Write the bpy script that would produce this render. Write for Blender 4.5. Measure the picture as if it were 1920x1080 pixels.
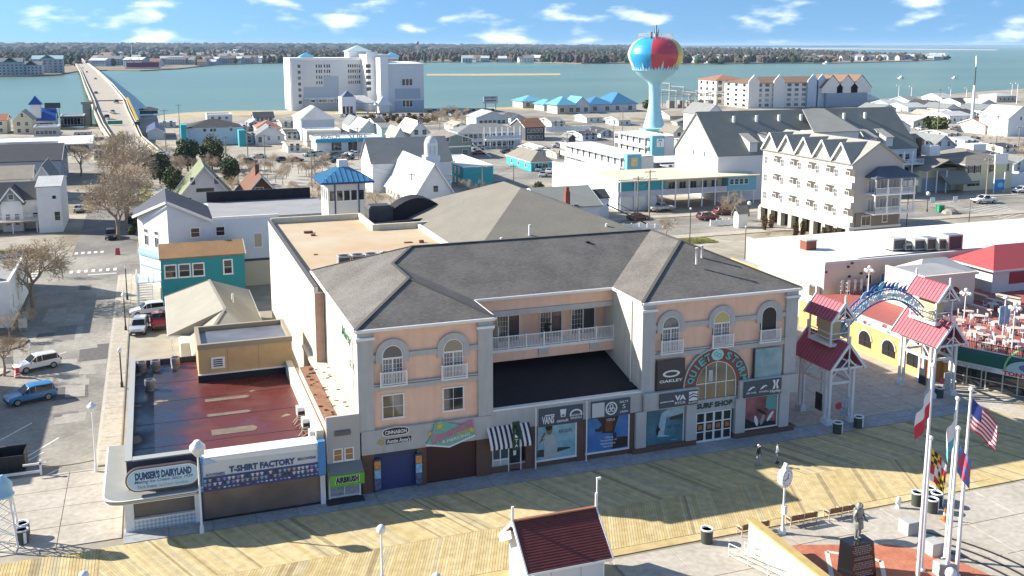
import bpy,math,random
from math import sin,cos,pi,radians,sqrt,atan2
from mathutils import Vector,Matrix
random.seed(7)
for _o in list(bpy.data.objects):bpy.data.objects.remove(_o)
SC=bpy.context.scene
COL=SC.collection
# ------------------------------------------------------------------ camera
# A drone looking over the boardwalk: X runs along the shop fronts, Y away from the sea.
FPX,CX,CY,HH=1870.0,960.0,400.0,34.0
_p=atan2(CY-84.0,FPX)
_fw,_rt,_up=Vector((0,cos(_p),-sin(_p))),Vector((1,0,0)),Vector((0,sin(_p),cos(_p)))
_d=_fw+_rt*((276.0-CX)/FPX)+_up*((CY-84.0)/FPX)
_R=Matrix.Rotation(atan2(_d.x,_d.y),3,'Z')
FW,RT,UP=_R@_fw,_R@_rt,_R@_up
CAMP=Vector((0,0,HH))
cd=bpy.data.cameras.new('camera')
cam=bpy.data.objects.new('camera',cd);COL.objects.link(cam)
cam.matrix_world=Matrix(((RT.x,UP.x,-FW.x,0),(RT.y,UP.y,-FW.y,0),(RT.z,UP.z,-FW.z,HH),(0,0,0,1)))
cd.sensor_width=36.0;cd.lens=36.0*FPX/1920.0;cd.shift_y=-(540.0-CY)/1920.0
cd.clip_start=1.0;cd.clip_end=60000.0
SC.camera=cam
# ------------------------------------------------------------------ sun and sky
SUNV=Vector((20.2,-12.1,-13.1)).normalized()
ELEV=math.asin(-SUNV.z);AZ=atan2(-SUNV.x,-SUNV.y)
sd=bpy.data.lights.new('sun','SUN');sd.energy=5.0;sd.angle=radians(0.53);sd.color=(1.0,0.93,0.82)
sun=bpy.data.objects.new('sun',sd);COL.objects.link(sun)
sun.rotation_euler=SUNV.to_track_quat('-Z','Y').to_euler();sun.location=(-40,60,80)
W=bpy.data.worlds.new('World');SC.world=W;W.use_nodes=True
def build_world():
 nt=W.node_tree;N=nt.nodes;L=nt.links;N.clear()
 out=N.new('ShaderNodeOutputWorld');bg=N.new('ShaderNodeBackground');bg.inputs[1].default_value=SKY_STRENGTH
 sky=N.new('ShaderNodeTexSky');sky.sky_type='NISHITA';sky.sun_disc=False
 sky.sun_elevation=ELEV;sky.sun_rotation=AZ;sky.altitude=30;sky.dust_density=0.4;sky.ozone_density=2.2
 tc=N.new('ShaderNodeTexCoord');sep=N.new('ShaderNodeSeparateXYZ');L.new(tc.outputs['Generated'],sep.inputs[0])
 # clear deep-blue sky down to the horizon: the air is looked up a little higher than the eye looks
 mp=N.new('ShaderNodeMath');mp.operation='MULTIPLY_ADD';mp.inputs[1].default_value=0.82;mp.inputs[2].default_value=0.18
 L.new(sep.outputs[2],mp.inputs[0])
 cb=N.new('ShaderNodeCombineXYZ');L.new(sep.outputs[0],cb.inputs[0]);L.new(sep.outputs[1],cb.inputs[1]);L.new(mp.outputs[0],cb.inputs[2])
 nm=N.new('ShaderNodeVectorMath');nm.operation='NORMALIZE';L.new(cb.outputs[0],nm.inputs[0]);L.new(nm.outputs[0],sky.inputs[0])
 # pale rim near the horizon
 rim=N.new('ShaderNodeMapRange');rim.inputs[1].default_value=0.0;rim.inputs[2].default_value=0.045;rim.inputs[3].default_value=0.0;rim.inputs[4].default_value=0.0
 L.new(sep.outputs[2],rim.inputs[0])
 mixr=N.new('ShaderNodeMix');mixr.data_type='RGBA';L.new(rim.outputs[0],mixr.inputs[0]);tint=N.new('ShaderNodeVectorMath');tint.operation='MULTIPLY';tint.inputs[1].default_value=(.57,.755,.87);L.new(sky.outputs[0],tint.inputs[0]);L.new(tint.outputs[0],mixr.inputs[6]);mixr.inputs[7].default_value=(2.8,4.3,5.4,1)
 # clouds: direction projected on a flat layer, stretched sideways
 az=N.new('ShaderNodeMath');az.operation='ARCTAN2';L.new(sep.outputs[0],az.inputs[0]);L.new(sep.outputs[1],az.inputs[1])
 cv=N.new('ShaderNodeCombineXYZ');L.new(az.outputs[0],cv.inputs[0]);
 zz=N.new('ShaderNodeMath');zz.operation='MULTIPLY';zz.inputs[1].default_value=2.9;L.new(sep.outputs[2],zz.inputs[0]);L.new(zz.outputs[0],cv.inputs[1])
 n1=N.new('ShaderNodeTexNoise');n1 .inputs['Scale'].default_value=15;n1 .inputs['Detail'].default_value=6;n1 .inputs['Roughness'].default_value=0.5;n1 .inputs['Distortion'].default_value=0.0
 mo=N.new('ShaderNodeVectorMath');mo.operation='ADD';mo.inputs[1].default_value=CLOUD_OFF;L.new(cv.outputs[0],mo.inputs[0]);L.new(mo.outputs[0],n1 .inputs['Vector'])
 cr=N.new('ShaderNodeMapRange');cr.interpolation_type='SMOOTHSTEP';cr.inputs[1].default_value=0.515;cr.inputs[2].default_value=0.76;cr.inputs[3].default_value=0;cr.inputs[4].default_value=0.85
 L.new(n1 .outputs[0],cr.inputs[0])
 n2=N.new('ShaderNodeTexNoise');n2 .inputs['Scale'].default_value=30;n2 .inputs['Detail'].default_value=4;L.new(mo.outputs[0],n2 .inputs['Vector'])
 cc=N.new('ShaderNodeMix');cc.data_type='RGBA';L.new(n2 .outputs[0],cc.inputs[0]);cc.inputs[6].default_value=(6.6,7.0,7.9,1);cc.inputs[7].default_value=(9.6,9.6,9.8,1)
 mix=N.new('ShaderNodeMix');mix.data_type='RGBA';L.new(cr.outputs[0],mix.inputs[0]);L.new(mixr.outputs[2],mix.inputs[6]);L.new(cc.outputs[2],mix.inputs[7])
 L.new(mix.outputs[2],bg.inputs[0]);L.new(bg.outputs[0],out.inputs[0])
SKY_STRENGTH=0.098;CLOUD_OFF=(3.1,1.7,0.4)
build_world()
SC.view_settings.view_transform='Standard';SC.view_settings.look='None'
SC.view_settings.gamma=1.0;SC.view_settings.use_curve_mapping=False
SC.view_settings.exposure=1.12
SC.cycles.max_bounces=6;SC.cycles.diffuse_bounces=3;SC.cycles.glossy_bounces=3;SC.cycles.transmission_bounces=4
SC.cycles.volume_bounces=0;SC.cycles.use_denoising=True
# ------------------------------------------------------------------ helpers: photo measurements to world places
def ray(px,py):return FW+RT*((px-CX)/FPX)+UP*((CY-py)/FPX)
def G(px,py,z=0.0):
 d=ray(px,py);t=(z-HH)/d.z;return CAMP+d*t
def X_at(px,Y,z=0.0):
 n=FPX*RT-(px-CX)*FW;return(-n.y*Y-n.z*(z-HH))/n.x
def Y_at(px,X,z=0.0):
 n=FPX*RT-(px-CX)*FW;return(-n.x*X-n.z*(z-HH))/n.y
def Z_at(py,X,Y):
 n=FPX*UP-(CY-py)*FW;return HH+(-n.x*X-n.y*Y)/n.z
def HT(px,py,top,z=0.0):
 g=G(px,py,z);return Z_at(top,g.x,g.y)
 # ------------------------------------------------------------------ materials
MATS={}
def mat(name,col,rough=0.75,metal=0.0,var=0.0,vs=1.0,bump=0.0,bs=20.0,spec=0.5,lines=None,coat=0.0,col2=None,streak=0.0,coord='pos'):
 """plain principled paint / stone; var mottles it with noise at vs (1/m), bump adds fine relief, lines=(axis,period,depth) ribs"""
 if name in MATS:return MATS[name]
 m=bpy.data.materials.new(name);m.use_nodes=True;nt=m.node_tree;N=nt.nodes;L=nt.links
 b=N['Principled BSDF'];b.inputs['Base Color'].default_value=(*col,1);b.inputs['Roughness'].default_value=rough
 b.inputs['Metallic'].default_value=metal;b.inputs['Specular IOR Level'].default_value=spec;b.inputs['Coat Weight'].default_value=coat
 vec=None
 if var or bump or lines:
  if coord=='pos':
   g=N.new('ShaderNodeNewGeometry');vec=g.outputs['Position']
  else:
   g=N.new('ShaderNodeTexCoord');vec=g.outputs['Object']
 if var:
  n=N.new('ShaderNodeTexNoise');n.inputs['Scale'].default_value=vs;n.inputs['Detail'].default_value=6;n.inputs['Roughness'].default_value=0.62
  L.new(vec,n.inputs['Vector'])
  mr=N.new('ShaderNodeMapRange');mr.inputs[1].default_value=0.28;mr.inputs[2].default_value=0.72
  L.new(n.outputs[0],mr.inputs[0])
  mx=N.new('ShaderNodeMix');mx.data_type='RGBA';L.new(mr.outputs[0],mx.inputs[0])
  c2=col2 if col2 else tuple(min(1,c*(1+var))for c in col)
  c1=col if col2 else tuple(c*(1-var)for c in col)
  mx.inputs[6].default_value=(*c1,1);mx.inputs[7].default_value=(*c2,1)
  L.new(mx.outputs[2],b.inputs['Base Color'])
 if streak:
  mp=N.new('ShaderNodeMapping');mp.inputs['Scale'].default_value=(2.2,2.2,.22);L.new(vec,mp.inputs[0]);n=N.new('ShaderNodeTexNoise');n.inputs['Scale'].default_value=1.0;n.inputs['Detail'].default_value=6;n.inputs['Roughness'].default_value=.6;L.new(mp.outputs[0],n.inputs['Vector'])
  mr=N.new('ShaderNodeMapRange');mr.inputs[1].default_value=.3;mr.inputs[2].default_value=.62;mr.inputs[3].default_value=1-streak;mr.inputs[4].default_value=1.03;L.new(n.outputs[0],mr.inputs[0])
  vm=N.new('ShaderNodeVectorMath');vm.operation='SCALE';L.new(mx.outputs[2],vm.inputs[0]);L.new(mr.outputs[0],vm.inputs['Scale']);L.new(vm.outputs[0],b.inputs['Base Color'])
 hgt=None
 if lines:
  ax,per,dep=lines
  sp=N.new('ShaderNodeSeparateXYZ');L.new(vec,sp.inputs[0])
  dv=N.new('ShaderNodeMath');dv.operation='DIVIDE';dv.inputs[1].default_value=per;L.new(sp.outputs[ax],dv.inputs[0])
  fr=N.new('ShaderNodeMath');fr.operation='FRACT';L.new(dv.outputs[0],fr.inputs[0])
  pw=N.new('ShaderNodeMath');pw.operation='POWER';pw.inputs[1].default_value=0.5;L.new(fr.outputs[0],pw.inputs[0])
  bp=N.new('ShaderNodeBump');bp.inputs['Strength'].default_value=min(1,dep*20);bp.inputs['Distance'].default_value=dep
  L.new(pw.outputs[0],bp.inputs['Height']);hgt=bp
  L.new(bp.outputs[0],b.inputs['Normal'])
 if bump:
  n=N.new('ShaderNodeTexNoise');n.inputs['Scale'].default_value=bs;n.inputs['Detail'].default_value=3
  L.new(vec,n.inputs['Vector'])
  bp=N.new('ShaderNodeBump');bp.inputs['Strength'].default_value=0.6;bp.inputs['Distance'].default_value=bump
  L.new(n.outputs[0],bp.inputs['Height'])
  if hgt:L.new(hgt.outputs[0],bp.inputs['Normal'])
  L.new(bp.outputs[0],b.inputs['Normal'])
 MATS[name]=m
 return m
def shingles(name,col,amt=0.3):
 """asphalt shingles: mottled tabs in courses (flat print and fine relief only)"""
 if name in MATS:return MATS[name]
 m=bpy.data.materials.new(name);m.use_nodes=True;nt=m.node_tree;N=nt.nodes;L=nt.links
 b=N['Principled BSDF'];b.inputs['Roughness'].default_value=0.9;b.inputs['Specular IOR Level'].default_value=0.25
 g=N.new('ShaderNodeNewGeometry')
 mp=N.new('ShaderNodeMapping');mp.inputs['Scale'].default_value=(1.6,1.6,14.0);L.new(g.outputs['Position'],mp.inputs[0])
 n1=N.new('ShaderNodeTexNoise');n1 .inputs['Scale'].default_value=1.6;n1 .inputs['Detail'].default_value=5;n1 .inputs['Roughness'].default_value=0.75;L.new(mp.outputs[0],n1 .inputs['Vector'])
 n2=N.new('ShaderNodeTexNoise');n2 .inputs['Scale'].default_value=0.4;n2 .inputs['Detail'].default_value=4;L.new(g.outputs['Position'],n2 .inputs['Vector'])
 ad=N.new('ShaderNodeMath');ad.operation='MULTIPLY_ADD';ad.inputs[1].default_value=0.5;L.new(n2 .outputs[0],ad.inputs[0]);L.new(n1 .outputs[0],ad.inputs[2])
 mr=N.new('ShaderNodeMapRange');mr.inputs[1].default_value=0.5;mr.inputs[2].default_value=1.0;mr.inputs[3].default_value=1-amt*1.5;mr.inputs[4].default_value=1+amt*1.5;L.new(ad.outputs[0],mr.inputs[0])
 vm=N.new('ShaderNodeVectorMath');vm.operation='SCALE';vm.inputs[0].default_value=col;L.new(mr.outputs[0],vm.inputs['Scale'])
 L.new(vm.outputs[0],b.inputs['Base Color'])
 sp=N.new('ShaderNodeSeparateXYZ');L.new(g.outputs['Position'],sp.inputs[0])
 dv=N.new('ShaderNodeMath');dv.operation='DIVIDE';dv.inputs[1].default_value=0.055;L.new(sp.outputs[2],dv.inputs[0])
 fr=N.new('ShaderNodeMath');fr.operation='FRACT';L.new(dv.outputs[0],fr.inputs[0])
 bp=N.new('ShaderNodeBump');bp.inputs['Strength'].default_value=0.35;bp.inputs['Distance'].default_value=0.01;L.new(fr.outputs[0],bp.inputs['Height']);L.new(bp.outputs[0],b.inputs['Normal'])
 MATS[name]=m;return m
def glass(name='window_glass',col=(0.02,0.025,0.03),rough=0.06):
 return mat(name,col,rough,0,spec=0.9)
 # ------------------------------------------------------------------ mesh builder
class MB:
 def __init__(s):s.v=[];s.f=[];s.m=[];s.s=[]
 def add(s,vs,fs,m=0,smooth=False):
  o=len(s.v);s.v+=[tuple(v)for v in vs]
  for f in fs:s.f.append(tuple(i+o for i in f));s.m.append(m);s.s.append(smooth)
  return s
 def poly(s,pts,m=0):return s.add(pts,[tuple(range(len(pts)))],m)
 def box(s,x0,x1,y0,y1,z0,z1,m=0):
  v=[(x0,y0,z0),(x1,y0,z0),(x1,y1,z0),(x0,y1,z0),(x0,y0,z1),(x1,y0,z1),(x1,y1,z1),(x0,y1,z1)]
  return s.add(v,[(0,3,2,1),(4,5,6,7),(0,1,5,4),(1,2,6,5),(2,3,7,6),(3,0,4,7)],m)
 def bbox(s,x0,x1,y0,y1,z0,z1,b,m=0):
  """box with a bevelled top edge"""
  v=[(x0,y0,z0),(x1,y0,z0),(x1,y1,z0),(x0,y1,z0),(x0,y0,z1-b),(x1,y0,z1-b),(x1,y1,z1-b),(x0,y1,z1-b),(x0+b,y0+b,z1),(x1-b,y0+b,z1),(x1-b,y1-b,z1),(x0+b,y1-b,z1)]
  return s.add(v,[(0,3,2,1),(0,1,5,4),(1,2,6,5),(2,3,7,6),(3,0,4,7),(4,5,9,8),(5,6,10,9),(6,7,11,10),(7,4,8,11),(8,9,10,11)],m)
 def prism(s,pts,z0,z1,m=0,cap=True,mt=None):
  """vertical prism over a ccw outline (x,y)"""
  n=len(pts);v=[(x,y,z0)for x,y in pts]+[(x,y,z1)for x,y in pts]
  s.add(v,[(i,(i+1)%n,n+(i+1)%n,n+i)for i in range(n)],m)
  if cap:s.add(v,[tuple(range(n,2*n)),tuple(range(n-1,-1,-1))],m if mt is None else mt)
  return s
 def prismy(s,pts,y0,y1,m=0):
  """outline in (x,z) pushed from y0 to y1 (ccw seen from -Y)"""
  n=len(pts);v=[(x,y0,z)for x,z in pts]+[(x,y1,z)for x,z in pts]
  return s.add(v,[tuple(range(n)),tuple(range(2*n-1,n-1,-1))]+[((i+1)%n,i,n+i,n+(i+1)%n)for i in range(n)],m)
 def prismx(s,pts,x0,x1,m=0):
  """outline in (y,z) pushed from x0 to x1"""
  n=len(pts);v=[(x0,y,z)for y,z in pts]+[(x1,y,z)for y,z in pts]
  return s.add(v,[tuple(range(n-1,-1,-1)),tuple(range(n,2*n))]+[(i,(i+1)%n,n+(i+1)%n,n+i)for i in range(n)],m)
 def slab(s,pts,t,m=0):
  """any flat polygon given thickness t along its normal (downwards side)"""
  P=[Vector(p)for p in pts];nn=Vector((0,0,0))
  for i in range(len(P)):nn+=P[i].cross(P[(i+1)%len(P)])
  nn.normalize();n=len(P)
  v=[p for p in P]+[p-nn*t for p in P]
  return s.add(v,[tuple(range(n)),tuple(range(2*n-1,n-1,-1))]+[((i+1)%n,i,n+i,n+(i+1)%n)for i in range(n)],m)
 def tube(s,a,b,r,n=8,m=0,r2=None,cap=True):
  a,b=Vector(a),Vector(b);d=(b-a)
  if d.length<1e-6:return s
  d.normalize();u=d.orthogonal().normalized();w=d.cross(u);r2=r if r2 is None else r2
  v=[a+(u*cos(2*pi*i/n)+w*sin(2*pi*i/n))*r for i in range(n)]+[b+(u*cos(2*pi*i/n)+w*sin(2*pi*i/n))*r2 for i in range(n)]
  s.add(v,[(i,(i+1)%n,n+(i+1)%n,n+i)for i in range(n)],m,n>5)
  if cap:s.add(v,[tuple(range(n,2*n)),tuple(range(n-1,-1,-1))],m)
  return s
 def path(s,pts,r,n=6,m=0):
  for i in range(len(pts)-1):s.tube(pts[i],pts[i+1],r,n,m)
  return s
 def bar(s,a,b,w,h,m=0):
  """rectangular bar between two points, w across, h up"""
  a,b=Vector(a),Vector(b);d=(b-a).normalized()
  up=Vector((0,0,1))if abs(d.z)<0.95 else Vector((0,1,0))
  u=d.cross(up).normalized()*w/2;q=u.cross(d).normalized()*h/2
  v=[a-u-q,a+u-q,a+u+q,a-u+q,b-u-q,b+u-q,b+u+q,b-u+q]
  return s.add(v,[(0,3,2,1),(4,5,6,7),(0,1,5,4),(1,2,6,5),(2,3,7,6),(3,0,4,7)][::1],m)
 def lathe(s,prof,n=16,m=0,c=(0,0),smooth=True):
  """profile [(r,z)] turned round a vertical axis"""
  v=[]
  for r,z in prof:
   for i in range(n):v.append((c[0]+r*cos(2*pi*i/n),c[1]+r*sin(2*pi*i/n),z))
  fs=[]
  for k in range(len(prof)-1):
   for i in range(n):fs.append((k*n+i,k*n+(i+1)%n,(k+1)*n+(i+1)%n,(k+1)*n+i))
  s.add(v,fs,m,smooth)
  s.add(v,[tuple(range(n-1,-1,-1)),tuple(range((len(prof)-1)*n,len(prof)*n))],m)
  return s
 def ball(s,c,r,n=12,m=0,sz=1.0):
  k=max(4,n//2);pr=[(max(1e-4,r*sin(pi*i/k)),c[2]-r*sz*cos(pi*i/k))for i in range(k+1)]
  return s.lathe(pr,n,m,(c[0],c[1]))
 def arch(s,x0,x1,z0,zs,y0,y1,t,m=0,n=14):
  """flat arch band of width t round an opening x0..x1, springing at zs, legs down to z0"""
  c=(x0+x1)/2;r=(x1-x0)/2
  inn=[(x0,z0)]+[(c-r*cos(pi*i/n),zs+r*sin(pi*i/n))for i in range(n+1)]+[(x1,z0)]
  R=r+t
  ou=[(x0-t,z0)]+[(c-R*cos(pi*i/n),zs+R*sin(pi*i/n))for i in range(n+1)]+[(x1+t,z0)]
  for i in range(len(inn)-1):
   s.prismy([inn[i],inn[i+1],ou[i+1],ou[i]][::-1],y0,y1,m)
  return s
 def mesh(s,name,mats):
  me=bpy.data.meshes.new(name);me.from_pydata(s.v,[],s.f)
  if not isinstance(mats,(list,tuple)):mats=[mats]
  for q in mats:me.materials.append(q)
  me.polygons.foreach_set('material_index',s.m);me.polygons.foreach_set('use_smooth',s.s)
  me.update();return me
def link(name,data,parent=None):
 o=bpy.data.objects.new(name,data);COL.objects.link(o)
 if parent is not None:o.parent=parent
 return o
def props(o,label=None,cat=None,group=None,kind=None):
 if label:o['label']=label
 if cat:o['category']=cat
 if group:o['group']=group
 if kind:o['kind']=kind
 return o
def thing(name,label,cat,loc=(0,0,0),rot=0.0,group=None):
 o=bpy.data.objects.new(name,None);COL.objects.link(o);o.location=loc;o.rotation_euler=(0,0,rot);o.empty_display_size=0.3
 return props(o,label,cat,group)
def root_loc(p):
 while p.parent is not None:p=p.parent
 return p.location
SPLIT=set('column brick_pier band pilaster capital bracket post porch_post gallery_post leg legs shutter column_base car_port_pier crossarm insulators downpipe roof_curb handrail stringer porte_cochere_post side_wall bargeboard fascia wall_joint gutter balcony_slab porch_floor corner_column parapet coping panel_joint yard_gate step rail base_course gable_wall front_wall wall_lamp corner_board cupola_post roof_strip inlay overflow antenna steel_frame shopfront_frame ramp_side roof_railing lid stand pier ears sign_band'.split())
def islands(mb):
 p=list(range(len(mb.v)))
 def find(a):
  while p[a]!=a:p[a]=p[p[a]];a=p[a]
  return a
 for f in mb.f:
  for i in f[1:]:p[find(i)]=find(f[0])
 g={}
 for k,f in enumerate(mb.f):g.setdefault(find(f[0]),[]).append(k)
 out=[]
 for ks in g.values():
  m=MB();ix={}
  for k in ks:
   t=[]
   for i in mb.f[k]:
    if i not in ix:ix[i]=len(m.v);m.v.append(mb.v[i])
    t.append(ix[i])
   m.f.append(tuple(t));m.m.append(mb.m[k]);m.s.append(mb.s[k])
  out.append(m)
 return out
def part(name,mb,mats,parent,world=True,label=None,kind=None):
 if name in SPLIT and kind is None:
  q=islands(mb)
  if 1<len(q)<60:
   for m in q:o=part1(name,m,mats,parent,world,label)
   return o
 return part1(name,mb,mats,parent,world,label,kind)
def part1(name,mb,mats,parent,world=True,label=None,kind=None):
 """a mesh part; world=True: the builder's coordinates are world ones (unrotated thing)"""
 if world:
  l=root_loc(parent);mb.v=[(x-l.x,y-l.y,z-l.z)for x,y,z in mb.v]
 return props(link(name,mb.mesh(name,mats),parent),label,None,None,kind)
def solo(name,mb,mats,label=None,cat=None,loc=None,group=None,kind=None):
 """a thing (or piece of the setting) that is one mesh; vertices in world coordinates, origin moved to loc"""
 if loc is not None:
  mb.v=[(x-loc[0],y-loc[1],z-loc[2])for x,y,z in mb.v]
 o=link(name,mb.mesh(name,mats))
 if loc is not None:o.location=loc
 return props(o,label,cat,group,kind)
def inst(name,me,parent=None,loc=(0,0,0),rot=0.0,scale=None,mats=None):
 o=link(name,me,parent);o.location=loc
 o.rotation_euler=rot if isinstance(rot,tuple)else(0,0,rot)
 if scale:o.scale=scale if isinstance(scale,tuple)else(scale,)*3
 return o
def copy_tree(src,loc=None,rot=None,label=None,group=None,parent=None,scale=None):
 c=src.copy();COL.objects.link(c)
 if parent is not None:c.parent=parent
 if loc is not None:c.location=loc
 if rot is not None:c.rotation_euler=(0,0,rot)
 if scale is not None:c.scale=(scale,)*3
 if label:c['label']=label
 if group:c['group']=group
 for ch in list(src.children):copy_tree(ch,parent=c)
 return c
def text_mesh(txt,size=1.0,ext=0.02,bold=0.0,shear=0.0,align='CENTER',space=1.0):
 cu=bpy.data.curves.new('lettering','FONT');cu.body=txt;cu.size=size;cu.extrude=ext;cu.offset=bold;cu.shear=shear
 cu.align_x=align;cu.align_y='CENTER';cu.space_character=space;cu.resolution_u=2
 o=bpy.data.objects.new('lettering',cu);COL.objects.link(o)
 dg=bpy.context.evaluated_depsgraph_get();me=bpy.data.meshes.new_from_object(o.evaluated_get(dg))
 bpy.data.objects.remove(o);bpy.data.curves.remove(cu);me.name='lettering'
 return me
def text(txt,parent,loc,width,height,m,ext=0.02,bold=0.0,shear=0.0,rot=(pi/2,0,0),name='lettering',world=True):
 """lettering fitted to width x height (m), facing -Y by default"""
 me=text_mesh(txt,1.0,0.0,bold,shear)
 xs=[v.co.x for v in me.vertices];ys=[v.co.y for v in me.vertices]
 cx,cy=(min(xs)+max(xs))/2,(min(ys)+max(ys))/2;sx,sy=width/(max(xs)-min(xs)),height/(max(ys)-min(ys))
 for v in me.vertices:v.co=((v.co.x-cx)*sx,(v.co.y-cy)*sy,0)
 bmv=[v.co.copy()for v in me.vertices]
 me.materials.clear();me.materials.append(m)
 o=link(name,me,parent);l=root_loc(parent)if world else Vector((0,0,0))
 o.location=Vector(loc)-l;o.rotation_euler=rot
 return o
 # ================================================================== SETTING
M_water=None
def make_water():
 m=bpy.data.materials.new('bay_water');m.use_nodes=True;nt=m.node_tree;N=nt.nodes;L=nt.links
 b=N['Principled BSDF'];b.inputs['Roughness'].default_value=0.3;b.inputs['Specular IOR Level'].default_value=0.22
 g=N.new('ShaderNodeNewGeometry')
 n0=N.new('ShaderNodeTexNoise');n0 .inputs['Scale'].default_value=0.0022;n0 .inputs['Detail'].default_value=6
 mp=N.new('ShaderNodeMapping');mp.inputs['Scale'].default_value=(0.6,2.2,1);mp.inputs['Rotation'].default_value=(0,0,0.3);L.new(g.outputs['Position'],mp.inputs[0]);L.new(mp.outputs[0],n0 .inputs['Vector'])
 mx=N.new('ShaderNodeMix');mx.data_type='RGBA';mr=N.new('ShaderNodeMapRange');mr.inputs[1].default_value=.35;mr.inputs[2].default_value=.65;L.new(n0 .outputs[0],mr.inputs[0]);L.new(mr.outputs[0],mx.inputs[0])
 mx.inputs[6].default_value=(0.105,0.19,0.145,1);mx.inputs[7].default_value=(0.145,0.23,0.17,1);L.new(mx.outputs[2],b.inputs['Base Color'])
 n=N.new('ShaderNodeTexNoise');n.inputs['Scale'].default_value=0.35;n.inputs['Detail'].default_value=8;n.inputs['Roughness'].default_value=0.7;L.new(g.outputs['Position'],n.inputs['Vector'])
 bp=N.new('ShaderNodeBump');bp.inputs['Strength'].default_value=0.5;bp.inputs['Distance'].default_value=0.5;L.new(n.outputs[0],bp.inputs['Height']);L.new(bp.outputs[0],b.inputs['Normal'])
 return m
M_water=make_water()
def ground_mat(name,cols,scale,rough=0.9,bump=0.01,sc2=None):
 """three-tone mottled ground"""
 m=bpy.data.materials.new(name);m.use_nodes=True;nt=m.node_tree;N=nt.nodes;L=nt.links
 b=N['Principled BSDF'];b.inputs['Roughness'].default_value=rough;b.inputs['Specular IOR Level'].default_value=0.3
 g=N.new('ShaderNodeNewGeometry')
 n=N.new('ShaderNodeTexNoise');n.inputs['Scale'].default_value=scale;n.inputs['Detail'].default_value=9;n.inputs['Roughness'].default_value=0.65;L.new(g.outputs['Position'],n.inputs['Vector'])
 cr=N.new('ShaderNodeValToRGB');e=cr.color_ramp.elements;e[0].position=0.36;e[0].color=(*cols[0],1);e[1].position=0.64;e[1].color=(*cols[-1],1)
 for i,c in enumerate(cols[1:-1]):
  q=e.new(0.36+0.28*(i+1)/(len(cols)-1));q.color=(*c,1)
 L.new(n.outputs[0],cr.inputs[0])
 n2=N.new('ShaderNodeTexNoise');n2 .inputs['Scale'].default_value=sc2 or scale*22;n2 .inputs['Detail'].default_value=5;L.new(g.outputs['Position'],n2 .inputs['Vector'])
 mr=N.new('ShaderNodeMapRange');mr.inputs[1].default_value=.3;mr.inputs[2].default_value=.7;mr.inputs[3].default_value=.84;mr.inputs[4].default_value=1.13;L.new(n2 .outputs[0],mr.inputs[0])
 vm=N.new('ShaderNodeVectorMath');vm.operation='SCALE';L.new(cr.outputs[0],vm.inputs[0]);L.new(mr.outputs[0],vm.inputs['Scale']);L.new(vm.outputs[0],b.inputs['Base Color'])
 bp=N.new('ShaderNodeBump');bp.inputs['Distance'].default_value=bump;bp.inputs['Strength'].default_value=0.5;L.new(n2 .outputs[0],bp.inputs['Height']);L.new(bp.outputs[0],b.inputs['Normal'])
 MATS[name]=m;return m
M_town=ground_mat('town_ground',[(0.20,0.165,0.12),(0.30,0.265,0.21),(0.38,0.345,0.28),(0.20,0.17,0.10)],0.03,sc2=0.5)
M_asph=ground_mat('street_asphalt',[(0.15,0.14,0.13),(0.19,0.18,0.165),(0.24,0.225,0.20)],0.13,sc2=2.5)
M_asph2=ground_mat('old_asphalt',[(0.18,0.17,0.15),(0.25,0.235,0.205),(0.33,0.305,0.265)],0.11,sc2=2.0)
M_lot=ground_mat('parking_lot_concrete',[(0.33,0.305,0.255),(0.39,0.36,0.305),(0.43,0.40,0.345)],0.07,sc2=1.5)
M_conc=ground_mat('plaza_concrete',[(0.38,0.34,0.285),(0.425,0.385,0.325),(0.46,0.42,0.36)],0.25,sc2=2.2)
M_walk=ground_mat('sidewalk_concrete',[(0.37,0.325,0.26),(0.41,0.365,0.295),(0.45,0.405,0.335)],0.4,sc2=3)
M_apron=ground_mat('shop_apron_concrete',[(0.27,0.285,0.295),(0.32,0.335,0.345),(0.36,0.375,0.38)],0.35,sc2=2.5)
M_grass=ground_mat('dry_grass',[(0.13,0.13,0.03),(0.20,0.19,0.05),(0.30,0.26,0.10)],0.5,sc2=4,bump=0.05)
M_marsh=ground_mat('far_marsh',[(0.20,0.15,0.10),(0.26,0.21,0.15),(0.17,0.15,0.09)],0.01,sc2=0.2)
M_paint=mat('road_paint',(0.72,0.71,0.66),0.7,var=0.18,vs=4)
M_yel=mat('road_paint_yellow',(0.55,0.40,0.10),0.7,var=0.2,vs=4)
M_sand=ground_mat('shore_sand',[(0.38,0.30,0.18),(0.46,0.38,0.25),(0.34,0.28,0.13)],0.05,sc2=0.6)
def sheet(name,pts,z,m,kind='structure',parent=None,skirt=0.0):
 mb=MB();P=[(p[0],p[1],z)for p in pts]
 a=sum(P[i][0]*P[(i+1)%len(P)][1]-P[(i+1)%len(P)][0]*P[i][1]for i in range(len(P)))
 if a<0:P=P[::-1]
 mb.poly(P)
 if skirt:
  n=len(P);Q=[(x,y,z-skirt)for x,y,_ in P];mb.add(P+Q,[(i,n+i,n+(i+1)%n,(i+1)%n)for i in range(n)])
 return solo(name,mb,m,kind=kind)
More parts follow.
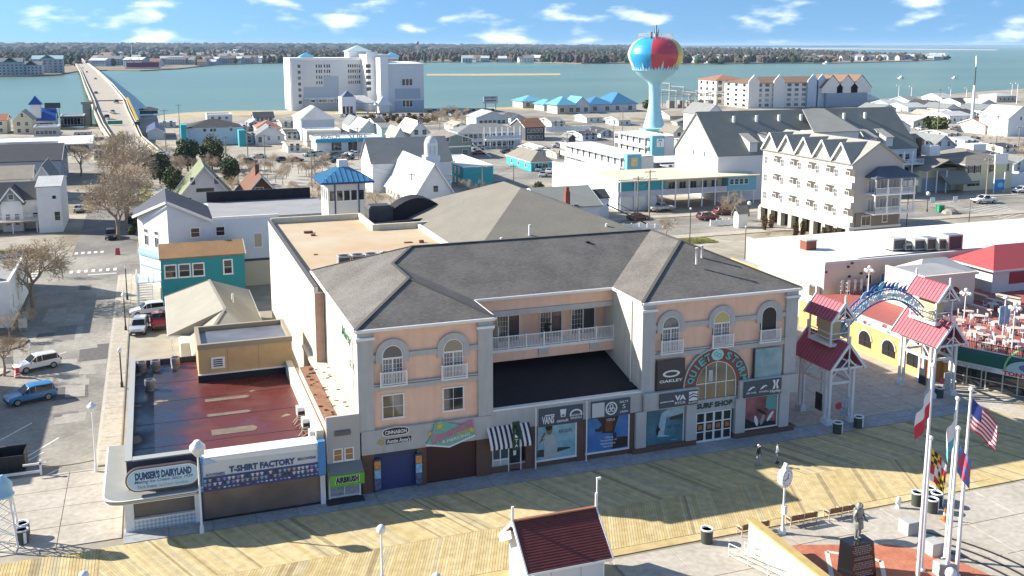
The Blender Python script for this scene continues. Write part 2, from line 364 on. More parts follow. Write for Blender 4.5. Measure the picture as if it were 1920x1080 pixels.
 # seabed/ground sheet to the horizon, water over it
sheet('ground',[(-40000,-3000),(60000,-3000),(60000,40000),(-40000,40000)],-4.0,M_marsh)
sheet('bay_water',[(-39000,-2900),(59000,-2900),(59000,39000),(-39000,39000)],-1.2,M_water)
shore=[(-420,232),(0,222),(60,226),(110,236),(160,240),(215,232),(292,217),(345,211),(440,207),(535,207),(700,204),(850,203),(960,200),(1060,198),(1200,196),(1310,190),(1500,188),(1630,187),(1740,180),(1830,172),(1930,166),(2500,140)]
pts=[G(x,y)for x,y in shore]
town_outline=[(-700,-400)]+[(700,-400),(1500,300)]+[(p.x,p.y)for p in pts[::-1]]+[(-900,350)]
sheet('town_ground',town_outline,0.0,M_town,skirt=4)
# narrow beach/marsh strip behind the town
sp=[G(x,y)for x,y in[(300,216),(345,212),(440,208),(535,208.5),(700,205.5),(850,204.5),(960,201.5),(1060,199.5)]]
sp2=[G(x,y)for x,y in[(1060,205),(960,207),(850,211),(535,215),(440,217),(345,222),(300,226)]]
sheet('shore_strip',[(p.x,p.y)for p in sp+sp2],0.03,M_sand)
# ---- streets
def strip(name,x0,x1,y0,y1,z,m,kind='structure'):return sheet(name,[(x0,y0),(x1,y0),(x1,y1),(x0,y1)],z,m,kind)
side_street=strip('side_street',-17.5,-6.0,83.6,156.5,0.008,M_asph2)
side_street_far=strip('side_street_beyond',-13.5,-3.6,173.5,330,0.008,M_asph)
avenue=strip('avenue',-160,330,156.5,173.5,0.012,M_asph2)
avenue_far=strip('far_avenue',-200,420,296,312,0.012,M_asph2)
strip('third_avenue',-200,480,392,404,0.012,M_asph)
strip('cross_street',78,87.5,173.5,480,0.016,M_asph2)
strip('cross_street_east',148,156,173.5,480,0.016,M_asph)
strip('town_parking',22,60,246,292,0.016,M_lot)
strip('hotel_parking',60,190,455,490,0.02,M_asph2)
strip('corner_parking',87,118,232,290,0.02,M_asph2)
parking=sheet('parking_lot',[(62,96),(84,96),(84,118),(108,118),(108,135),(126,135),(200,150),(300,153),(300,112),(160,96),(160,30),(95,30),(62,60)],0.016,M_lot)
def mark(x0,x1,y0,y1,parent,z=0.022,m=None,rot=None):
 mb=MB();mb.poly([(x0,y0,z),(x1,y0,z),(x1,y1,z),(x0,y1,z)]);return part('road_marking',mb,m or M_paint,parent)
def linemark(a,b,w,parent,z=0.022,m=None):
 a=Vector((a[0],a[1],z));b=Vector((b[0],b[1],z));u=(b-a).cross(Vector((0,0,1))).normalized()*w/2
 mb=MB();mb.poly([a+u,a-u,b-u,b+u][::-1]);o=part('road_marking',mb,m or M_paint,parent)
for i in range(7):mark(-13.0+i*1.03,-12.55+i*1.03,160.6,162.4,avenue)
mark(-10.3,-6.3,158.4,158.8,avenue)
for i in range(5):mark(-13.2+i*0.98,-12.7+i*0.98,175.4,177.0,side_street_far,z=0.02)
for k in range(5):mark(-22.0,-17.2,158.4+k*1.9,159.0+k*1.9,avenue)
for a,b in(((0,892),(82,848)),((0,826),(60,793)),((30,869),(110,821)),((100,668),(124,660)),((20,850),(0,862)),((58,905),(110,880))):
 linemark(G(*a),G(*b),0.14,side_street,z=0.018)
for k in range(3):mark(-3.6+k*0.0,-2.9,104+k*2.4,105.6+k*2.4,side_street,m=M_yel);mark(-2.4,-1.8,104+k*2.4,105.6+k*2.4,side_street,m=M_yel)
for x in range(-150,320,12):mark(x,x+7,164.8,164.95,avenue,m=M_yel,z=0.022)
for a,b in(((1745,383),(1800,376)),((1760,372),(1830,366)),((1755,377),(1780,374))):linemark(G(*a),G(*b),0.2,avenue)
for k in range(9):linemark(G(1880-k*9,412-k*2.5),G(1915-k*5,402-k*2.8),0.18,avenue)
rg=random.Random(14)
for i in range(26):
 xa,ya=rg.uniform(-15,-8),rg.uniform(85,153);w_,d_=rg.uniform(.8,3.5),rg.uniform(1.2,7);mb=MB();mb.poly([(xa,ya,.012+.0004*i),(min(-6.1,xa+w_),ya+rg.uniform(-.3,.3),.012+.0004*i),(min(-6.1,xa+w_+rg.uniform(-.3,.3)),ya+d_,.012+.0004*i),(xa+rg.uniform(-.3,.3),ya+d_,.012+.0004*i)]);part('asphalt_patch',mb,(M_asph,mat('pale_patch',(.30,.28,.245),.9,var=.2,vs=1.2),mat('tar_patch',(.10,.095,.09),.8,var=.3,vs=2))[i%3 if i%2 else 1],side_street)
g=G(108,780);part('manhole',MB().lathe([(.42,.026),(.40,.03)],18,0,(g.x,g.y)),mat('iron_cover',(.12,.11,.10),.6),side_street)
rg=random.Random(15)
for i in range(34):
 xa,ya=rg.uniform(40,290),rg.choice((rg.uniform(157,172),rg.uniform(298,310),rg.uniform(120,150)));mb=MB();w_,d_=rg.uniform(3,14),rg.uniform(1.0,2.5);z_=.024+.0004*i;mb.poly([(xa,ya,z_),(xa+w_,ya,z_),(xa+w_+.4,ya+d_,z_),(xa,ya+d_,z_)]);part('asphalt_patch',mb,(M_asph,MATS['pale_patch'])[i%2],avenue)
 # grass verge and pavements
walk_left=solo('sidewalk',MB().box(-6.0,-4.0,83.8,156.4,0.0,0.10),mat('kerb_stone',(0.42,0.39,0.33),.85,var=.15,vs=2),kind='structure')
slab_me={}
def slab_piece(parent,x0,x1,y0,y1,z,m,t=0.05,g=0.012,jit=0.004):
 key=(round(x1-x0,2),round(y1-y0,2),m.name)
 if key not in slab_me:
  w,d=x1-x0-2*g,y1-y0-2*g;slab_me[key]=MB().bbox(-w/2,w/2,-d/2,d/2,-t,0.0,0.012).mesh('slab',m)
 o=inst('slab',slab_me[key],parent,((x0+x1)/2,(y0+y1)/2,z+random.uniform(-jit,jit)));return o
yy=83.8
while yy<156:
 d=1.52
 slab_piece(walk_left,-5.75,-4.05,yy,yy+d,0.13,M_walk);yy+=d
solo('sidewalk_strip',MB().box(-4.0,-0.2,125,156.3,0,0.1),M_walk,kind='structure')
solo('grass_verge',MB().box(-3.4,-1.2,173.8,260,0,0.1),M_grass,kind='structure')
solo('sidewalk_east',MB().box(-1.2,1.8,173.8,250,0,0.12),M_walk,kind='structure')
solo('avenue_kerb',MB().box(1.8,330,173.6,176.4,0,0.12),M_walk,kind='structure')
solo('avenue_kerb_near',MB().box(62,300,153.6,156.4,0,0.12),M_walk,kind='structure')
solo('grass_bed',MB().box(64,92,148.5,153.5,0,0.1),M_grass,kind='structure')
solo('yard_grass',MB().box(-26,-17.6,172.5,182,0,0.12),M_grass,kind='structure')
solo('kerb_island',MB().prism([(-30,108.5),(-16.6,111.5),(-15.6,113.0),(-16.4,114.0),(-30,112.5)],0,0.14),mat('kerb_stone',(0,0,0)),kind='structure')
solo('kerb_island_planted',MB().prism([(-30,120.5),(-17.2,120.5),(-15.4,122.2),(-14.9,124.6),(-16.4,128.5),(-17.6,156.4),(-30,156.4)],0,0.14),mat('verge_earth',(0.16,0.13,0.09),.9,var=.4,vs=.6),kind='structure')
# ---- plazas of big concrete slabs
def slab_field(name,x0,x1,y0,y1,sx,sy,m,z=0.06,skip=None,off=0):
 base=solo(name,MB().box(x0,x1,y0,y1,-0.3,0.02),mat('joint_filler',(0.24,0.22,0.19),.9),kind='structure')
 j=0;y=y0
 while y<y1-0.1:
  x=x0-(off if j%2 else 0)
  while x<x1-0.1:
   xa,xb,ya,yb=max(x,x0),min(x+sx,x1),y,min(y+sy,y1)
   if xb-xa>0.3 and not(skip and skip((xa+xb)/2,(ya+yb)/2)):slab_piece(base,xa,xb,ya,yb,z,m,t=0.07,g=0.022)
   x+=sx
  y+=sy;j+=1
 return base
slab_field('left_plaza',-40,-3.6,70.3,83.5,4.6,3.3,M_conc)
slab_field('beach_plaza',27.2,120,14.0,56.0,4.4,4.2,M_conc)
slab_field('shop_apron',-3.5,75.0,69.3,71.6,3.0,1.15,M_apron)
slab_field('gate_forecourt',53.2,73.0,71.65,98,3.4,3.4,M_conc)
slab_field('terrace_forecourt',73.02,130,56.2,73.0,3.4,3.4,M_conc)
solo('beach_sand',MB().box(-60,27.0,20,56.1,-0.5,0.01),M_sand,kind='structure')
# ---- boardwalk: herringbone boards, two tones per strip
BOARD=[mat('board_%s'%n,c,0.8,var=0.2,vs=1.3,spec=0.12)for n,c in(('straw',(0.51,0.405,0.215)),('pale',(0.545,0.445,0.25)),('honey',(0.475,0.37,0.18)),('grey',(0.44,0.375,0.23)),('dark',(0.33,0.265,0.15)))]
bw=solo('boardwalk',MB().box(-30,130,56.3,69.25,-0.4,0.02),mat('boardwalk_joists',(0.12,0.10,0.07),.9),kind='structure')
def boards(x0,x1,y0,y1,shear,w=0.20,wts=(5,4,3,2,1),gap=0.022):
 rng=random.Random(int(y0*10)+int(shear*100));mb=MB();x=x0-abs(shear)
 run=0;k=0
 while x<x1+abs(shear):
  if run<=0:k=rng.choices(range(5),wts)[0];run=rng.randint(1,3)
  run-=1;kk=k if rng.random()<0.7 else rng.choices(range(5),wts)[0]
  xa,xb=x+gap/2,x+w-gap/2;z=0.06+rng.uniform(-.004,.004)
  # boards are clipped square to the strip's ends
  a=[(xa,y0),(xb,y0),(xb+shear,y1),(xa+shear,y1)]
  for lim,sg in((x0,1),(x1,-1)):
   o=[]
   for i in range(len(a)):
    p,q=a[i],a[(i+1)%len(a)];ip,iq=(p[0]-lim)*sg>=0,(q[0]-lim)*sg>=0
    if ip:o.append(p)
    if ip!=iq:t=(lim-p[0])/(q[0]-p[0]);o.append((lim,p[1]+(q[1]-p[1])*t))
   a=o
   if not a:break
  if len(a)>2:mb.prism(a,z-0.045,z,kk)
  x+=w
 return part('boards',mb,BOARD,bw,kind='stuff')
boards(-4.93,128,62.83,69.2,-2.8,wts=(4,5,1,4,2))
boards(-4.9,61.0,57.2,62.75,2.3,wts=(5,2,5,1,1))
boards(-4.9,61.0,56.32,57.15,0.0,w=1.6,wts=(3,1,5,1,0))
boards(61.02,128,56.32,62.75,-2.4,wts=(5,3,4,1,1))
boards(-30,-4.95,56.32,69.2,0.0,w=0.2,wts=(4,1,6,1,1))
part('seam_board',MB().box(-4.9,61,62.76,62.82,0.0,0.066),BOARD[2],bw)
# ---- far shore
far_pts=[(-2500,150),(-500,142),(0,142),(60,142),(112,139),(140,134),(200,131),(262,132),(335,128.5),(400,121),(470,119),(560,117),(700,115.5),(800,116),(900,115),(1000,116),(1090,118.5),(1180,118),(1260,119),(1340,119.5),(1440,118),(1560,118),(1640,116),(1720,114),(1778,111)]
back=[(1778,110),(1700,104),(1620,99.5),(1540,97),(1440,94.5),(1300,92.5),(1180,91)]
P=[G(x,y)for x,y in far_pts];Q=[G(x,y)for x,y in back]
far_outline=[(p.x,p.y)for p in P+Q]+[(2600,9000),(-9000,9000)]
sheet('far_shore',far_outline,0.2,M_marsh,skirt=3)
sheet('far_coast',[(-9000,12000),(3000,9500),(9000,14500),(22000,17500),(40000,24000),(40000,36000),(-9000,36000)],1.0,M_marsh,skirt=3)
sheet('far_sandbar',[(p.x,p.y)for p in(G(800,137),G(1050,136),G(1052,139.5),G(900,140.5),G(800,140.2))],-1.0,M_sand)
sheet('far_sandbar_east',[(p.x,p.y)for p in(G(1440,90.2),G(1640,91),G(1870,93),G(1870,94),G(1640,92.4),G(1440,91.6))],-0.5,mat('pale_sand',(0.6,0.56,0.48),.9))
def inside(x,y,poly):
 c=False;j=len(poly)-1
 for i in range(len(poly)):
  if(poly[i][1]>y)!=(poly[j][1]>y)and x<(poly[j][0]-poly[i][0])*(y-poly[i][1])/(poly[j][1]-poly[i][1])+poly[i][0]:c=not c
  j=i
 return c
WOOD=[mat('far_evergreen',(0.022,0.038,0.017),.95,var=.4,vs=.05),mat('far_bare_wood',(0.095,0.068,0.048),.95,var=.35,vs=.05),mat('far_bare_wood_grey',(0.065,0.055,0.045),.95,var=.35,vs=.05),mat('far_green',(0.04,0.055,0.02),.95,var=.4,vs=.05)]
ICO=None
def ico():
 global ICO
 if ICO is None:
  t=(1+sqrt(5))/2
  v=[(-1,t,0),(1,t,0),(-1,-t,0),(1,-t,0),(0,-1,t),(0,1,t),(0,-1,-t),(0,1,-t),(t,0,-1),(t,0,1),(-t,0,-1),(-t,0,1)]
  f=[(0,11,5),(0,5,1),(0,1,7),(0,7,10),(0,10,11),(1,5,9),(5,11,4),(11,10,2),(10,7,6),(7,1,8),(3,9,4),(3,4,2),(3,2,6),(3,6,8),(3,8,9),(4,9,5),(2,4,11),(6,2,10),(8,6,7),(9,8,1)]
  ICO=([Vector(p).normalized()for p in v],f)
 return ICO
def blob(mb,c,r,h,m,rng):
 v,f=ico();a=rng.uniform(0,6.28);ca,sa=cos(a),sin(a);o=[]
 for p in v:
  k=rng.uniform(.7,1.2);x,y=(p.x*ca-p.y*sa)*r*k,(p.x*sa+p.y*ca)*r*k
  o.append((c[0]+x,c[1]+y,c[2]+p.z*h*rng.uniform(.75,1.2)))
 mb.add(o,f,m)
def far_wood():
 rng=random.Random(3);mb=MB();n=0
 while n<12000:
  px=rng.uniform(-150,1790)if rng.random()<.9 else rng.uniform(-500,2000);py=84.6+36*rng.random()**1.7 if n%3 else rng.uniform(100,124)
  g=G(px,py)
  if not inside(g.x,g.y,far_outline):continue
  # town strip near the bridge head stays open
  front=min((abs(g.x-p.x)+abs(g.y-p.y))for p in P)
  if 150<px<480 and py>99 and rng.random()<.88:continue
  if py>112 and rng.random()<.55:continue
  if px>1560 and rng.random()<.75:continue
  D=g.y;s=1.0+max(0,(D-2500)/3000)
  r=rng.uniform(3.5,8.5)*min(s,4);hh=rng.uniform(4.5,10.5)*(1.0+0.22*min(s-1,3))*(0.7 if px>1500 else 1)
  wv=(2.2,2.6,2.4,.6)if px>400 else(3.4,1.8,1.5,1)
  blob(mb,(g.x,g.y,0.2+hh*0.75),r,hh,rng.choices(range(4),wv)[0],rng);n+=1
  # the rising wooded skyline far behind
 for i in range(2600):
  px=rng.uniform(-400,1240)if i%4 else rng.uniform(-900,1000);D=rng.uniform(5200,8600)
  d=ray(px,90);t=D/d.y;x=d.x*t
  if not inside(x,D,far_outline):continue
  top=(46 if px<500 else 46-(px-500)*0.018)*(D/7000)
  blob(mb,(x,D,top*0.4),rng.uniform(30,60),top*rng.uniform(.45,.62),rng.choices(range(4),(3,2,2,1))[0],rng)
 solo('far_shore_woods',mb,WOOD,kind='stuff',label='far wooded shore across the bay, brown and dark green',cat='woods')
 mb=MB()
 for i in range(900):
  px=rng.uniform(700,2000);D=rng.uniform(15000,19000)if px<1600 else rng.uniform(19000,24000)
  d=ray(px,86);x=d.x*D/d.y
  blob(mb,(x,D,6),rng.uniform(120,300),rng.uniform(10,19),rng.choices(range(4),(3,2,2,1))[0],rng)
 solo('horizon_woods',mb,WOOD,kind='stuff',label='thin grey-blue line of woods on the horizon beyond the open bay',cat='woods')
far_wood()
# ================================================================== BUILDING KIT
WHITE=mat('white_trim',(0.76,0.76,0.74),.55,var=.06,vs=3)
PVC=mat('white_rail',(0.78,0.78,0.77),.45)
GLASS=glass();GLASSB=mat('blue_glass',(0.05,0.08,0.11),.08,spec=.9)
CURTAIN=mat('curtain',(0.42,0.40,0.34),.8,var=.25,vs=5)
FACE={'-Y':0.0,'-X':-pi/2,'+X':pi/2,'+Y':pi}
WME={}
def win_meshes(w,h,cols=1,rows=2,fr=0.09,framem=None,glassm=None,joined=False):
 framem=framem or WHITE;glassm=glassm or GLASS
 key=(round(w,2),round(h,2),cols,rows,fr,framem.name,glassm.name,joined)
 if key in WME:return WME[key]
 f=MB();f.box(-w/2-fr,-w/2,-0.06,0.01,-fr,h+fr);f.box(w/2,w/2+fr,-0.06,0.01,-fr,h+fr)
 f.box(-w/2,w/2,-0.06,0.01,h,h+fr);f.box(-w/2-0.04-fr,w/2+0.04+fr,-0.10,0.01,-fr-0.03,-0.0)
 t=0.035
 for i in range(1,cols):x=-w/2+w*i/cols;f.box(x-t/2,x+t/2,-0.045,0.0,0,h)
 for j in range(1,rows):z=h*j/rows;f.box(-w/2,w/2,-0.047,0.0,z-t/2,z+t/2)
 g=MB().box(-w/2,w/2,-0.02,0.005,0,h)
 if joined:
  f.add(g.v,g.f,1);r=(f.mesh('window',[framem,glassm]),None)
 else:r=(f.mesh('window',framem),g.mesh('pane',glassm))
 WME[key]=r;return r
def window(par,x,y,z,face,w,h,cols=1,rows=2,fr=0.09,framem=None,glassm=None,joined=True,name='window',world=True):
 a,b=win_meshes(w,h,cols,rows,fr,framem,glassm,joined)
 l=root_loc(par)if world else Vector((0,0,0))
 o=inst(name,a,par,Vector((x,y,z))-l,FACE[face]if isinstance(face,str)else face)
 if b:inst('pane',b,o)
 return o
def railing_part(par,a,b,h=1.0,step=0.13,z=0.0,name='railing',m=None,post=1.6,pw=0.1):
 """top and bottom rail with posts; thin balusters joined as one sub-part"""
 m=m or PVC;a,b=Vector((*a,z)),Vector((*b,z));L=(b-a).length;u=(b-a)/L
 mb=MB();mb.bar(a+Vector((0,0,h)),b+Vector((0,0,h)),.09,.07);mb.bar(a+Vector((0,0,.1)),b+Vector((0,0,.1)),.06,.06)
 n=max(1,round(L/post))
 for i in range(n+1):
  p=a+u*(L*i/n);mb.box(p.x-pw/2,p.x+pw/2,p.y-pw/2,p.y+pw/2,z,z+h+.1)
 o=part(name,mb,m,par)
 k=max(2,int(L/step));bl=MB()
 for i in range(1,k):
  p=a+u*(L*i/k);bl.box(p.x-.02,p.x+.02,p.y-.02,p.y+.02,z+.12,z+h-.03)
 part('balusters',bl,m,o,kind='stuff')
 return o
def gable_roof(mb,x0,x1,y0,y1,z,rise,axis,over=.35,t=.18,m=0,ends=None):
 if axis=='y':
  c=(x0+x1)/2;s=rise/((x1-x0)/2);ze=z-over*s
  mb.slab([(x0-over,y0-over,ze+t),(c,y0-over,z+rise+t),(c,y1+over,z+rise+t),(x0-over,y1+over,ze+t)],t,m)
  mb.slab([(c,y0-over,z+rise+t),(x1+over,y0-over,ze+t),(x1+over,y1+over,ze+t),(c,y1+over,z+rise+t)],t,m)
 else:
  c=(y0+y1)/2;s=rise/((y1-y0)/2);ze=z-over*s
  mb.slab([(x0-over,y0-over,ze+t),(x1+over,y0-over,ze+t),(x1+over,c,z+rise+t),(x0-over,c,z+rise+t)],t,m)
  mb.slab([(x0-over,c,z+rise+t),(x1+over,c,z+rise+t),(x1+over,y1+over,ze+t),(x0-over,y1+over,ze+t)],t,m)
def hip_roof(mb,x0,x1,y0,y1,z,rise,over=.4,m=0,fascia=None):
 X0,X1,Y0,Y1=x0-over,x1+over,y0-over,y1+over;hw=min(X1-X0,Y1-Y0)/2
 if X1-X0>=Y1-Y0:r0,r1=(X0+hw,(Y0+Y1)/2,z+rise),(X1-hw,(Y0+Y1)/2,z+rise)
 else:r0,r1=((X0+X1)/2,Y0+hw,z+rise),((X0+X1)/2,Y1-hw,z+rise)
 A,B,C,D=(X0,Y0,z),(X1,Y0,z),(X1,Y1,z),(X0,Y1,z)
 if X1-X0>=Y1-Y0:fs=[[A,B,r1,r0],[B,C,r1],[C,D,r0,r1],[D,A,r0]]
 else:fs=[[A,B,r0],[B,C,r1,r0],[C,D,r1],[D,A,r0,r1]]
 for f in fs:mb.poly(f,m)
 zb=z-.2;fm=m if fascia is None else fascia
 a,b,c,d=(X0,Y0,zb),(X1,Y0,zb),(X1,Y1,zb),(X0,Y1,zb)
 for p,q,r,s in((a,b,B,A),(b,c,C,B),(c,d,D,C),(d,a,A,D)):mb.poly([p,q,r,s],fm)
 mb.poly([d,c,b,a],fm)
def wall_gables(mb,x0,x1,y0,y1,z,rise,axis,m=0):
 if axis=='y':
  c=(x0+x1)/2
  mb.poly([(x0,y0,z),(x1,y0,z),(c,y0,z+rise)],m);mb.poly([(x1,y1,z),(x0,y1,z),(c,y1,z+rise)],m)
 else:
  c=(y0+y1)/2
  mb.poly([(x0,y1,z),(x0,y0,z),(x0,c,z+rise)],m);mb.poly([(x1,y0,z),(x1,y1,z),(x1,c,z+rise)],m)
def house(name,label,cat,x0,x1,y0,y1,h,roof=('gable','y',2.5),wm=None,rm=None,wins=(),group=None,over=.4,base=None,chimney=None,porch=None,door=None,glassm=None,trim=True):
 """walls, roof, windows: wins = (face, u along the wall 0..1, sill z, w, h[, cols, rows])"""
 t=thing(name,label,cat,((x0+x1)/2,(y0+y1)/2,0),group=group)
 w=MB()
 if base:
  w.box(x0-.04,x1+.04,y0-.04,y1+.04,0,base);w.box(x0,x1,y0,y1,base,h)
 else:w.box(x0,x1,y0,y1,0,h)
 r=MB();kind=roof[0]
 if kind=='gable':wall_gables(w,x0,x1,y0,y1,h,roof[2],roof[1]);gable_roof(r,x0,x1,y0,y1,h,roof[2],roof[1],over)
 elif kind=='hip':hip_roof(r,x0,x1,y0,y1,h,roof[1],over,fascia=1)
 elif kind=='flat':
  p=roof[1];r.box(x0+.25,x1-.25,y0+.25,y1-.25,h,h+.05)
  for a in((x0-.06,x1+.06,y0-.06,y0+.25),(x0-.06,x1+.06,y1-.25,y1+.06),(x0-.06,x0+.25,y0+.25,y1-.25),(x1-.25,x1+.06,y0+.25,y1-.25)):r.box(*a,h-.03,h+p,1)
 part('wall',w,wm,t)
 rf=part('roof',r,[rm,WHITE],t)
 if kind=='gable' and trim:
  b=MB();rise,ax=roof[2],roof[1]
  if ax=='y':
   c=(x0+x1)/2;s=rise/((x1-x0)/2)
   for yy in(y0-over-.03,y1+over+.03):
    for q,e in((x0-over,1),(x1+over,-1)):b.bar((q,yy,h-over*s+.06),(c,yy,h+rise+.06),.06,.26)
  else:
   c=(y0+y1)/2;s=rise/((y1-y0)/2)
   for xx in(x0-over-.03,x1+over+.03):
    for q in(y0-over,y1+over):b.bar((xx,q,h-over*s+.06),(xx,c,h+rise+.06),.06,.26)
  part('bargeboard',b,WHITE,rf)
 for wi in wins:
  face,u,z,ww,hh=wi[:5];c,rws=(wi[5],wi[6])if len(wi)>5 else(1,2)
  x,y={'-Y':(x0+(x1-x0)*u,y0),'+Y':(x0+(x1-x0)*u,y1),'-X':(x0,y0+(y1-y0)*u),'+X':(x1,y0+(y1-y0)*u)}[face]
  window(t,x,y,z,face,ww,hh,c,rws,glassm=glassm)
 if chimney:
  cx,cy,cz,ch,cm=chimney;m2=MB().box(cx-.45,cx+.45,cy-.45,cy+.45,cz,cz+ch);m2 .box(cx-.52,cx+.52,cy-.52,cy+.52,cz+ch,cz+ch+.15);part('chimney',m2,cm,rf)
 return t
def rows(face,n,zs,w,h,c=1,r=2,a=.08,b=.92):
 return[(face,a+(b-a)*(i+.5)/n,z,w,h,c,r)for z in zs for i in range(n)]
 # ================================================================== SURF SHOP BUILDING (peach, grey hip roofs)
PEACH=mat('peach_stucco',(0.80,0.525,0.385),.9,var=.06,vs=.8,streak=.07,bump=.004,bs=60)
CREAM=mat('cream_stucco',(0.62,0.57,0.46),.9,streak=.1,var=.06,vs=.5,bump=.004,bs=60)
GREYS=mat('grey_stucco',(0.45,0.45,0.435),.9,var=.07,vs=.9,streak=.09,bump=.004,bs=60)
GREYL=mat('grey_stucco_light',(0.46,0.46,0.445),.9,var=.07,vs=.9)
BRICK=mat('brown_brick',(0.13,0.075,0.055),.9,var=.3,vs=9,lines=(2,.08,.012))
ROOFG=shingles('grey_shingles',(0.150,0.139,0.126))
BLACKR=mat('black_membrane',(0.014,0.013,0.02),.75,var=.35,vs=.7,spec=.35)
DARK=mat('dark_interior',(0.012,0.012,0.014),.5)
BROWNSH=mat('brown_shutter',(0.055,0.018,0.015),.6,lines=(2,.11,.012))
BLUESH=mat('blue_shutter',(0.028,0.045,0.16),.55,lines=(2,.11,.012),var=.12,vs=2)
shop=thing('shop_building','long peach and grey stucco three-storey surf shop building with arched windows and grey hip roofs','building',(33,82,0))
EZ=13.1;YF=71.5
# roof
def shop_roof():
 e=EZ;t=.42;k=7.75*t
 A,B,C,D,E,F2,G2,H2=(13.3,71.2,e),(24.3,71.2,e),(24.3,77,e),(37.1,77,e),(37.1,71.2,e),(52.6,71.2,e),(52.6,92.5,e),(13.3,92.5,e)
 aL=(18.8,76.7,e+5.5*t);P2=(18.8,82.5,e+5.5*t);R1=(21.05,84.75,e+k);R2=(44.85,84.75,e+k);aR=(44.85,78.95,e+k)
 r=MB()
 for f in([A,aL,P2,R1,H2][::-1],[A,B,aL],[B,C,P2,aL],[C,D,R2,R1,P2],[E,aR,R2,D][::-1],[E,F2,aR],[F2,G2,R2,aR],[H2,R1,R2,G2][::-1]):r.poly(f,0)
 z0=e-.28;loop=[A,B,C,D,E,F2,G2,H2]
 for i in range(8):
  p,q=loop[i],loop[(i+1)%8];r.poly([(p[0],p[1],z0),(q[0],q[1],z0),q,p],1)
 r.poly([(p[0],p[1],z0)for p in loop][::-1],1)
 rf=part('roof',r,[ROOFG,WHITE],shop)
 c=MB()
 for p,q in((A,aL),(B,aL),(aL,P2),(R1,R2),(E,aR),(F2,aR),(aR,R2),(H2,R1),(P2,R1)):
  v=Vector((0,0,.03));c.bar(Vector(p)+v,Vector(q)+v,.28,.06)
 part('ridge_cap',c,mat('ridge_shingle',(0.085,0.08,0.072),.9),rf)
 g=MB()
 for p,q in((A,B),(B,C),(C,D),(E,D),(E,F2),(A,H2),(F2,G2)):
  d=(Vector(q)-Vector(p)).normalized();n=Vector((d.y,-d.x,0));n=n*0.07
  if(p,q)==(E,D)or(p,q)==(A,H2):n=-n
  g.bar(Vector(p)+n+Vector((0,0,-.1)),Vector(q)+n+Vector((0,0,-.1)),.13,.16)
 part('gutter',g,WHITE,rf)
 # vents on the roof
 for(px,py,zz,h,rr,ml)in((715,492,14.6,.9,.13,WHITE),(1306,487,15.4,1.0,.1,WHITE),(1316,482,15.3,1.0,.1,WHITE),(1102,459,15.6,.25,.16,DARK),(700,488,14.2,.15,.15,WHITE)):
  p=G(px,py,zz);part('roof_vent',MB().lathe([(rr,zz-.4),(rr,zz+h),(rr*1.3,zz+h),(rr*1.3,zz+h+.08)],10,0,(p.x,p.y)),ml,rf)
shop_roof()
# walls: centre set back at Y 77 over a ground floor that comes forward
w=MB()
w.box(13.6,24.0,YF+.15,92.2,4.35,EZ-.15,0);w.box(37.4,52.3,YF+.15,92.2,3.6,EZ-.15,0)
w.box(24.0,37.4,79.2,92.2,4,EZ-.15,0)
w.box(24.0,37.4,77.35,79.2,11.6,EZ-.15,0)
part('wall',w,PEACH,shop)
s=MB();s.box(13.5,13.598,71.9,92.2,0,EZ-.25);s.box(37.30,37.398,71.9,78.9,5.5,EZ-.3);s.box(24.002,24.1,71.9,79.1,5.5,EZ-.3)
part('side_wall',s,CREAM,shop,label='sunlit cream side wall with green letters')
# downpipes and panel lines on the lit side wall
d=MB()
for y in(74.6,78.3,82.0,86.0):d.box(13.46,13.5,y,y+.05,5.5,EZ-.5)
d.tube((13.42,73.2,5.6),(13.42,73.2,EZ-.4),.05,6);d.tube((37.22,73.4,5.3),(37.22,73.4,EZ-.4),.06,6)
part('downpipe',d,WHITE,shop)
# grey trim: bands, pilasters, arch surrounds
def shop_front(x0,x1,arches,zarch):
 g=MB()
 for xa,xb in((x0-.15,x0+1.05),(x1-1.05,x1+.15)):
  g.box(xa,xb,YF-.12,YF+.3,5.0,EZ-.3)
  g.box(xa-.06,xb+.06,YF-.2,YF+.2,12.02,12.22)
 g.box(x0+1.05,x1-1.05,YF-.07,YF+.2,8.05,8.45);g.box(x0+1.05,x1-1.05,YF-.05,YF+.2,8.5,8.62)
 part('pilaster',g,GREYS,shop)
 cap=MB()
 for xa,xb in((x0-.15,x0+1.05),(x1-1.05,x1+.15)):cap.box(xa-.12,xb+.12,YF-.3,YF+.1,12.222,12.42)
 part('capital',cap,WHITE,shop)
 bd=MB();xs=[x0+1.05]+[v for c in arches for v in(c-1.32,c+1.32)]+[x1-1.05]
 for i in range(0,len(xs),2):bd.box(xs[i],xs[i+1],YF-.05,YF+.2,10.55,10.95)
 part('band',bd,GREYS,shop)
 for c in arches:
  a=MB();a.arch(c-.82,c+.82,zarch-.5,zarch+.1,YF-.08,YF+.2,.48);part('arch_surround',a,GREYS,shop)
shop_front(13.6,24.0,(16.15,20.95),10.7)
shop_front(37.4,52.3,(39.95,44.85,49.6),10.7)
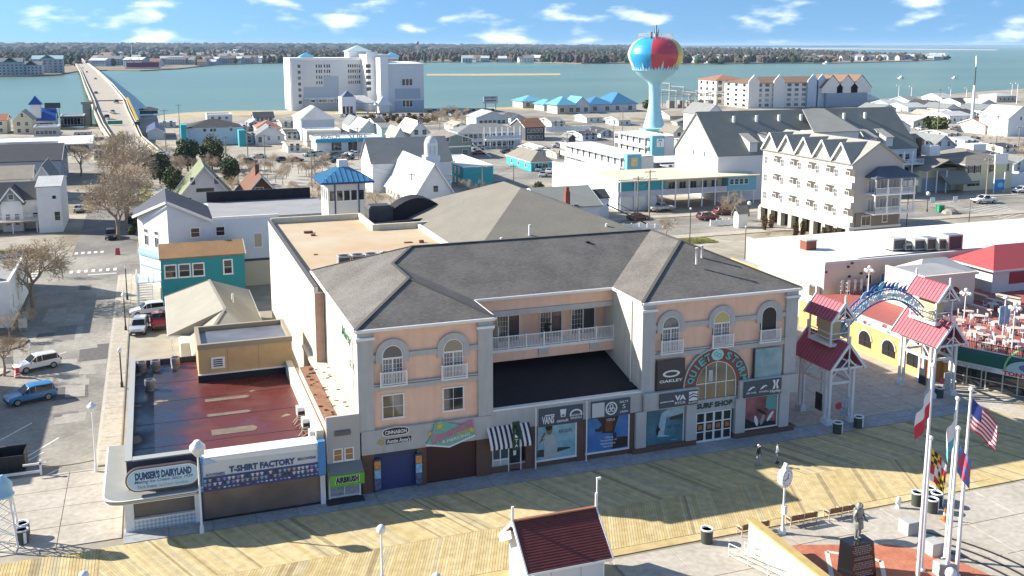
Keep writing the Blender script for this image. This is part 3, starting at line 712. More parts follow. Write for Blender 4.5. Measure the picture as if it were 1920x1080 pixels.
# arched windows with little balconies
def arch_window(c,dark=False,tint=None):
 r=.8;z0,zs=8.62,10.8;n=12
 p=MB();pts=[(c-r,z0),(c+r,z0)]+[(c+r*cos(pi*i/n),zs+r*sin(pi*i/n))for i in range(n+1)]
 p.prismy(pts,YF+.02,YF+.14,0)
 o=part('arched_window',MB().arch(c-r+.07,c+r-.07,z0,zs,YF-.03,YF+.1,.07),WHITE,shop)
 part('pane',p,DARK if dark else mat('curtained_glass',(.14,.145,.15),.1,var=.7,vs=1.6,spec=.8),o)
 if not dark:
  m=MB();m.box(c-r,c+r,YF-.02,YF+.03,10.5,10.64);m.box(c-.05,c+.05,YF-.02,YF+.03,z0,10.5)
  for i in(-.55,-.3,.3,.55):m.box(c+i-.015,c+i+.015,YF-.005,YF+.03,z0,10.5)
  for j in range(1,5):m.box(c-r,c+r,YF-.005,YF+.03,z0+.376*j-.015,z0+.376*j+.015)
  part('muntins',m,WHITE,o)
  if tint:
   k=[(c-r*.93,10.66),(c+r*.93,10.66)]+[(c+r*.93*cos(pi*i/n),zs+r*.93*sin(pi*i/n))for i in range(n+1)]
   part('blind',MB().prismy(k,YF+.0,YF+.018,0),tint,o)
 railing_part(shop,(c-1.0,YF-.32),(c+1.0,YF-.32),1.02,.115,8.55,name='window_railing',post=2.0)
 b=MB();b.box(c-1.05,c+1.05,YF-.37,YF-.1,8.44,8.55);b.box(c-1.0,c-.93,YF-.32,YF,9.5,9.57);b.box(c+.93,c+1.0,YF-.32,YF,9.5,9.57);part('balcony_slab',b,WHITE,shop)
YBL=mat('yellow_blind',(0.55,0.45,0.2),.8);TAN=mat('tan_blind',(0.33,0.28,0.2),.8)
arch_window(16.15,tint=mat('grey_blind',(0.16,0.14,0.13),.7));arch_window(20.95,tint=TAN)
arch_window(39.95);arch_window(44.85,tint=YBL);arch_window(49.6,dark=True)
window(shop,16.15,YF+.13,5.85,'-Y',1.55,1.75,2,2,.12,joined=False);window(shop,20.95,YF+.13,5.85,'-Y',1.55,1.75,2,2,.12,joined=False)
# recessed balcony in the middle
b=MB();b.box(24.1,37.3,76.9,79.2,8.25,8.5);part('balcony_floor',b,WHITE,shop)
b=MB();b.box(24.1,37.3,76.95,77.25,7.45,8.249);part('balcony_beam',b,PEACH,shop)
b=MB();b.box(24.1,37.3,77.2,77.34,11.35,11.8);part('balcony_band',b,GREYS,shop)
b=MB()
for x in(25.6,30.6,35.4):b.box(x-.45,x+.45,76.83,76.949,7.7,8.249)
part('bracket',b,GREYL,shop)
railing_part(shop,(24.15,76.98),(37.25,76.98),1.1,.14,8.5,post=1.65)
sl=mat('patio_door_glass',(0.05,0.05,0.06),.1,spec=.8)
def slider(x,w=2.0):
 o=part('sliding_door',MB().box(x-w/2-.08,x-w/2,79.1,79.2,8.5,10.85).box(x+w/2,x+w/2+.08,79.1,79.2,8.5,10.85).box(x-w/2,x+w/2,79.1,79.2,10.75,10.85).box(x-.05,x+.05,79.11,79.2,8.5,10.75),WHITE,shop)
 part('pane',MB().box(x-w/2,x+w/2,79.15,79.19,8.5,10.75),sl,o)
 m=MB()
 for i in range(1,4):m.box(x-w/2+i*w/8-.012,x-w/2+i*w/8+.012,79.135,79.15,8.5,10.75)
 for j in range(1,5):m.box(x-w/2,x,79.135,79.15,8.5+j*.45-.012,8.5+j*.45+.012)
 part('muntins',m,WHITE,o)
slider(28.2);slider(32.2);slider(35.3,2.2);slider(25.2,1.6)
part('privacy_screen',MB().box(26.55,26.62,77.1,79.1,8.5,10.4),WHITE,shop)
# black sloped roof of the front ground floor between the wings
b=MB();b.slab([(24.05,71.9,5.3),(37.35,71.9,5.3),(37.35,79.18,6.9),(24.05,79.18,6.9)],.2)
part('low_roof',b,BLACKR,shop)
b=MB();b.box(24.05,37.35,71.42,71.898,5.29,5.42);part('low_roof_edge',b,WHITE,shop)
# ground floor: front wall in pieces between the openings
g=MB()
def gf(x0,x1,z0,z1,y=YF):g.box(x0,x1,y,y+.3,z0,z1)
gf(13.6,24.0,3.15,5.0,YF-.14)
gf(13.6,24.0,5.001,5.06,YF-.2)
gf(24.0,37.4,3.6,5.28,YF-.05);gf(24.0,37.4,0,.7)
gf(37.4,42.55,3.7,5.25,YF-.45);gf(46.6,52.6,3.65,5.3,YF-.45)
gf(42.55,46.6,2.75,3.9,YF-.04)
part('sign_band',g,GREYS,shop)
g=MB()
for x0,x1 in((13.6,14.55),(17.9,18.65),(22.75,24.0)):g.box(x0,x1,YF-.15,YF+.3,0,3.149)
g.box(24.0,37.4,YF-.02,YF+.4,.001,.62)
for x0,x1 in((26.95,27.85),(31.4,32.2),(36.2,36.68)):g.box(x0,x1,YF-.08,YF+.3,.0,3.59)
part('brick_pier',g,BRICK,shop)
g=MB()
for x in(37.2,41.98,46.85,51.35):g.box(x-.48,x+.48,YF-.35,YF+.25,.5,3.649)
part('column',g,GREYL,shop)
g=MB()
for x0,x1 in((36.4,42.5),(46.25,52.4)):g.box(x0,x1,YF-.42,YF+.3,0,.499)
part('column_base',g,BRICK,shop)
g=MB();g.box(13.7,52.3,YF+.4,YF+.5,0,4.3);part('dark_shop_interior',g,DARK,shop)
part('roller_shutter',MB().box(14.6,17.85,YF+.12,YF+.2,0,3.1),BLUESH,shop,label='blue roller shutter')
part('roller_shutter',MB().box(18.7,22.7,YF+.12,YF+.2,0,3.1),BROWNSH,shop,label='dark brown roller shutter')
part('shutter_box',MB().box(14.56,17.89,YF-.02,YF+.1,2.75,3.1),mat('navy_trim',(0.02,0.03,0.09),.5),shop)
# narrow poster boards beside the blue shutter
def poster_board(x):
 o=part('poster_board',MB().box(x-.28,x+.28,YF-.3,YF-.16,.25,2.75),mat('navy_panel',(0.03,0.04,0.12),.5),shop)
 for z0,z1,m in((2.0,2.6,mat('orange_print',(0.62,0.27,0.05),.5,var=.5,vs=6)),(1.2,1.95,mat('blue_print',(0.25,0.47,0.66),.5,var=.5,vs=5)),(.3,1.15,mat('navy_print',(0.10,0.12,0.22),.5,var=.9,vs=7))):
  part('poster',MB().box(x-.24,x+.24,YF-.315,YF-.301,z0,z1),m,o)
poster_board(14.75);poster_board(18.0)
# snack counter with striped awning
part('counter_window',MB().box(24.15,25.5,YF+.02,YF+.12,1.25,2.3),GLASSB,shop);
f=MB();
for x in(24.1,24.75,25.45,26.5):f.box(x,x+.08,YF-.03,YF+.14,.72 if x<25.4 else 0,2.45)
f.box(24.1,26.58,YF-.031,YF+.14,2.451,2.6);f.box(24.1,25.45,YF-.032,YF+.14,1.1,1.22);f.box(25.53,26.5,YF-.02,YF+.1,0,.15)
part('shopfront_frame',f,WHITE,shop)
part('shop_door',MB().box(25.55,26.48,YF+.03,YF+.1,.15,2.44),GLASS,shop)
part('door_notice',MB().box(25.9,26.15,YF+.01,YF+.028,1.35,1.75),WHITE,shop)
part('counter_panel',MB().box(24.15,25.5,YF-.01,YF+.1,.72,1.1),GREYL,shop)
aw=thing('striped_awning','black and white striped awning over the snack counter left of the posters','awning',(25.3,71.3,2.6))
n=18;cols=[mat('awning_white',(0.75,0.72,0.72),.8),mat('awning_black',(0.03,0.025,0.035),.8)]
def aw_at(x,t):
 return(x,YF-.1-1.05*t,4.05-1.25*t+.12*sin(pi*t))
for i in range(n):
 xa,xb=23.6+3.6*i/n,23.6+3.6*(i+1)/n;m=MB()
 for k in range(4):
  m.slab([aw_at(xa,(k+1)/4),aw_at(xb,(k+1)/4),aw_at(xb,k/4),aw_at(xa,k/4)],.03)
 q=aw_at(xa,1);m.box(xa,xb,q[1]-.012,q[1]+.012,q[2]-.28,q[2])
 part('stripe',m,cols[i%2],aw)
m=MB();m.tube((27.7,YF-.35,0),(27.7,YF-.35,5.2),.06,6);m.box(27.64,27.76,YF-.3,YF-.06,5.1,5.2)
solo('awning_post',m,WHITE,'thin white post standing right of the striped awning','post',loc=(27.7,YF-.35,0))
solo('downpipe',MB().tube((32.2,YF-.3,0),(32.2,YF-.3,5.25),.06,6).box(32.14,32.26,YF-.28,YF-.06,5.12,5.22),WHITE,'thin white downpipe between the two big blue poster windows','pipe',loc=(32.2,YF-.3,0))
gs=thing('green_blade_sign','dark green oval-topped blade sign hanging above the striped awning','sign',(25.75,71.0,3.0))
GRN=mat('dark_green_sign',(0.012,0.05,0.03),.5)
part('sign_plate',MB().box(25.65,25.75,70.3,71.05,2.3,4.3),GRN,gs)
gsf=part('sign_face',MB().box(25.42,25.98,70.24,70.3,2.35,4.7),GRN,gs)
part('emblem',MB().lathe([(.2,-.012),(.2,.012)],16),mat('pale_emblem',(.5,.55,.5),.5),gs,world=False)
gs.children[-1].rotation_euler=(pi/2,0,0);gs.children[-1].location=(25.7-25.75,70.23-71.0,4.4-3.0)
for i,ch in enumerate('RITA'):text(ch,gs,(25.7,70.225,3.92-.4*i),.26,.27,WHITE,bold=.02)
# ================================================================== SIGNS ON THE SURF SHOP
def OY(px,py,Y):
 d=ray(px,py);t=Y/d.y;p=CAMP+d*t;return p.x,p.z
def ell(cx,cz,rx,rz,n=20,a0=0,a1=2*pi):return[(cx+rx*cos(a0+(a1-a0)*i/n),cz+rz*sin(a0+(a1-a0)*i/n))for i in range(n if abs(a1-a0)>6.2 else n+1)]
def flat(par,pts,y,m,name='print',t=.012):return part(name,MB().prismy(pts,y-t,y),m,par)
def rectp(x0,x1,z0,z1):return[(x0,z0),(x1,z0),(x1,z1),(x0,z1)]
def ring(par,cx,cz,rx,rz,k,y,m,name='print',n=24):
 mb=MB();a=ell(cx,cz,rx,rz,n);b=ell(cx,cz,rx*k[0],rz*k[1],n)
 for i in range(n):j=(i+1)%n;mb.prismy([b[i],a[i],a[j],b[j]],y-.014,y)
 return part(name,mb,m,par)
NAVY=mat('navy_panel_slate',(0.055,0.075,0.10),.5,var=.06,vs=2);WH=mat('white_print',(.74,.75,.76),.5);BLK=mat('black_print',(.012,.012,.014),.5)
CHAR=mat('charcoal_panel',(0.045,0.042,0.045),.5);TEAL=mat('teal_letters',(0.10,0.42,0.42),.45)
def sign(name,label,x,y,z,cat='sign'):return thing(name,label,cat,(x,y,z))
# bun shop and pretzel shop signs
x,z=OY(742,809,71.3)
s=sign('shop_sign','black oval sign with white rim and lettering, upper of two over the blue shutter',x,71.35,z)
flat(s,ell(x,z,1.05,.36,8)[0:0]or[(x-.75,z-.32),(x+.75,z-.32),(x+1.02,z-.2),(x+1.08,z),(x+1.02,z+.2),(x+.75,z+.32),(x+.2,z+.36),(x,z+.42),(x-.2,z+.36),(x-.75,z+.32),(x-1.02,z+.2),(x-1.08,z),(x-1.02,z-.2)],71.34,WH,'sign_rim',.06)
flat(s,[(x-.73,z-.25),(x+.73,z-.25),(x+.95,z-.15),(x+1.0,z),(x+.95,z+.15),(x+.73,z+.25),(x,z+.33),(x-.73,z+.25),(x-.95,z+.15),(x-1.0,z),(x-.95,z-.15)],71.28,BLK,'sign_plate',.03)
text('CINNABON',s,(x,71.24,z),1.7,.3,WH,bold=.02)
x,z=OY(742,826,71.3)
s=sign('shop_sign','white script sign with round pretzel emblem just above the blue shutter',x,71.35,z)
flat(s,ell(x-1.1,z,.28,.3),71.34,mat('cream_disc',(.45,.40,.28),.6),'emblem',.06);ring(s,x-1.1,z,.17,.18,(.6,.6),71.275,mat('gold_print',(.35,.25,.08),.6))
flat(s,[(x-.78,z-.24),(x+1.2,z-.18),(x+1.24,z+.2),(x-.72,z+.17)],71.335,BLK,'sign_plate',.02)
text("Auntie Anne's",s,(x+.22,71.30,z),1.85,.34,WH,bold=.02,shear=.1)
# tattoo parlour diamond sign
TEALS=mat('mint_panel',(0.16,0.42,0.33),.5,var=.12,vs=2);PINK=mat('pink_letters',(0.55,0.16,0.30),.5);YEL=mat('yellow_print',(0.62,0.48,0.05),.5)
x,z=OY(847,813,71.2)
s=sign('parlour_sign','mint kite-shaped tattoo parlour sign with pink script above brown shutter',x,71.3,z)
flat(s,[(x-2.05,z-.62),(x-.2,z-1.0),(x+1.85,z-.35),(x+1.75,z+.25),(x-.9,z+1.15),(x-1.35,z+1.0),(x-1.6,z+.2)],71.32,TEALS,'sign_plate',.1)
flat(s,[(x-2.1,z-.72),(x-.2,z-1.12),(x+1.9,z-.46),(x+1.9,z-.34),(x-.2,z-.98),(x-2.1,z-.58)],71.3,WH,'sign_rim',.12)
o=text('Dimensions',s,(x+.05,71.18,z+.22),3.7,.8,PINK,bold=.03,shear=.25);o.rotation_euler=(pi/2,-.32,0)
text('PIERCING',s,(x+.55,71.18,z-.38),1.9,.24,WH,bold=.01).rotation_euler=(pi/2,-.2,0)
text('TATTOO',s,(x+.9,71.17,z-.02),.95,.3,YEL,bold=.03).rotation_euler=(pi/2,-.2,0)
text('&',s,(x-.65,71.18,z-.5),.25,.35,WH)
def star(cx,cz,r):return[(cx+(r if i%2==0 else r*.42)*sin(pi*i/5),cz+(r if i%2==0 else r*.42)*cos(pi*i/5))for i in range(10)][::-1]
for a,b,r in((x-1.0,z+.75,.34),(x+1.62,z+.12,.3),(x-1.75,z+.25,.2)):flat(s,star(a,b,r),71.2,YEL,'star',.03)
# sign plates and poster windows, left middle
def fit(s,x0,x1,z0,z1,X0,X1,Z0,Z1):s.scale=((X1-X0)/(x1-x0),1,(Z1-Z0)/(z1-z0));s.location.x=(X0+X1)/2;s.location.z=Z0
def poster(label,x0,x1,z0,z1,y,m,frame=True):
 t=sign('poster_window',label,(x0+x1)/2,y,z0,'poster')
 flat(t,rectp(x0,x1,z0,z1),y,m,'print',.03)
 if frame:flat(t,rectp(x0-.1,x1+.1,z0-.12,z0),y,WHITE,'frame_sill',.06);flat(t,rectp(x1,x1+.09,z0,z1),y,WHITE,'frame_side',.05)
 return t
def plate(label,x0,x1,z0,z1,y,m=NAVY):
 t=sign('brand_sign',label,(x0+x1)/2,y,z0);flat(t,rectp(x0,x1,z0,z1),y,m,'sign_plate',.08);return t
s=plate('slate sign board with three white logos above the man in a white tee',27.3,30.75,2.95,4.35,71.4)
text('VANS',s,(28.0,71.31,3.45),.95,.62,WH,bold=.03);flat(s,rectp(27.75,28.5,3.78,3.86),71.31,WH)
text('sanuk',s,(29.15,71.31,3.27),.95,.25,WH,bold=.015,shear=.2);flat(s,[(29.0,3.55),(29.35,3.55),(29.42,4.15),(28.93,4.15)],71.31,WH);flat(s,ell(29.17,3.68,.12,.07),71.295,NAVY)
ring(s,30.2,3.62,.5,.42,(.78,.72),71.31,WH);flat(s,rectp(29.65,30.75,3.1,3.5),71.29,NAVY);text('RAINBOW',s,(30.2,71.27,3.58),.9,.17,WH,bold=.02);text('SANDALS',s,(30.2,71.27,3.36),.9,.17,WH,bold=.02);fit(s,27.3,30.75,2.95,4.35,28.05,31.9,3.5,5.0)
BEACH=mat('beach_print',(0.13,0.30,0.37),.35,var=.35,vs=1.2,col2=(.36,.55,.60));SKIN=mat('print_skin',(.20,.12,.08),.5);TEE=mat('print_tee',(.40,.44,.44),.5,var=.15,vs=4)
s=poster('poster window of a dark-haired man in a white tee at the beach',27.35,30.3,.62,2.92,71.44,BEACH)
flat(s,ell(28.25,2.55,.24,.32),71.40,SKIN);flat(s,ell(28.22,2.74,.27,.22),71.385,BLK)
flat(s,[(27.85,.68),(28.85,.68),(28.9,1.6),(28.75,2.1),(28.35,2.24),(28.0,2.2),(27.8,1.9)],71.395,TEE)
flat(s,[(27.75,1.9),(27.45,1.75),(27.85,2.45),(28.0,2.35),(27.72,1.98),(27.95,2.0)],71.388,SKIN);flat(s,[(28.85,1.0),(29.9,1.15),(29.85,1.25),(28.9,1.3)],71.388,mat('print_dark',(.04,.05,.05),.5));flat(s,[(27.36,.85),(27.85,.8),(27.85,1.3),(27.4,1.3)],71.388,mat('print_dark',(0,0,0)))
text('RIP CURL',s,(29.55,71.40,2.36),1.1,.22,mat('print_blue',(.03,.08,.14),.5),bold=.02);fit(s,27.35,30.3,.62,2.92,27.95,31.3,.65,3.6)
s=plate('slate sign board with white ring emblem and a blank white square',31.5,34.55,3.0,4.42,71.36)
flat(s,rectp(31.55,32.5,3.1,4.3),71.27,mat('blank_board',(.55,.56,.55),.5));ring(s,33.05,3.7,.46,.56,(.8,.8),71.27,WH);
for i in range(3):ring(s,33.05+.17*sin(2.09*i),3.68+.2*cos(2.09*i),.16,.18,(.6,.6),71.265,WH)
text('SALTY',s,(34.05,71.27,4.15),.7,.18,WH,bold=.02);text('S',s,(34.05,71.27,3.75),.24,.36,WH);text('CREW',s,(34.05,71.27,3.3),.66,.18,WH,bold=.02);fit(s,31.5,34.55,3.0,4.42,32.65,36.2,3.6,5.05)
BLUEP=mat('sea_blue_print',(0.035,0.12,0.36),.35,var=.4,vs=.8,col2=(.10,.25,.50))
s=poster('blue poster window of a dark torso reaching sideways with white words',31.4,34.4,.75,3.0,71.43,BLUEP)
DK=mat('print_dark_brown',(.035,.018,.014),.5)
flat(s,[(32.5,1.95),(33.35,1.85),(33.5,2.4),(33.7,2.98),(32.1,2.98),(32.45,2.55)],71.395,DK);flat(s,[(32.0,2.1),(32.4,2.05),(32.6,2.3),(32.5,2.5),(32.2,2.25),(32.0,2.3)],71.39,DK)
flat(s,[(32.7,2.0),(33.2,2.0),(33.25,2.7),(32.75,2.7)],71.385,mat('print_rust',(.15,.045,.02),.5));flat(s,[(33.2,.8),(34.38,.85),(34.38,1.5),(33.6,1.55)],71.392,DK);flat(s,[(33.3,1.0),(33.6,.9),(33.5,1.9),(33.3,1.85)],71.388,DK)
text('VISSLA',s,(33.1,71.375,2.78),.65,.17,WH)
for i,tx in enumerate(('A Force','Temperature on','Performance','Apparel')):text(tx,s,(33.0-.03*i,71.37,1.62-.2*i),(.6,1.2,1.05,.7)[i],.15,WH,bold=.01)
fit(s,31.4,34.4,.75,3.0,32.3,36.1,.65,3.6)
# sunglasses board
s=plate('tall charcoal board with a white ellipse logo left of the shop arch',38.55,40.95,4.95,8.0,71.4,CHAR)
flat(s,rectp(38.45,38.55,4.95,8.05),71.42,BLK,'board_edge',.12)
ring(s,39.75,6.55,.75,.36,(.72,.58),71.31,WH);text('OAKLEY',s,(39.75,71.31,5.82),2.05,.3,WH,bold=.03);fit(s,38.55,40.95,4.95,8.0,38.7,41.3,5.3,7.9)
s=plate('slate sign board with white wave logo on the left canopy of the shop',38.9,42.0,3.38,4.72,70.98)
text('patagonia',s,(39.5,70.89,3.95),1.1,.2,WH,bold=.03);text('VA',s,(40.55,70.89,4.2),.9,.5,WH,bold=.05);text('RVCA',s,(40.55,70.89,3.72),.85,.25,WH,bold=.02)
flat(s,rectp(41.25,41.95,3.75,4.62),70.895,WH);flat(s,[(41.25,4.2),(41.6,4.4),(41.95,4.25),(41.95,4.33),(41.6,4.5),(41.25,4.32)],70.88,NAVY);flat(s,[(41.25,3.95),(41.6,4.12),(41.95,3.98),(41.95,4.1),(41.6,4.24),(41.25,4.06)],70.88,NAVY);text('BILLABONG',s,(41.6,70.89,3.58),.72,.14,WH,bold=.02);fit(s,38.9,42.0,3.38,4.72,38.75,42.4,3.85,5.1)
WAVE=mat('wave_print',(0.02,0.07,0.10),.35,var=.6,vs=.55,col2=(.11,.28,.36));SPRAY=mat('print_spray',(.33,.48,.53),.5,var=.25,vs=2)
s=poster('dark teal poster window of a surfer under a breaking wave',38.25,41.75,.62,3.4,71.42,WAVE)
flat(s,[(39.4,2.1),(39.6,2.9),(40.4,3.25),(41.7,3.2),(41.7,2.75),(40.8,2.55),(40.1,2.6),(39.9,1.3),(40.6,1.15),(39.3,1.2)],71.385,SPRAY);flat(s,[(39.2,1.35),(39.32,1.35),(39.38,1.6),(39.55,1.75),(39.38,1.95),(39.3,2.1),(39.2,1.9),(39.1,1.7)],71.37,BLK);flat(s,[(40.4,2.35),(41.7,2.35),(41.7,2.7),(40.5,2.6)],71.37,mat('print_dark',(0,0,0)))
text('RIP CURL',s,(40.9,71.37,1.85),1.3,.24,mat('print_blue',(0,0,0)),bold=.03);text('ripcurl.com',s,(40.9,71.37,.85),.6,.1,WH);fit(s,38.25,41.75,.62,3.4,37.85,41.3,.45,3.8)
# arch over the entrance: red ring band with turquoise letters
ac,azs,ar=44.45,5.25,2.0
RED=mat('brick_red_stucco',(0.26,0.085,0.06),.85,var=.1,vs=3)
s=sign('arch_sign','red arch band with turquoise letters round the big shop entrance window',ac,71.4,3.9)
part('arch_band',MB().arch(ac-ar,ac+ar,4.9,azs,71.34,71.5,1.15,n=20),RED,s);part('arch_rim',MB().arch(ac-ar-1.15,ac+ar+1.15,4.9,azs,71.30,71.5,.12,n=20),GREYL,s)
def arch_text(txt,a0,a1,r=2.62,h=.72):
 for i,ch in enumerate(txt):
  a=a0+(a1-a0)*i/(len(txt)-1);px,pz=ac+r*cos(a),azs+r*sin(a)
  o=text(ch,s,(px,71.27,pz),.58 if ch!='I' else .16,h,TEAL,bold=.04);o.rotation_euler=(pi/2,-(a-pi/2),0)
  e=text(ch,s,(px+.03,71.315,pz-.03),.64 if ch!='I' else .22,h+.06,BLK,bold=.06);e.rotation_euler=(pi/2,-(a-pi/2),0)
arch_text('QUIET',radians(168),radians(112));arch_text('STORM',radians(66),radians(6))
flat(s,ell(ac-.05,azs+2.62,.62,.52,8),71.3,mat('aqua_emblem',(.35,.62,.62),.5),'emblem',.06);ring(s,ac-.2,azs+2.7,.2,.2,(.6,.6),71.235,TEAL);ring(s,ac+.12,azs+2.55,.2,.2,(.6,.6),71.235,TEAL)
flat(s,[(ac-.5,azs+3.2),(ac+.5,azs+3.2),(ac+.62,azs+3.7),(ac-.62,azs+3.7)],71.3,GREYL,'keystone',.16)
n=16;pts=[(ac-ar,3.95),(ac+ar,3.95)]+[(ac+ar*cos(pi*i/n),azs+ar*sin(pi*i/n))for i in range(n+1)]
o=part('arched_window',MB().arch(ac-ar+.08,ac+ar-.08,3.95,azs,71.42,71.54,.08,n=16),WHITE,shop)
part('pane',MB().prismy(pts,71.485,71.54),mat('arch_glass',(.10,.10,.085),.12,var=.35,vs=.8,spec=.9),o)
m=MB()
for i in(-1.0,0,1.0):m.box(ac+i-.035,ac+i+.035,71.45,71.49,3.95,azs+sqrt(ar*ar-i*i))
m.box(ac-ar,ac+ar,71.452,71.492,5.3,5.37);part('muntins',m,WHITE,o)
part('pane_letter',text_mesh('1',1),WH,o)if False else text('1',o,(ac-.55,71.44,6.0),.42,1.0,mat('pale_decal',(.45,.47,.48),.5),bold=.02)
text('SURF SHOP',shop,(44.4,71.42,3.35),3.6,.52,mat('dark_letters',(.03,.05,.055),.5),bold=.06);text('SURF SHOP',shop,(44.44,71.45,3.32),3.65,.52,WH,bold=.05)
# shop doors: four leaves
for i in range(4):
 xa=42.6+i*.88;o=part('shop_door',MB().box(xa,xa+.09,71.42,71.5,.05,2.74).box(xa+.78,xa+.86,71.42,71.5,.05,2.74).box(xa+.09,xa+.78,71.42,71.5,.05,.22).box(xa+.09,xa+.78,71.42,71.5,1.78,1.88).box(xa+.09,xa+.78,71.42,71.5,.95,1.03).box(xa+.09,xa+.78,71.42,71.5,2.66,2.74),WHITE,shop)
 part('pane',MB().box(xa+.09,xa+.78,71.47,71.49,.2,2.7),GLASS,o);flat(o,rectp(xa+.24,xa+.64,1.2,1.62),71.46,mat('orange_poster',(.45,.14,.05),.5,var=.4,vs=9),'door_poster')
 # right wing
s=plate('tall sea-spray blue board right of the shop arch, dark left edge',48.75,51.05,4.95,7.95,71.4,mat('spray_print',(0.06,0.20,0.24),.4,var=.4,vs=.5,col2=(.34,.48,.50)))
flat(s,rectp(48.63,48.75,4.95,8.0),71.42,BLK,'board_edge',.14);text('COSTA',s,(50.0,71.3,6.35),1.3,.3,mat('pale_decal',(0,0,0)),bold=.0);fit(s,48.75,51.05,4.95,7.95,48.2,50.95,5.25,7.9)
s=plate('slate sign board with two wave logos and curved brackets on the right canopy',48.35,51.55,3.6,4.85,70.98)
for cx,tx in((49.0,'RIP CURL'),(50.05,"O'NEILL")):text(tx,s,(cx,70.89,3.95),.85,.14,WH,bold=.02);flat(s,[(cx-.35,4.12),(cx-.1,4.2),(cx+.1,4.35),(cx+.3,4.3),(cx+.15,4.45),(cx-.1,4.4),(cx-.3,4.22)],70.895,WH)
for sg in(-1,1):flat(s,[(51.05+sg*.08,4.05),(51.05+sg*.28,4.05),(51.05+sg*.14,4.4),(51.05+sg*.28,4.75),(51.05+sg*.08,4.75),(51.05+sg*.02,4.4)][::sg],70.895,WH)
text('Hurley',s,(51.05,70.89,3.85),.95,.32,WH,bold=.02);fit(s,48.35,51.55,3.6,4.85,46.95,50.75,3.75,5.2)
s=poster('poster window with pink sky and black and white surfboards',48.75,51.4,.65,3.55,71.42,mat('board_print',(.10,.03,.035),.4,var=.8,vs=.7,col2=(.42,.16,.18)))
for i,(bx,bz,an)in enumerate(((49.8,1.25,.2),(50.3,1.3,-.25),(50.9,1.5,-.5),(50.7,2.5,.3),(50.2,2.0,.9))):
 flat(s,[(bx+.13*cos(t)*cos(an)-.5*sin(t)*sin(an),bz+.13*cos(t)*sin(an)+.5*sin(t)*cos(an))for t in[2*pi*k/10 for k in range(10)]],71.385-.003*i,(WH,mat('print_grey',(.3,.33,.33),.5),WH,mat('print_teal',(.12,.33,.33),.5),BLK)[i])
flat(s,[(48.8,.7),(51.35,.7),(51.3,1.0),(50.6,1.15),(49.9,.95),(48.9,1.6)],71.39,BLK);flat(s,[(50.5,2.3),(51.35,2.0),(51.35,3.5),(50.6,3.5)],71.392,mat('print_teal',(0,0,0)))
fit(s,48.75,51.4,.65,3.55,47.25,50.7,.7,3.7)
# green letters on the lit side wall
GREENL=mat('green_letters',(0.02,0.16,0.07),.5)
text('Marty\'s',shop,(13.46,75.6,11.3),4.6,1.1,GREENL,bold=.03,shear=.2,rot=(pi/2,0,-pi/2));text('BOWL',shop,(13.46,73.7,9.6),2.2,.7,mat('dark_letters',(0,0,0)),rot=(pi/2,0,-pi/2))
# ================================================================== ICE-CREAM / T-SHIRT SHOP BLOCK
tee=thing('corner_shop','low corner shop block with shiny maroon flat roof, ice-cream sign and roller shutters','building',(3.6,84,0))
XL,XR,YB,YT=-3.0,10.6,70.75,96.5
WETR=None
def wet_roof():
 m=bpy.data.materials.new('wet_membrane');m.use_nodes=True;nt=m.node_tree;N=nt.nodes;L=nt.links;b=N['Principled BSDF']
 g=N.new('ShaderNodeNewGeometry');sp=N.new('ShaderNodeSeparateXYZ');L.new(g.outputs['Position'],sp.inputs[0])
 n=N.new('ShaderNodeTexNoise');n.inputs['Scale'].default_value=.22;n.inputs['Detail'].default_value=5;L.new(g.outputs['Position'],n.inputs['Vector'])
 # bare slate membrane to the left, red-oxide paint to the right, rusty towards the penthouse
 a=N.new('ShaderNodeMath');a.operation='MULTIPLY_ADD';a.inputs[1].default_value=.16;a.inputs[2].default_value=-.12;L.new(sp.outputs[0],a.inputs[0])
 s=N.new('ShaderNodeMath');s.operation='ADD';L.new(a.outputs[0],s.inputs[0]);L.new(n.outputs[0],s.inputs[1])
 cr=N.new('ShaderNodeValToRGB');e=cr.color_ramp.elements;e[0].position=.42;e[0].color=(0.022,0.024,0.045,1);e[1].position=.85;e[1].color=(0.105,0.022,0.018,1)
 for p,c in((.56,(0.05,0.022,0.035,1)),(.68,(0.10,0.025,0.025,1))):q=e.new(p);q.color=c
 L.new(s.outputs[0],cr.inputs[0])
 n2=N.new('ShaderNodeTexNoise');n2 .inputs['Scale'].default_value=.33;n2 .inputs['Detail'].default_value=7;mp=N.new('ShaderNodeMapping');mp.inputs['Location'].default_value=(3.3,1.2,0);L.new(g.outputs['Position'],mp.inputs[0]);L.new(mp.outputs[0],n2 .inputs['Vector'])
 st=N.new('ShaderNodeMapRange');st.inputs[1].default_value=.665;st.inputs[2].default_value=.69;L.new(n2 .outputs[0],st.inputs[0])
 mx=N.new('ShaderNodeMix');mx.data_type='RGBA';L.new(st.outputs[0],mx.inputs[0]);L.new(cr.outputs[0],mx.inputs[6]);mx.inputs[7].default_value=(0.23,0.19,0.14,1);L.new(mx.outputs[2],b.inputs['Base Color'])
 rr=N.new('ShaderNodeMapRange');rr.inputs[1].default_value=.35;rr.inputs[2].default_value=.68;rr.inputs[3].default_value=.16;rr.inputs[4].default_value=.7;L.new(n2 .outputs[0],rr.inputs[0]);L.new(rr.outputs[0],b.inputs['Roughness'])
 b.inputs['Specular IOR Level'].default_value=.45;n.inputs['Roughness'].default_value=.7
 return m
WETR=wet_roof()
CREAMP=mat('cream_paint',(0.55,0.50,0.40),.8,var=.08,vs=1);STEEL=mat('stainless',(0.5,0.5,0.5),.3,.9);SHUT=mat('grey_shutter',(0.15,0.135,0.125),.5,.2,var=.2,vs=.5,lines=(2,.09,.012))
w=MB();w.box(XL,XR,YB+.8,YT,0,4.2);part('wall',w,CREAMP,tee)
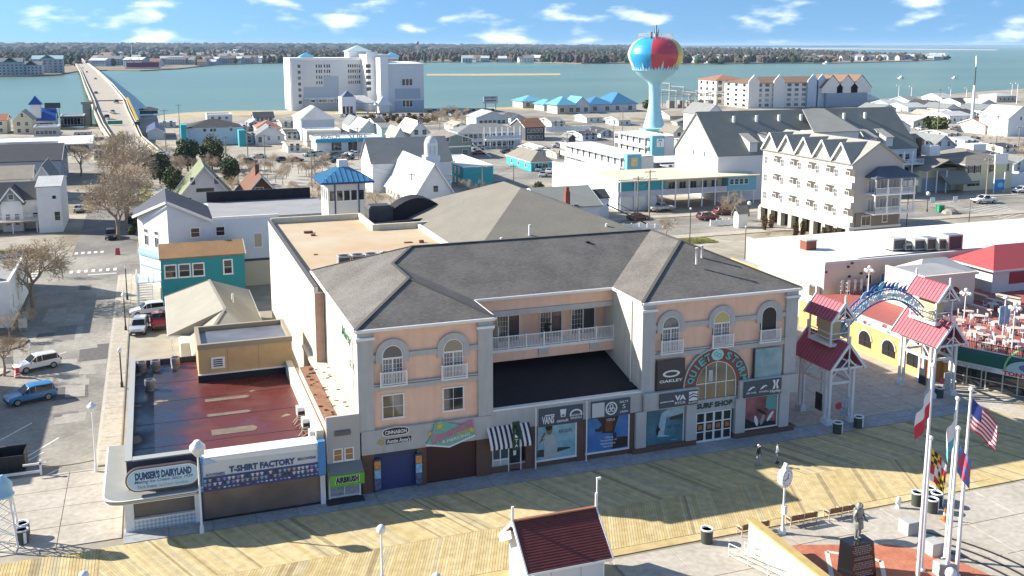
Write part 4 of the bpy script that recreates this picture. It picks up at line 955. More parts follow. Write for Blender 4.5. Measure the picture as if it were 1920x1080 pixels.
part('roof',MB().box(XL+.3,XR-.3,YB+1.1,YT-.2,4.2,4.3),WETR,tee)
p=MB();p.box(XL-.05,XL+.3,YB+.5,YT,4.201,5.2);p.box(XL+.3,XR-.35,YT-.2,YT,4.201,4.75);p.box(XL+.3,1.9,YB+.5,YB+1.1,4.201,5.15);part('parapet',p,mat('dark_parapet',(0.045,0.05,0.065),.6),tee)
p=MB();p.box(XL-.12,XL+.34,YB+.45,YT,5.201,5.27);p.box(XL+.34,1.9,YB+.45,YB+1.15,5.151,5.25);part('coping',p,mat('grey_coping',(.33,.34,.33),.6),tee)
p=MB();p.box(XR-.34,XR+.2,YB+.9,89.6,4.2,5.5);part('party_parapet',p,CREAM,tee);p=MB();p.box(XR+.201,XR+.42,YB+.9,89.6,4.2,5.42);part('parapet_back',p,mat('pink_render',(.42,.22,.15),.9,var=.15,vs=2),tee)
for k in range(4):part('roof_seam',MB().box(XL+.4,XR-.4,75.5+5*k,75.58+5*k,4.301,4.315),mat('seam_tar',(.03,.02,.02),.6,var=.3,vs=3),tee)
# sunken patches on the roof
for(xa,xb,ya,yb)in((2.9,6.6,84.2,84.9),(2.9,6.4,80.6,81.2),(3.0,6.5,76.4,77.6)):
 part('roof_patch',MB().prism([(xa,ya),(xb-.3,ya),(xb,(ya+yb)/2),(xb-.3,yb),(xa,yb)],4.301,4.32),mat('patched_felt',(.15,.115,.085),.8,var=.3,vs=1.5),tee)
 # wide ice-cream canopy wrapping the corner
CAN=mat('canopy_grey',(0.25,0.255,0.24),.6,var=.08,vs=.8)
cpts=[(1.85,YB+.6),(XL+.0,YB+.6),(XL+.0,80.2),(XL-1.6,80.2),(XL-1.6,YB+.3)]+[(XL-.3-1.3*cos(a),YB+.3-1.2*sin(a))for a in[pi*k/12 for k in range(1,6)]]+[(XL-.2,YB-.95),(1.4,YB-.95),(1.85,YB-.4)]
part('canopy',MB().prism(cpts,2.75,3.0),CAN,tee)
def off(pts,k):c=(-.5,75);return[(x+(k if x>c[0]else-k)*.9,y-k if y<YB else y)for x,y in pts]
for i,z in enumerate((2.66,2.79,2.92)):part('canopy_trim',MB().prism(off(cpts,.07+.03*i),z,z+.06),WHITE if i!=1 else STEEL,tee)
# counter front
part('corner_column',MB().box(-3.35,-2.75,YB+.25,YB+.85,0,2.66),WHITE,tee);part('corner_column',MB().box(1.35,1.7,YB+.15,YB+.5,0,2.66),WHITE,tee)
part('roller_shutter',MB().box(-2.75,1.35,YB+.4,YB+.5,.95,2.66),SHUT,tee)
def check():
 m=bpy.data.materials.new('harlequin_tiles');m.use_nodes=True;nt=m.node_tree;N=nt.nodes;L=nt.links;b=N['Principled BSDF'];b.inputs['Roughness'].default_value=.3
 g=N.new('ShaderNodeNewGeometry');mp=N.new('ShaderNodeMapping');mp.inputs['Rotation'].default_value=(0,pi/4,0);L.new(g.outputs['Position'],mp.inputs[0])
 c=N.new('ShaderNodeTexChecker');c.inputs['Scale'].default_value=5.2;c.inputs[1].default_value=(.62,.66,.68,1);c.inputs[2].default_value=(.36,.41,.44,1);L.new(mp.outputs[0],c.inputs[0]);L.new(c.outputs[0],b.inputs['Base Color']);return m
part('counter_tiles',MB().box(-2.75,1.35,YB+.2,YB+.5,.03,.88),check(),tee);part('counter_top',MB().box(-2.8,1.4,YB+.1,YB+.55,.881,.949),WHITE,tee)
# ice-cream sign
s=sign('shop_sign','long pale blue rounded ice-cream parlour sign with dark blue lettering on canopy edge',-.65,70.4,3.3)
def stadium(x0,x1,z0,z1,n=10):
 r=(z1-z0)/2;c=(z0+z1)/2;return[(x1-r+r*sin(pi*i/n),c-r*cos(pi*i/n))for i in range(n+1)]+[(x0+r-r*sin(pi*i/n),c+r*cos(pi*i/n))for i in range(n+1)]
flat(s,stadium(-3.15,1.85,3.25,5.0),70.55,mat('bronze_rim',(.13,.10,.11),.35,.6),'sign_rim',.3)
flat(s,stadium(-3.05,1.75,3.35,4.9),70.245,WH,'sign_border',.02);flat(s,stadium(-2.98,1.68,3.42,4.83),70.222,mat('pale_blue_sign',(.42,.60,.72),.4),'sign_plate',.02)
DB=mat('deep_blue_letters',(.01,.06,.18),.4)
text("DUMSER'S DAIRYLAND",s,(-.62,70.19,4.42),3.75,.58,DB,bold=.06);text('Making Ice Cream Since 1939',s,(-.62,70.19,3.96),3.9,.3,mat('print_blue',(0,0,0)),shear=.35,bold=.01)
text('Thick Shakes',s,(-1.75,70.19,3.62),1.3,.22,mat('maroon_letters',(.2,.04,.08),.5));text('Ice Cream',s,(-.5,70.19,3.62),.95,.2,mat('rose_letters',(.5,.22,.22),.5));text('Sundaes',s,(.55,70.19,3.62),.85,.2,mat('sea_letters',(.05,.28,.30),.5))
# t-shirt shop sign band
s=sign('shop_sign','wide white and blue T-shirt shop fascia with a strip of small shirt pictures',6.2,70.3,2.4)
flat(s,[(2.0,3.55),(10.15,3.55),(10.15,5.0),(2.0,5.0)],70.7,mat('pale_fascia',(.56,.58,.59),.5,var=.05,vs=1),'sign_plate',.25)
flat(s,[(3.0,4.72),(10.14,4.55),(10.14,4.98),(2.4,4.98)],70.44,WH,'stripe');flat(s,[(2.02,4.5),(3.0,4.6),(2.5,4.98),(2.02,4.98)],70.44,mat('sky_stripe',(.35,.5,.68),.5),'stripe')
part('fascia_cap',MB().box(2.0,10.15,70.4,71.9,5.001,5.06),WH,s)
for xa,xb in((1.9,2.0),(10.151,10.7)):flat(s,[(xa,2.55),(xb,2.55),(xb,5.15),(xa,5.15)],70.75,mat('azure_panel',(.04,.22,.52),.4),'sign_side',.42)
flat(s,rectp(1.9,10.7,2.5,3.549),70.6,mat('blue_shirt_panel',(.035,.05,.17),.45,var=.2,vs=1),'shirt_panel',.25)
text('T-SHIRT FACTORY',s,(6.15,70.425,3.92),4.7,.5,DB,bold=.06);text('SOUVENIRS',s,(2.85,70.425,3.72),1.3,.22,DB,bold=.03);text('BEACHWEAR',s,(9.35,70.425,3.98),1.35,.22,DB,bold=.03)
rng=random.Random(5);tints=[mat('shirt_%s'%n,c,.5)for n,c in(('white',(.55,.57,.6)),('grey',(.28,.28,.3)),('violet',(.28,.2,.45)),('aqua',(.2,.42,.5)),('black',(.03,.03,.04)),('sand',(.42,.36,.22)))]
for r in range(3):
 for i in range(26):
  cx=2.1+i*.33+rng.uniform(-.05,.05);cz=3.33-r*.31;k=.11 if r<2 else .085;m=tints[rng.choices(range(6),(5,3,2,2,2,1))[0]]
  if r<2:flat(s,[(cx-k*.6,cz-k),(cx+k*.6,cz-k),(cx+k*.6,cz+k*.3),(cx+k*1.1,cz+k*.1),(cx+k*1.2,cz+k*.6),(cx+k*.5,cz+k),(cx-k*.5,cz+k),(cx-k*1.2,cz+k*.6),(cx-k*1.1,cz+k*.1),(cx-k*.6,cz+k*.3)],70.345,m,'shirt_picture')
  else:flat(s,ell(cx,cz,k*1.2,k*.7,8),70.345,m,'shirt_picture')
part('shop_shutter',MB().box(1.95,10.3,YB+.25,YB+.35,.15,2.7),mat('brushed_shutter',(.22,.17,.145),.42,.35,var=.3,vs=.35,lines=(2,.09,.012)),tee,label='wide bare metal roller shutter')
part('shop_step',MB().box(1.7,10.3,YB+.1,YB+.7,0,.149),BLK,tee);part('corner_column',MB().box(10.32,10.68,YB-.05,YB+.5,0,2.5),WHITE,tee);part('navy_pilaster',MB().box(1.72,1.95,YB+.1,YB+.5,.15,2.7),mat('navy_panel',(0,0,0)),tee)
# rooftop kit: exhaust fans, AC boxes
FAN=mat('galvanised',(0.42,0.42,0.42),.45,.6,var=.15,vs=3)
def fan(px,py,r=.42,h=.95):
 p=G(px,py,4.3);t=thing('roof_fan','label','roof fan',(p.x,p.y,4.3),group='exhaust fans on the maroon roof')
 part('fan_body',MB().lathe([(r*.9,0),(r*.9,h*.25),(r,h*.3),(r,h)],14),FAN,t,world=False);part('fan_throat',MB().lathe([(r*.78,h+.001),(r*.78,h+.02)],14),DARK,t,world=False);return t
for q,lb in(((266,697),'leftmost roof fan beside the parapet corner of the maroon roof'),((292,694),'roof fan second from the left at the back of the maroon roof'),((329,688),'rusty-topped roof fan nearest the tan penthouse'),((281,731),'lone roof fan standing forward on the maroon roof')):
 fan(*q)['label']=lb
lbs=('rearmost white air-conditioner box along the party wall of the maroon roof','middle white air-conditioner box along the party wall of the maroon roof','front white air-conditioner box along the party wall of the maroon roof')
for i,(px,py)in enumerate(((568,775),(578,797),(592,820))):
 p=G(px,py,4.6);t=thing('air_conditioner',lbs[i],'air conditioner',(p.x,p.y,4.3),group='air conditioners on the maroon roof')
 part('cabinet',MB().bbox(-.5,.5,-.35,.35,.25,.95,.04),WHITE,t,world=False);part('grille',MB().box(-.42,.42,-.365,-.351,.32,.62),DARK,t,world=False);part('stand',MB().box(-.45,-.4,-.3,.3,0,.25).box(.4,.45,-.3,.3,0,.25),FAN,t,world=False)
mb=MB();rng=random.Random(8)
for i in range(9):mb.path([(rng.uniform(9.2,9.9),73+i*.5,4.33),(rng.uniform(9.4,10.2),73.3+i*.5,4.6),(10.2,73.4+i*.5,4.5)],.04,5)
solo('roof_cables',mb,mat('pale_pipe',(.42,.36,.28),.6),'tangle of pale pipes and cables beside the three white air conditioners','pipes',loc=(10,74,4.3))
# tan penthouse at the back of that roof
TANW=mat('tan_panels',(0.50,0.33,0.165),.85,var=.12,vs=.8)
pen=thing('penthouse','tan flat-topped block with louvre vent behind the maroon roof','building',(6.8,93,4.3))
w=MB();w.box(2.7,10.9,89.6,95.8,4.3,7.3);part('wall',w,TANW,pen)
part('roof',MB().box(3.0,10.6,89.9,95.5,7.3,7.36),mat('grey_membrane',(.13,.135,.15),.35,var=.3,vs=.4,spec=.6),pen)
p=MB();p.box(2.65,10.95,89.55,89.9,7.28,7.75);p.box(2.65,3.0,89.9,95.5,7.28,7.75);p.box(10.6,10.95,89.9,95.5,7.28,7.75);p.box(2.65,10.95,95.5,95.85,7.28,7.75);part('parapet',p,mat('parapet_stone',(.28,.24,.18),.8),pen)
for x in(5.2,7.9):part('panel_joint',MB().box(x-.02,x+.02,89.585,89.6,4.9,7.27),mat('joint_brown',(.3,.19,.1),.9),pen)
part('flashing',MB().box(2.6,11.0,89.45,89.598,4.3,4.95),BLACKR,pen);part('flashing_strip',MB().box(2.6,11.0,89.4,89.598,4.951,5.03),WHITE,pen)
v=part('louvre_vent',MB().box(3.75,4.95,89.5,89.599,5.45,6.5),WHITE,pen)
for i in range(4):part('slat',MB().box(3.95,4.75,89.47,89.499,5.65+.19*i,5.75+.19*i),BLK,v)
# ================================================================== NARROW AIRBRUSH SHOP
air=thing('airbrush_shop','narrow pale grey shopfront with bright green awning, squeezed beside the peach building','building',(12.2,78,0))
PALEG=mat('pale_grey_siding',(0.42,0.41,0.385),.8,var=.05,vs=2)
part('wall',MB().box(10.95,13.45,71.4,85.6,0,6.0),CREAM,air);part('front_wall',MB().box(10.95,13.45,71.2,71.399,2.5,6.6),PALEG,air)
part('roof_strip',MB().box(11.0,12.1,71.45,85.6,6.0,6.06),mat('rusty_roof',(.22,.105,.06),.9,var=.35,vs=2.2),air);part('roof',MB().box(12.101,13.44,71.45,92,5.9,6.12),mat('gravel_roof',(.56,.50,.40),.9,var=.12,vs=4),air)
rng=random.Random(2);mb=MB()
for i in range(46):x,y=rng.uniform(11.1,13.3),rng.uniform(71.8,85);q=rng.uniform(.05,.16);mb.box(x-q,x+q,y-q*.6,y+q*.6,6.05,6.12+q*.3)
part('roof_debris',mb,mat('debris',(.10,.07,.05),.9),air,kind='stuff')
window(air,11.75,71.2,3.15,'-Y',.55,.85,1,2,.09,glassm=mat('orange_blind',(.35,.17,.06),.4),joined=False);window(air,12.6,71.2,3.15,'-Y',.55,.85,1,2,.09,glassm=mat('orange_blind',(0,0,0)),joined=False)
part('vent_hood',MB().bbox(11.55,12.75,71.05,71.199,5.1,5.5,.06),mat('vent_grey',(.11,.11,.11),.5),air)
t=thing('green_awning','bright green box awning over the narrow shop, grey sloped top','awning',(12.2,70.9,1.9))
part('awning_top',MB().slab([(10.95,70.1,2.5),(13.5,70.1,2.5),(13.5,71.18,2.95),(10.95,71.18,2.95)],.05),mat('awning_grey_canvas',(.20,.22,.21),.8),t)
part('awning_front',MB().box(10.95,13.5,70.05,70.12,1.55,2.44),mat('lime_canvas',(.12,.42,.03),.6,var=.08,vs=2),t);text('AIRBRUSH',t,(12.2,70.03,2.05),1.75,.5,BLK,bold=.06);text('AIRBRUSH',t,(12.2,70.035,2.05),1.85,.56,WH,bold=.08)
part('awning_side',MB().box(13.44,13.5,70.12,71.18,1.55,2.44),mat('lime_canvas',(0,0,0)),t)
part('shopfront',MB().box(11.1,13.3,71.25,71.33,.3,1.9),mat('hung_posters',(.16,.2,.22),.5,var=.9,vs=4,col2=(.5,.52,.55)),air);part('frame',MB().box(10.98,11.1,71.15,71.3,0,2.4).box(11.1,13.3,71.15,71.3,.2,.3).box(13.3,13.42,71.15,71.3,0,2.4).box(12.15,12.22,71.15,71.25,.3,2.4),WHITE,air)
part('step',MB().box(10.7,13.55,70.2,71.18,.07,.12),mat('dark_step',(.03,.03,.04),.7),air)
# ================================================================== LONG FLAT-ROOFED HALL BEHIND
hall=thing('hall','long flat-roofed hall with a sunlit cream side wall and sand-coloured roof','building',(25,105,0))
HZ=13.0;hx0,hx1,hy0,hy1=12.6,29.0,86.2,122.0
w=MB();w.box(hx0,51.5,92.6,hy1,0,HZ-.5);w.box(hx0,13.4,hy0,92.6,0,HZ-.5);part('wall',w,CREAM,hall)
part('front_return',MB().box(hx0,13.35,hy0-.03,hy0-.001,5.5,HZ-.6),mat('pink_block',(.36,.24,.19),.9,var=.2,vs=1.2),hall)
SANDR=mat('sandy_roof',(0.44,0.30,0.17),.9,var=.16,vs=.16,col2=(.50,.42,.31));part('roof',MB().box(hx0+.3,47,92.6,hy1-.3,HZ-.5,HZ-.4),SANDR,hall)
p=MB();p.box(hx0-.05,hx0+.3,hy0,hy1,HZ-.501,HZ);p.box(hx0+.3,23.5,hy1-.35,hy1,HZ-.5,HZ+.3);p.box(23.5,23.85,113.2,hy1,HZ-.5,HZ+.3);p.box(23.85,33,113.2,113.55,HZ-.5,HZ+.3);part('parapet',p,CREAM,hall)
p=MB();p.box(hx0-.08,hx0+.33,hy0,hy1,HZ+.001,HZ+.05);part('coping',p,mat('dark_coping',(.11,.10,.10),.7),hall)
for y in(89.2,95.5,102,109,116):part('wall_joint',MB().box(hx0-.045,hx0-.001,y,y+.12,5,HZ-.55),WHITE,hall)
rng=random.Random(12);mb=MB()
for(px,py,a,b,c)in((578,437,1.0,.5,.25),(587,442,.5,.4,.2),(745,417,1.2,.8,.08),(765,455,.9,.5,.1),(855,441,.8,.3,.1),(592,478,.4,.2,.1),(790,455,.5,.35,.3)):
 g=G(px,py,HZ-.4);mb.bbox(g.x-a/2,g.x+a/2,g.y-b/2,g.y+b/2,HZ-.4,HZ-.4+c,.03)
part('roof_curb',mb,mat('rust_curb',(.20,.085,.045),.9,var=.3,vs=4),hall)
lab=['leftmost','second','third','fourth','rightmost']
for i,px in enumerate((625,651,677,703,729)):
 g=G(px,478,HZ-.4);t=thing('condenser',lab[i]+' grey condenser unit in the row behind the grey hip roof','condenser',(g.x,95.2,HZ-.4),group='condensers on the sandy roof')
 part('cabinet',MB().bbox(-.6,.6,-.55,.55,0,1.15,.04),FAN,t,world=False);part('fan_grille',MB().lathe([(.45,1.151),(.45,1.17)],14),DARK,t,world=False);part('side_grille',MB().box(-.52,.52,-.565,-.551,.1,1.0),mat('dark_grille',(.05,.05,.055),.5,lines=(0,.08,.02)),t,world=False)
 # low grey-brown hip roof on the right half of the hall
HIPB=shingles('taupe_shingles',(0.20,0.185,0.155),.12)
a,b,c,d=G(752,391,HZ-.2),G(1165,437,HZ-.2),G(912,455,HZ-.2),G(868,363,16.6)
r=MB();B=(29.2,93,HZ-.15);Cc=(52.2,93,HZ-.15);D=(52.2,126.5,HZ-.15);E=(29.2,126.5,HZ-.15);k1=(40.4,109,17.4);k2=(40.4,115,17.4)
r.poly([B,Cc,k1]);r.poly([E,B,k1,k2]);r.poly([Cc,D,k2,k1]);r.poly([D,E,k2])
part('hip_roof',r,HIPB,hall);part('roof_kerb',MB().box(28.9,29.25,93,113.2,HZ-.4,HZ+.05),WHITE,hall)
for(px,py,h)in((993,449,1.6),(1118,429,1.1),(1137,436,1.0),(1034,425,.7),(838,381,.7),(940,454,.5)):
 g=G(px,py,13.6);part('vent_pipe',MB().tube((g.x,g.y,12.6),(g.x,g.y,13.6+h),.14,8),WHITE,hall)
 # blue-roofed lookout tower with black curved pool rim on the hall
look=thing('lookout','white rooftop lookout with windows and a blue metal pyramid roof','pavilion',(27.5,128,0))
bx0,bx1,by0,by1=X_at(612,128,16),X_at(682,128,16),127.0,132.5
part('wall',MB().box(bx0,bx1,by0,by1,0,16.6),mat('white_wall',(.62,.62,.60),.8,var=.05,vs=1),look)
BLUEM=mat('blue_metal_roof',(0.08,0.25,0.42),.35,.25,var=.08,vs=.6)
cx,cy=(bx0+bx1)/2,(by0+by1)/2;o=1.0;zt=18.6
r=MB();q=[(bx0-o,by0-o,16.7),(bx1+o,by0-o,16.7),(bx1+o,by1+o,16.7),(bx0-o,by1+o,16.7)];ap=(cx,cy,zt)
for i in range(4):r.poly([q[i],q[(i+1)%4],ap])
r.poly(q[::-1]);rf=part('roof',r,BLUEM,look);part('fascia',MB().prism([(x,y)for x,y,_ in q],16.45,16.69),mat('navy_fascia',(.02,.05,.14),.5),look)
for i in range(4):
 A,B=Vector(q[i]),Vector(q[(i+1)%4]);P_=Vector(ap)
 for k in range(1,10):
  e=A.lerp(B,k/10);f=min(k,10-k)/5;top=e.lerp(e+(P_-(A+B)/2),f);part('seam',MB().bar(e+Vector((0,0,.03)),top+Vector((0,0,.03)),.05,.07),BLUEM,rf)
part('finial_box',MB().box(cx-.6,cx+.6,cy-.6,cy+.6,zt-.5,zt+.6),WHITE,look)
for i in range(5):window(look,bx0+(bx1-bx0)*(.12+.19*i),by0,14.2,'-Y',.75,1.3,1,1,.07)
for i in range(3):window(look,bx0,by0+(by1-by0)*(.2+.3*i),14.2,'-X',.75,1.3,1,1,.07)
part('downpipe',MB().tube((bx0+.9,by0-.1,12),(bx0+.9,by0-.1,16.5),.08,6).tube((bx1-.9,by0-.1,12),(bx1-.9,by0-.1,16.5),.08,6),mat('navy_fascia',(0,0,0)),look)
ramp=thing('roof_ramp','black curved rubber ramp beside the blue-roofed lookout','ramp',(29,120,12.6))
rp=MB();n=12
for i in range(n):
 a0,a1=i/n,(i+1)/n;f=lambda t:(26.5+9.2*t,121.6-2.0*sin(pi*t*.5),13.4+1.9*sin(pi*min(1,t*1.15)))
 p0,p1=f(a0),f(a1);rp.prismy([(p0[0],12.4),(p1[0],12.4),(p1[0],p1[2]),(p0[0],p0[2])],118.9,121.8)
part('ramp_side',rp,BLACKR,ramp);part('ramp_floor',MB().box(24.5,33.5,114.2,118.8,12.5,12.62),mat('grey_rubber',(.15,.15,.155),.7),ramp)
part('ramp_kerb',MB().bar((24.3,114.2,12.9),(33.6,116.6,12.9),.5,.7),BLACKR,ramp);part('slab_block',MB().bbox(24.2,27.2,118.4,121,12.5,14.6,.3),mat('dark_block',(.05,.05,.055),.7,var=.4,vs=1),ramp)
# ================================================================== TOWN
def wallmat(n,c):return mat('wall_'+n,c,.85,var=.05,vs=.7,lines=(2,.2,.012))
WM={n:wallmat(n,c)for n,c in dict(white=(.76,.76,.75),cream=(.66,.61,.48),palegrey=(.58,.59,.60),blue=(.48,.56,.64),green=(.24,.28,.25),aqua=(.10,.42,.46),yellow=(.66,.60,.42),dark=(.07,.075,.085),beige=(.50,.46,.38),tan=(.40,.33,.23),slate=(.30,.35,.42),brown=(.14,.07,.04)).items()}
RM={n:shingles('roof_'+n,c,.14)for n,c in dict(grey=(.21,.22,.215),dark=(.055,.057,.065),light=(.42,.43,.43),tan=(.38,.33,.26),brown=(.17,.085,.055),red=(.33,.15,.10),green=(.20,.22,.13),black=(.03,.033,.045),taupe=(.22,.20,.17)).items()}
RM['white']=mat('white_roof',(.66,.66,.65),.8,var=.06,vs=.3);RM['blue']=mat('royal_blue_roof',(.02,.09,.34),.4,.1);RM['cream']=mat('cream_roof',(.60,.54,.40),.8,var=.08,vs=.3);RM['flatgrey']=mat('flat_grey_roof',(.28,.28,.285),.8,var=.15,vs=.3);RM['aquam']=mat('aqua_metal',(.16,.46,.62),.4,.2)
TURQ=mat('turquoise_paint',(.03,.33,.38),.7,var=.05,vs=1)
def HP(label,pl,pr,pb,depth,pe,roof,wm,rm,wins=(),ridge=None,name='house',cat='house',**k):
 """house from the photo: front wall between columns pl and pr standing at row pb, eaves at row pe, ridge seen at row ridge"""
 g=G(pl,pb);x0,y0=g.x,g.y;x1=X_at(pr,y0);h=Z_at(pe,x0,y0)
 roof=list(roof)
 if ridge is not None:
  if roof[0]=='gable':yy=y0 if roof[1]=='y' else y0+depth/2;xx=(x0+x1)/2;roof.append(max(.5,Z_at(ridge,xx,yy)-h))
  elif roof[0]=='hip':roof.append(max(.5,Z_at(ridge,(x0+x1)/2,y0+depth/2)-h))
 w=[]
 for a in wins:
  if a[0]=='auto':
   _,nf,nl,ns,ww,hh=a;sh=h/ns
   zs=[sh*i+max(.5,(sh-hh)*.5)for i in range(ns)]
   if nf:w+=rows('-Y',nf,zs,ww,hh)
   if nl:w+=rows('-X' if x0>0 else '+X',nl,zs,ww,hh)
  else:w.append(a)
 return house(name,label,cat,x0,x1,y0,y0+depth,h,tuple(roof),WM[wm]if isinstance(wm,str)else wm,RM[rm]if isinstance(rm,str)else rm,w,**k)
 # --- beside the side street
h=thing('house','small grey house with a taupe hip roof between the turquoise house and tan block','house',(5,110,0))
x0,y0=.3,100.0;x1,y1=10.4,127.5
part('wall',MB().box(x0+1.2,x1-.4,y0+6,y1-.8,0,3.3).box(x0+2.6,x1-.4,y0+.5,y0+6,0,3.3),WM['cream'],h)
GR=shingles('roof_warmgrey',(.30,.28,.235),.1);r=MB();e=3.3
q=[(x0,y0+9.5,e),(x0+2.2,y0+9,e),(x0+2.2,y0,e),(x1,y0,e),(x1,y1,e),(x0,y1,e)];k0,k1=(6.2,y0+7.2,6.3),(5.4,y1-5,6.1)
r.poly([q[2],q[3],k0]);r.poly([q[3],q[4],k1,k0]);r.poly([q[4],q[5],k1]);r.poly([q[5],q[0],k0,k1]);r.poly([q[0],q[1],k0]);r.poly([q[1],q[2],k0])
rf=part('roof',r,GR,h);f=MB()
for i in range(6):f.bar(Vector(q[i])-Vector((0,0,.12)),Vector(q[(i+1)%6])-Vector((0,0,.12)),.1,.22)
part('fascia',f,WHITE,rf);c=MB()
for a,b in((k0,k1),(q[3],k0),(q[5],k1),(q[2],k0)):c.bar(Vector(a)+Vector((0,0,.03)),Vector(b)+Vector((0,0,.03)),.3,.06)
part('ridge_cap',c,mat('ridge_warm',(.24,.225,.19),.9),rf)
g=G(436,562,5.2);part('vent_pipe',MB().tube((g.x,g.y,4.6),(g.x,g.y,5.9),.12,8),WHITE,rf)
window(h,x0+2.6,y0+3,1.2,'-X',1.0,1.2,1,2)
part('porch_deck',MB().box(.6,2.5,y0+.5,y0+8.5,.05,.35),mat('yellow_deck',(.55,.42,.2),.8,var=.2,vs=3),h);p=MB()
for yy in(100.6,103.5,106.4,109):p.box(.6,.75,yy,yy+.15,.35,3.1)
part('porch_post',p,WHITE,h)
t=HP('turquoise house with brown shingle roof and white-framed windows',306,462,577,7.5,487,('gable','x'),mat('turquoise_siding',(.015,.23,.27),.7,var=.06,vs=1,lines=(2,.2,.01)),shingles('roof_chestnut',(.27,.16,.08),.18),ridge=455,over=.15)
for u in(.105,.27,.435,.79):
 X0=t.location.x-5.3;
 window(t,t.location.x-5.25+10.6*u,t.location.y-3.75,4.0,'-Y',1.25 if u<.7 else .95,1.55 if u<.7 else 1.75,1,2,.16,joined=False)
 # white corner building with angled sunlit front
bwht=thing('corner_house','big white gabled corner house with navy-grey roof and side tinted pale blue as shade','house',(5,148,0))
yc=143.5;xc=X_at(317,yc,6);xl=X_at(260,yc+7.5,6);xr=X_at(394,yc,8);xe=X_at(522,yc,8);hc=Z_at(380,xc,yc);hl=Z_at(405,xl,yc+7.5);hr=Z_at(413,xr,yc)
PBL=wallmat('shade_blue',(.56,.62,.69))  # white walls facing away from the sun, their shade painted in as pale blue
w=MB();foot=[(xc,yc),(xr,yc),(xr,yc+13),(xl,yc+13),(xl,yc+7.5)];tops=[hc,hr,hr,hl,hl]
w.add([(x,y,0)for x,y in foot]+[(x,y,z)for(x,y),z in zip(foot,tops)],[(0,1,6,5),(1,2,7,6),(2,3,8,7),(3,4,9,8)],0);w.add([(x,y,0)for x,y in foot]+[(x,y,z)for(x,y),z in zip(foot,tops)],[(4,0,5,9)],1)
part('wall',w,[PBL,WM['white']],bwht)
r=MB();rg=(xc,yc-.5,hc+.25);rb=(xc,yc+13,hc+.25);r.slab([(xr+.4,yc-.5,hr+.1),(xr+.4,yc+13,hr+.1),rb,rg],.2);r.slab([rg,rb,(xl-.6,yc+13,hl+.1),(xl-.6,yc+7,hl+.1)],.2)
rf=part('roof',r,shingles('roof_navygrey',(.075,.08,.10),.14),bwht);b=MB();b.bar((xr+.4,yc-.56,hr-.05),(xc,yc-.56,hc+.1),.1,.35);b.bar((xl-.66,yc+7,hl-.05),(xc-.1,yc-.6,hc+.1),.1,.35);part('bargeboard',b,WHITE,rf)
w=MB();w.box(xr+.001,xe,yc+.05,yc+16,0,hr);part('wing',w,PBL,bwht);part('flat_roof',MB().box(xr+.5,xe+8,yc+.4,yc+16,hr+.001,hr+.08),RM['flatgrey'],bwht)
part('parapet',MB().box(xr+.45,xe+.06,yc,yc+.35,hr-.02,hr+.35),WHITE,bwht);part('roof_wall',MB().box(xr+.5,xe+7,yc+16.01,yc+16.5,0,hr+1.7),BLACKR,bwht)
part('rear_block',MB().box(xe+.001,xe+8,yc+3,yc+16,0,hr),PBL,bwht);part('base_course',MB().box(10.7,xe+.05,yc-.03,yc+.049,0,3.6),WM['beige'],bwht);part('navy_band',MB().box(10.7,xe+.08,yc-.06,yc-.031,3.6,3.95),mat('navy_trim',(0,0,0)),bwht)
for px in(366,413):g=X_at(px,yc,8.4);window(bwht,g,yc,7.6,'-Y',1.1,1.2,1,2,.12)
window(bwht,X_at(484,yc,6.5),yc+.05,5.6,'-Y',1.0,1.9,1,1,.1,glassm=mat('boarded',(.42,.36,.27),.7))
dv=Vector((xc-xl,yc-(yc+7.5),0));L_=dv.length;dv.normalize();an=atan2(dv.y,dv.x)
for u in(.28,.62):
 for dz in(0,1.75):p=Vector((xl,yc+7.5,0))+dv*(L_*u);window(bwht,p.x,p.y,5.9+dz,an,.95,1.35 if dz==0 else .5,2,1,.07)
b=MB();A=Vector((xl,yc+7.5,4.4))+Vector((-.08,-.05,0));b.bar(A,A+dv*L_,.2,.35);b.bar(A+Vector((0,0,-1.6)),A+dv*L_+Vector((0,0,-1.6)),.1,.15);part('pale_band',b,mat('aqua_trim',(.25,.45,.55),.6),bwht)
part('balcony_rail',MB().bar(A+Vector((0,0,.4)),A+dv*L_*.9+Vector((0,0,.4)),.08,.9),mat('aqua_rail',(.38,.55,.65),.6,var=.4,vs=5),bwht)
# white outside stair
st=thing('stair','white outside stair and landing with rails by the turquoise house','stair',(-1.5,136.5,0))
for i in range(11):part('step',MB().box(-3.0,-1.2,133.2+.3*i,133.48+.3*i,.2+.27*i,.26+.27*i),PVC,st)
for x in(-3.05,-1.15):part('stringer',MB().bar((x,133.1,.15),(x,136.6,3.15),.08,.3),PVC,st);part('handrail',MB().bar((x,133.1,1.15),(x,136.6,4.15),.07,.09),PVC,st)
part('landing',MB().box(-3.1,0.0,136.6,140.5,3.05,3.2),PVC,st);railing_part(st,(-3.1,136.65),(-1.2,136.65)if False else(-3.1,140.4),1.0,.15,3.2);railing_part(st,(-1.0,136.65),(0,136.65),1.0,.15,3.2)
p=MB()
for x,y in((-3.0,136.7),(-.1,136.7),(-3.0,140.3)):p.box(x,x+.14,y,y+.14,0,3.05)
part('post',p,PVC,st)
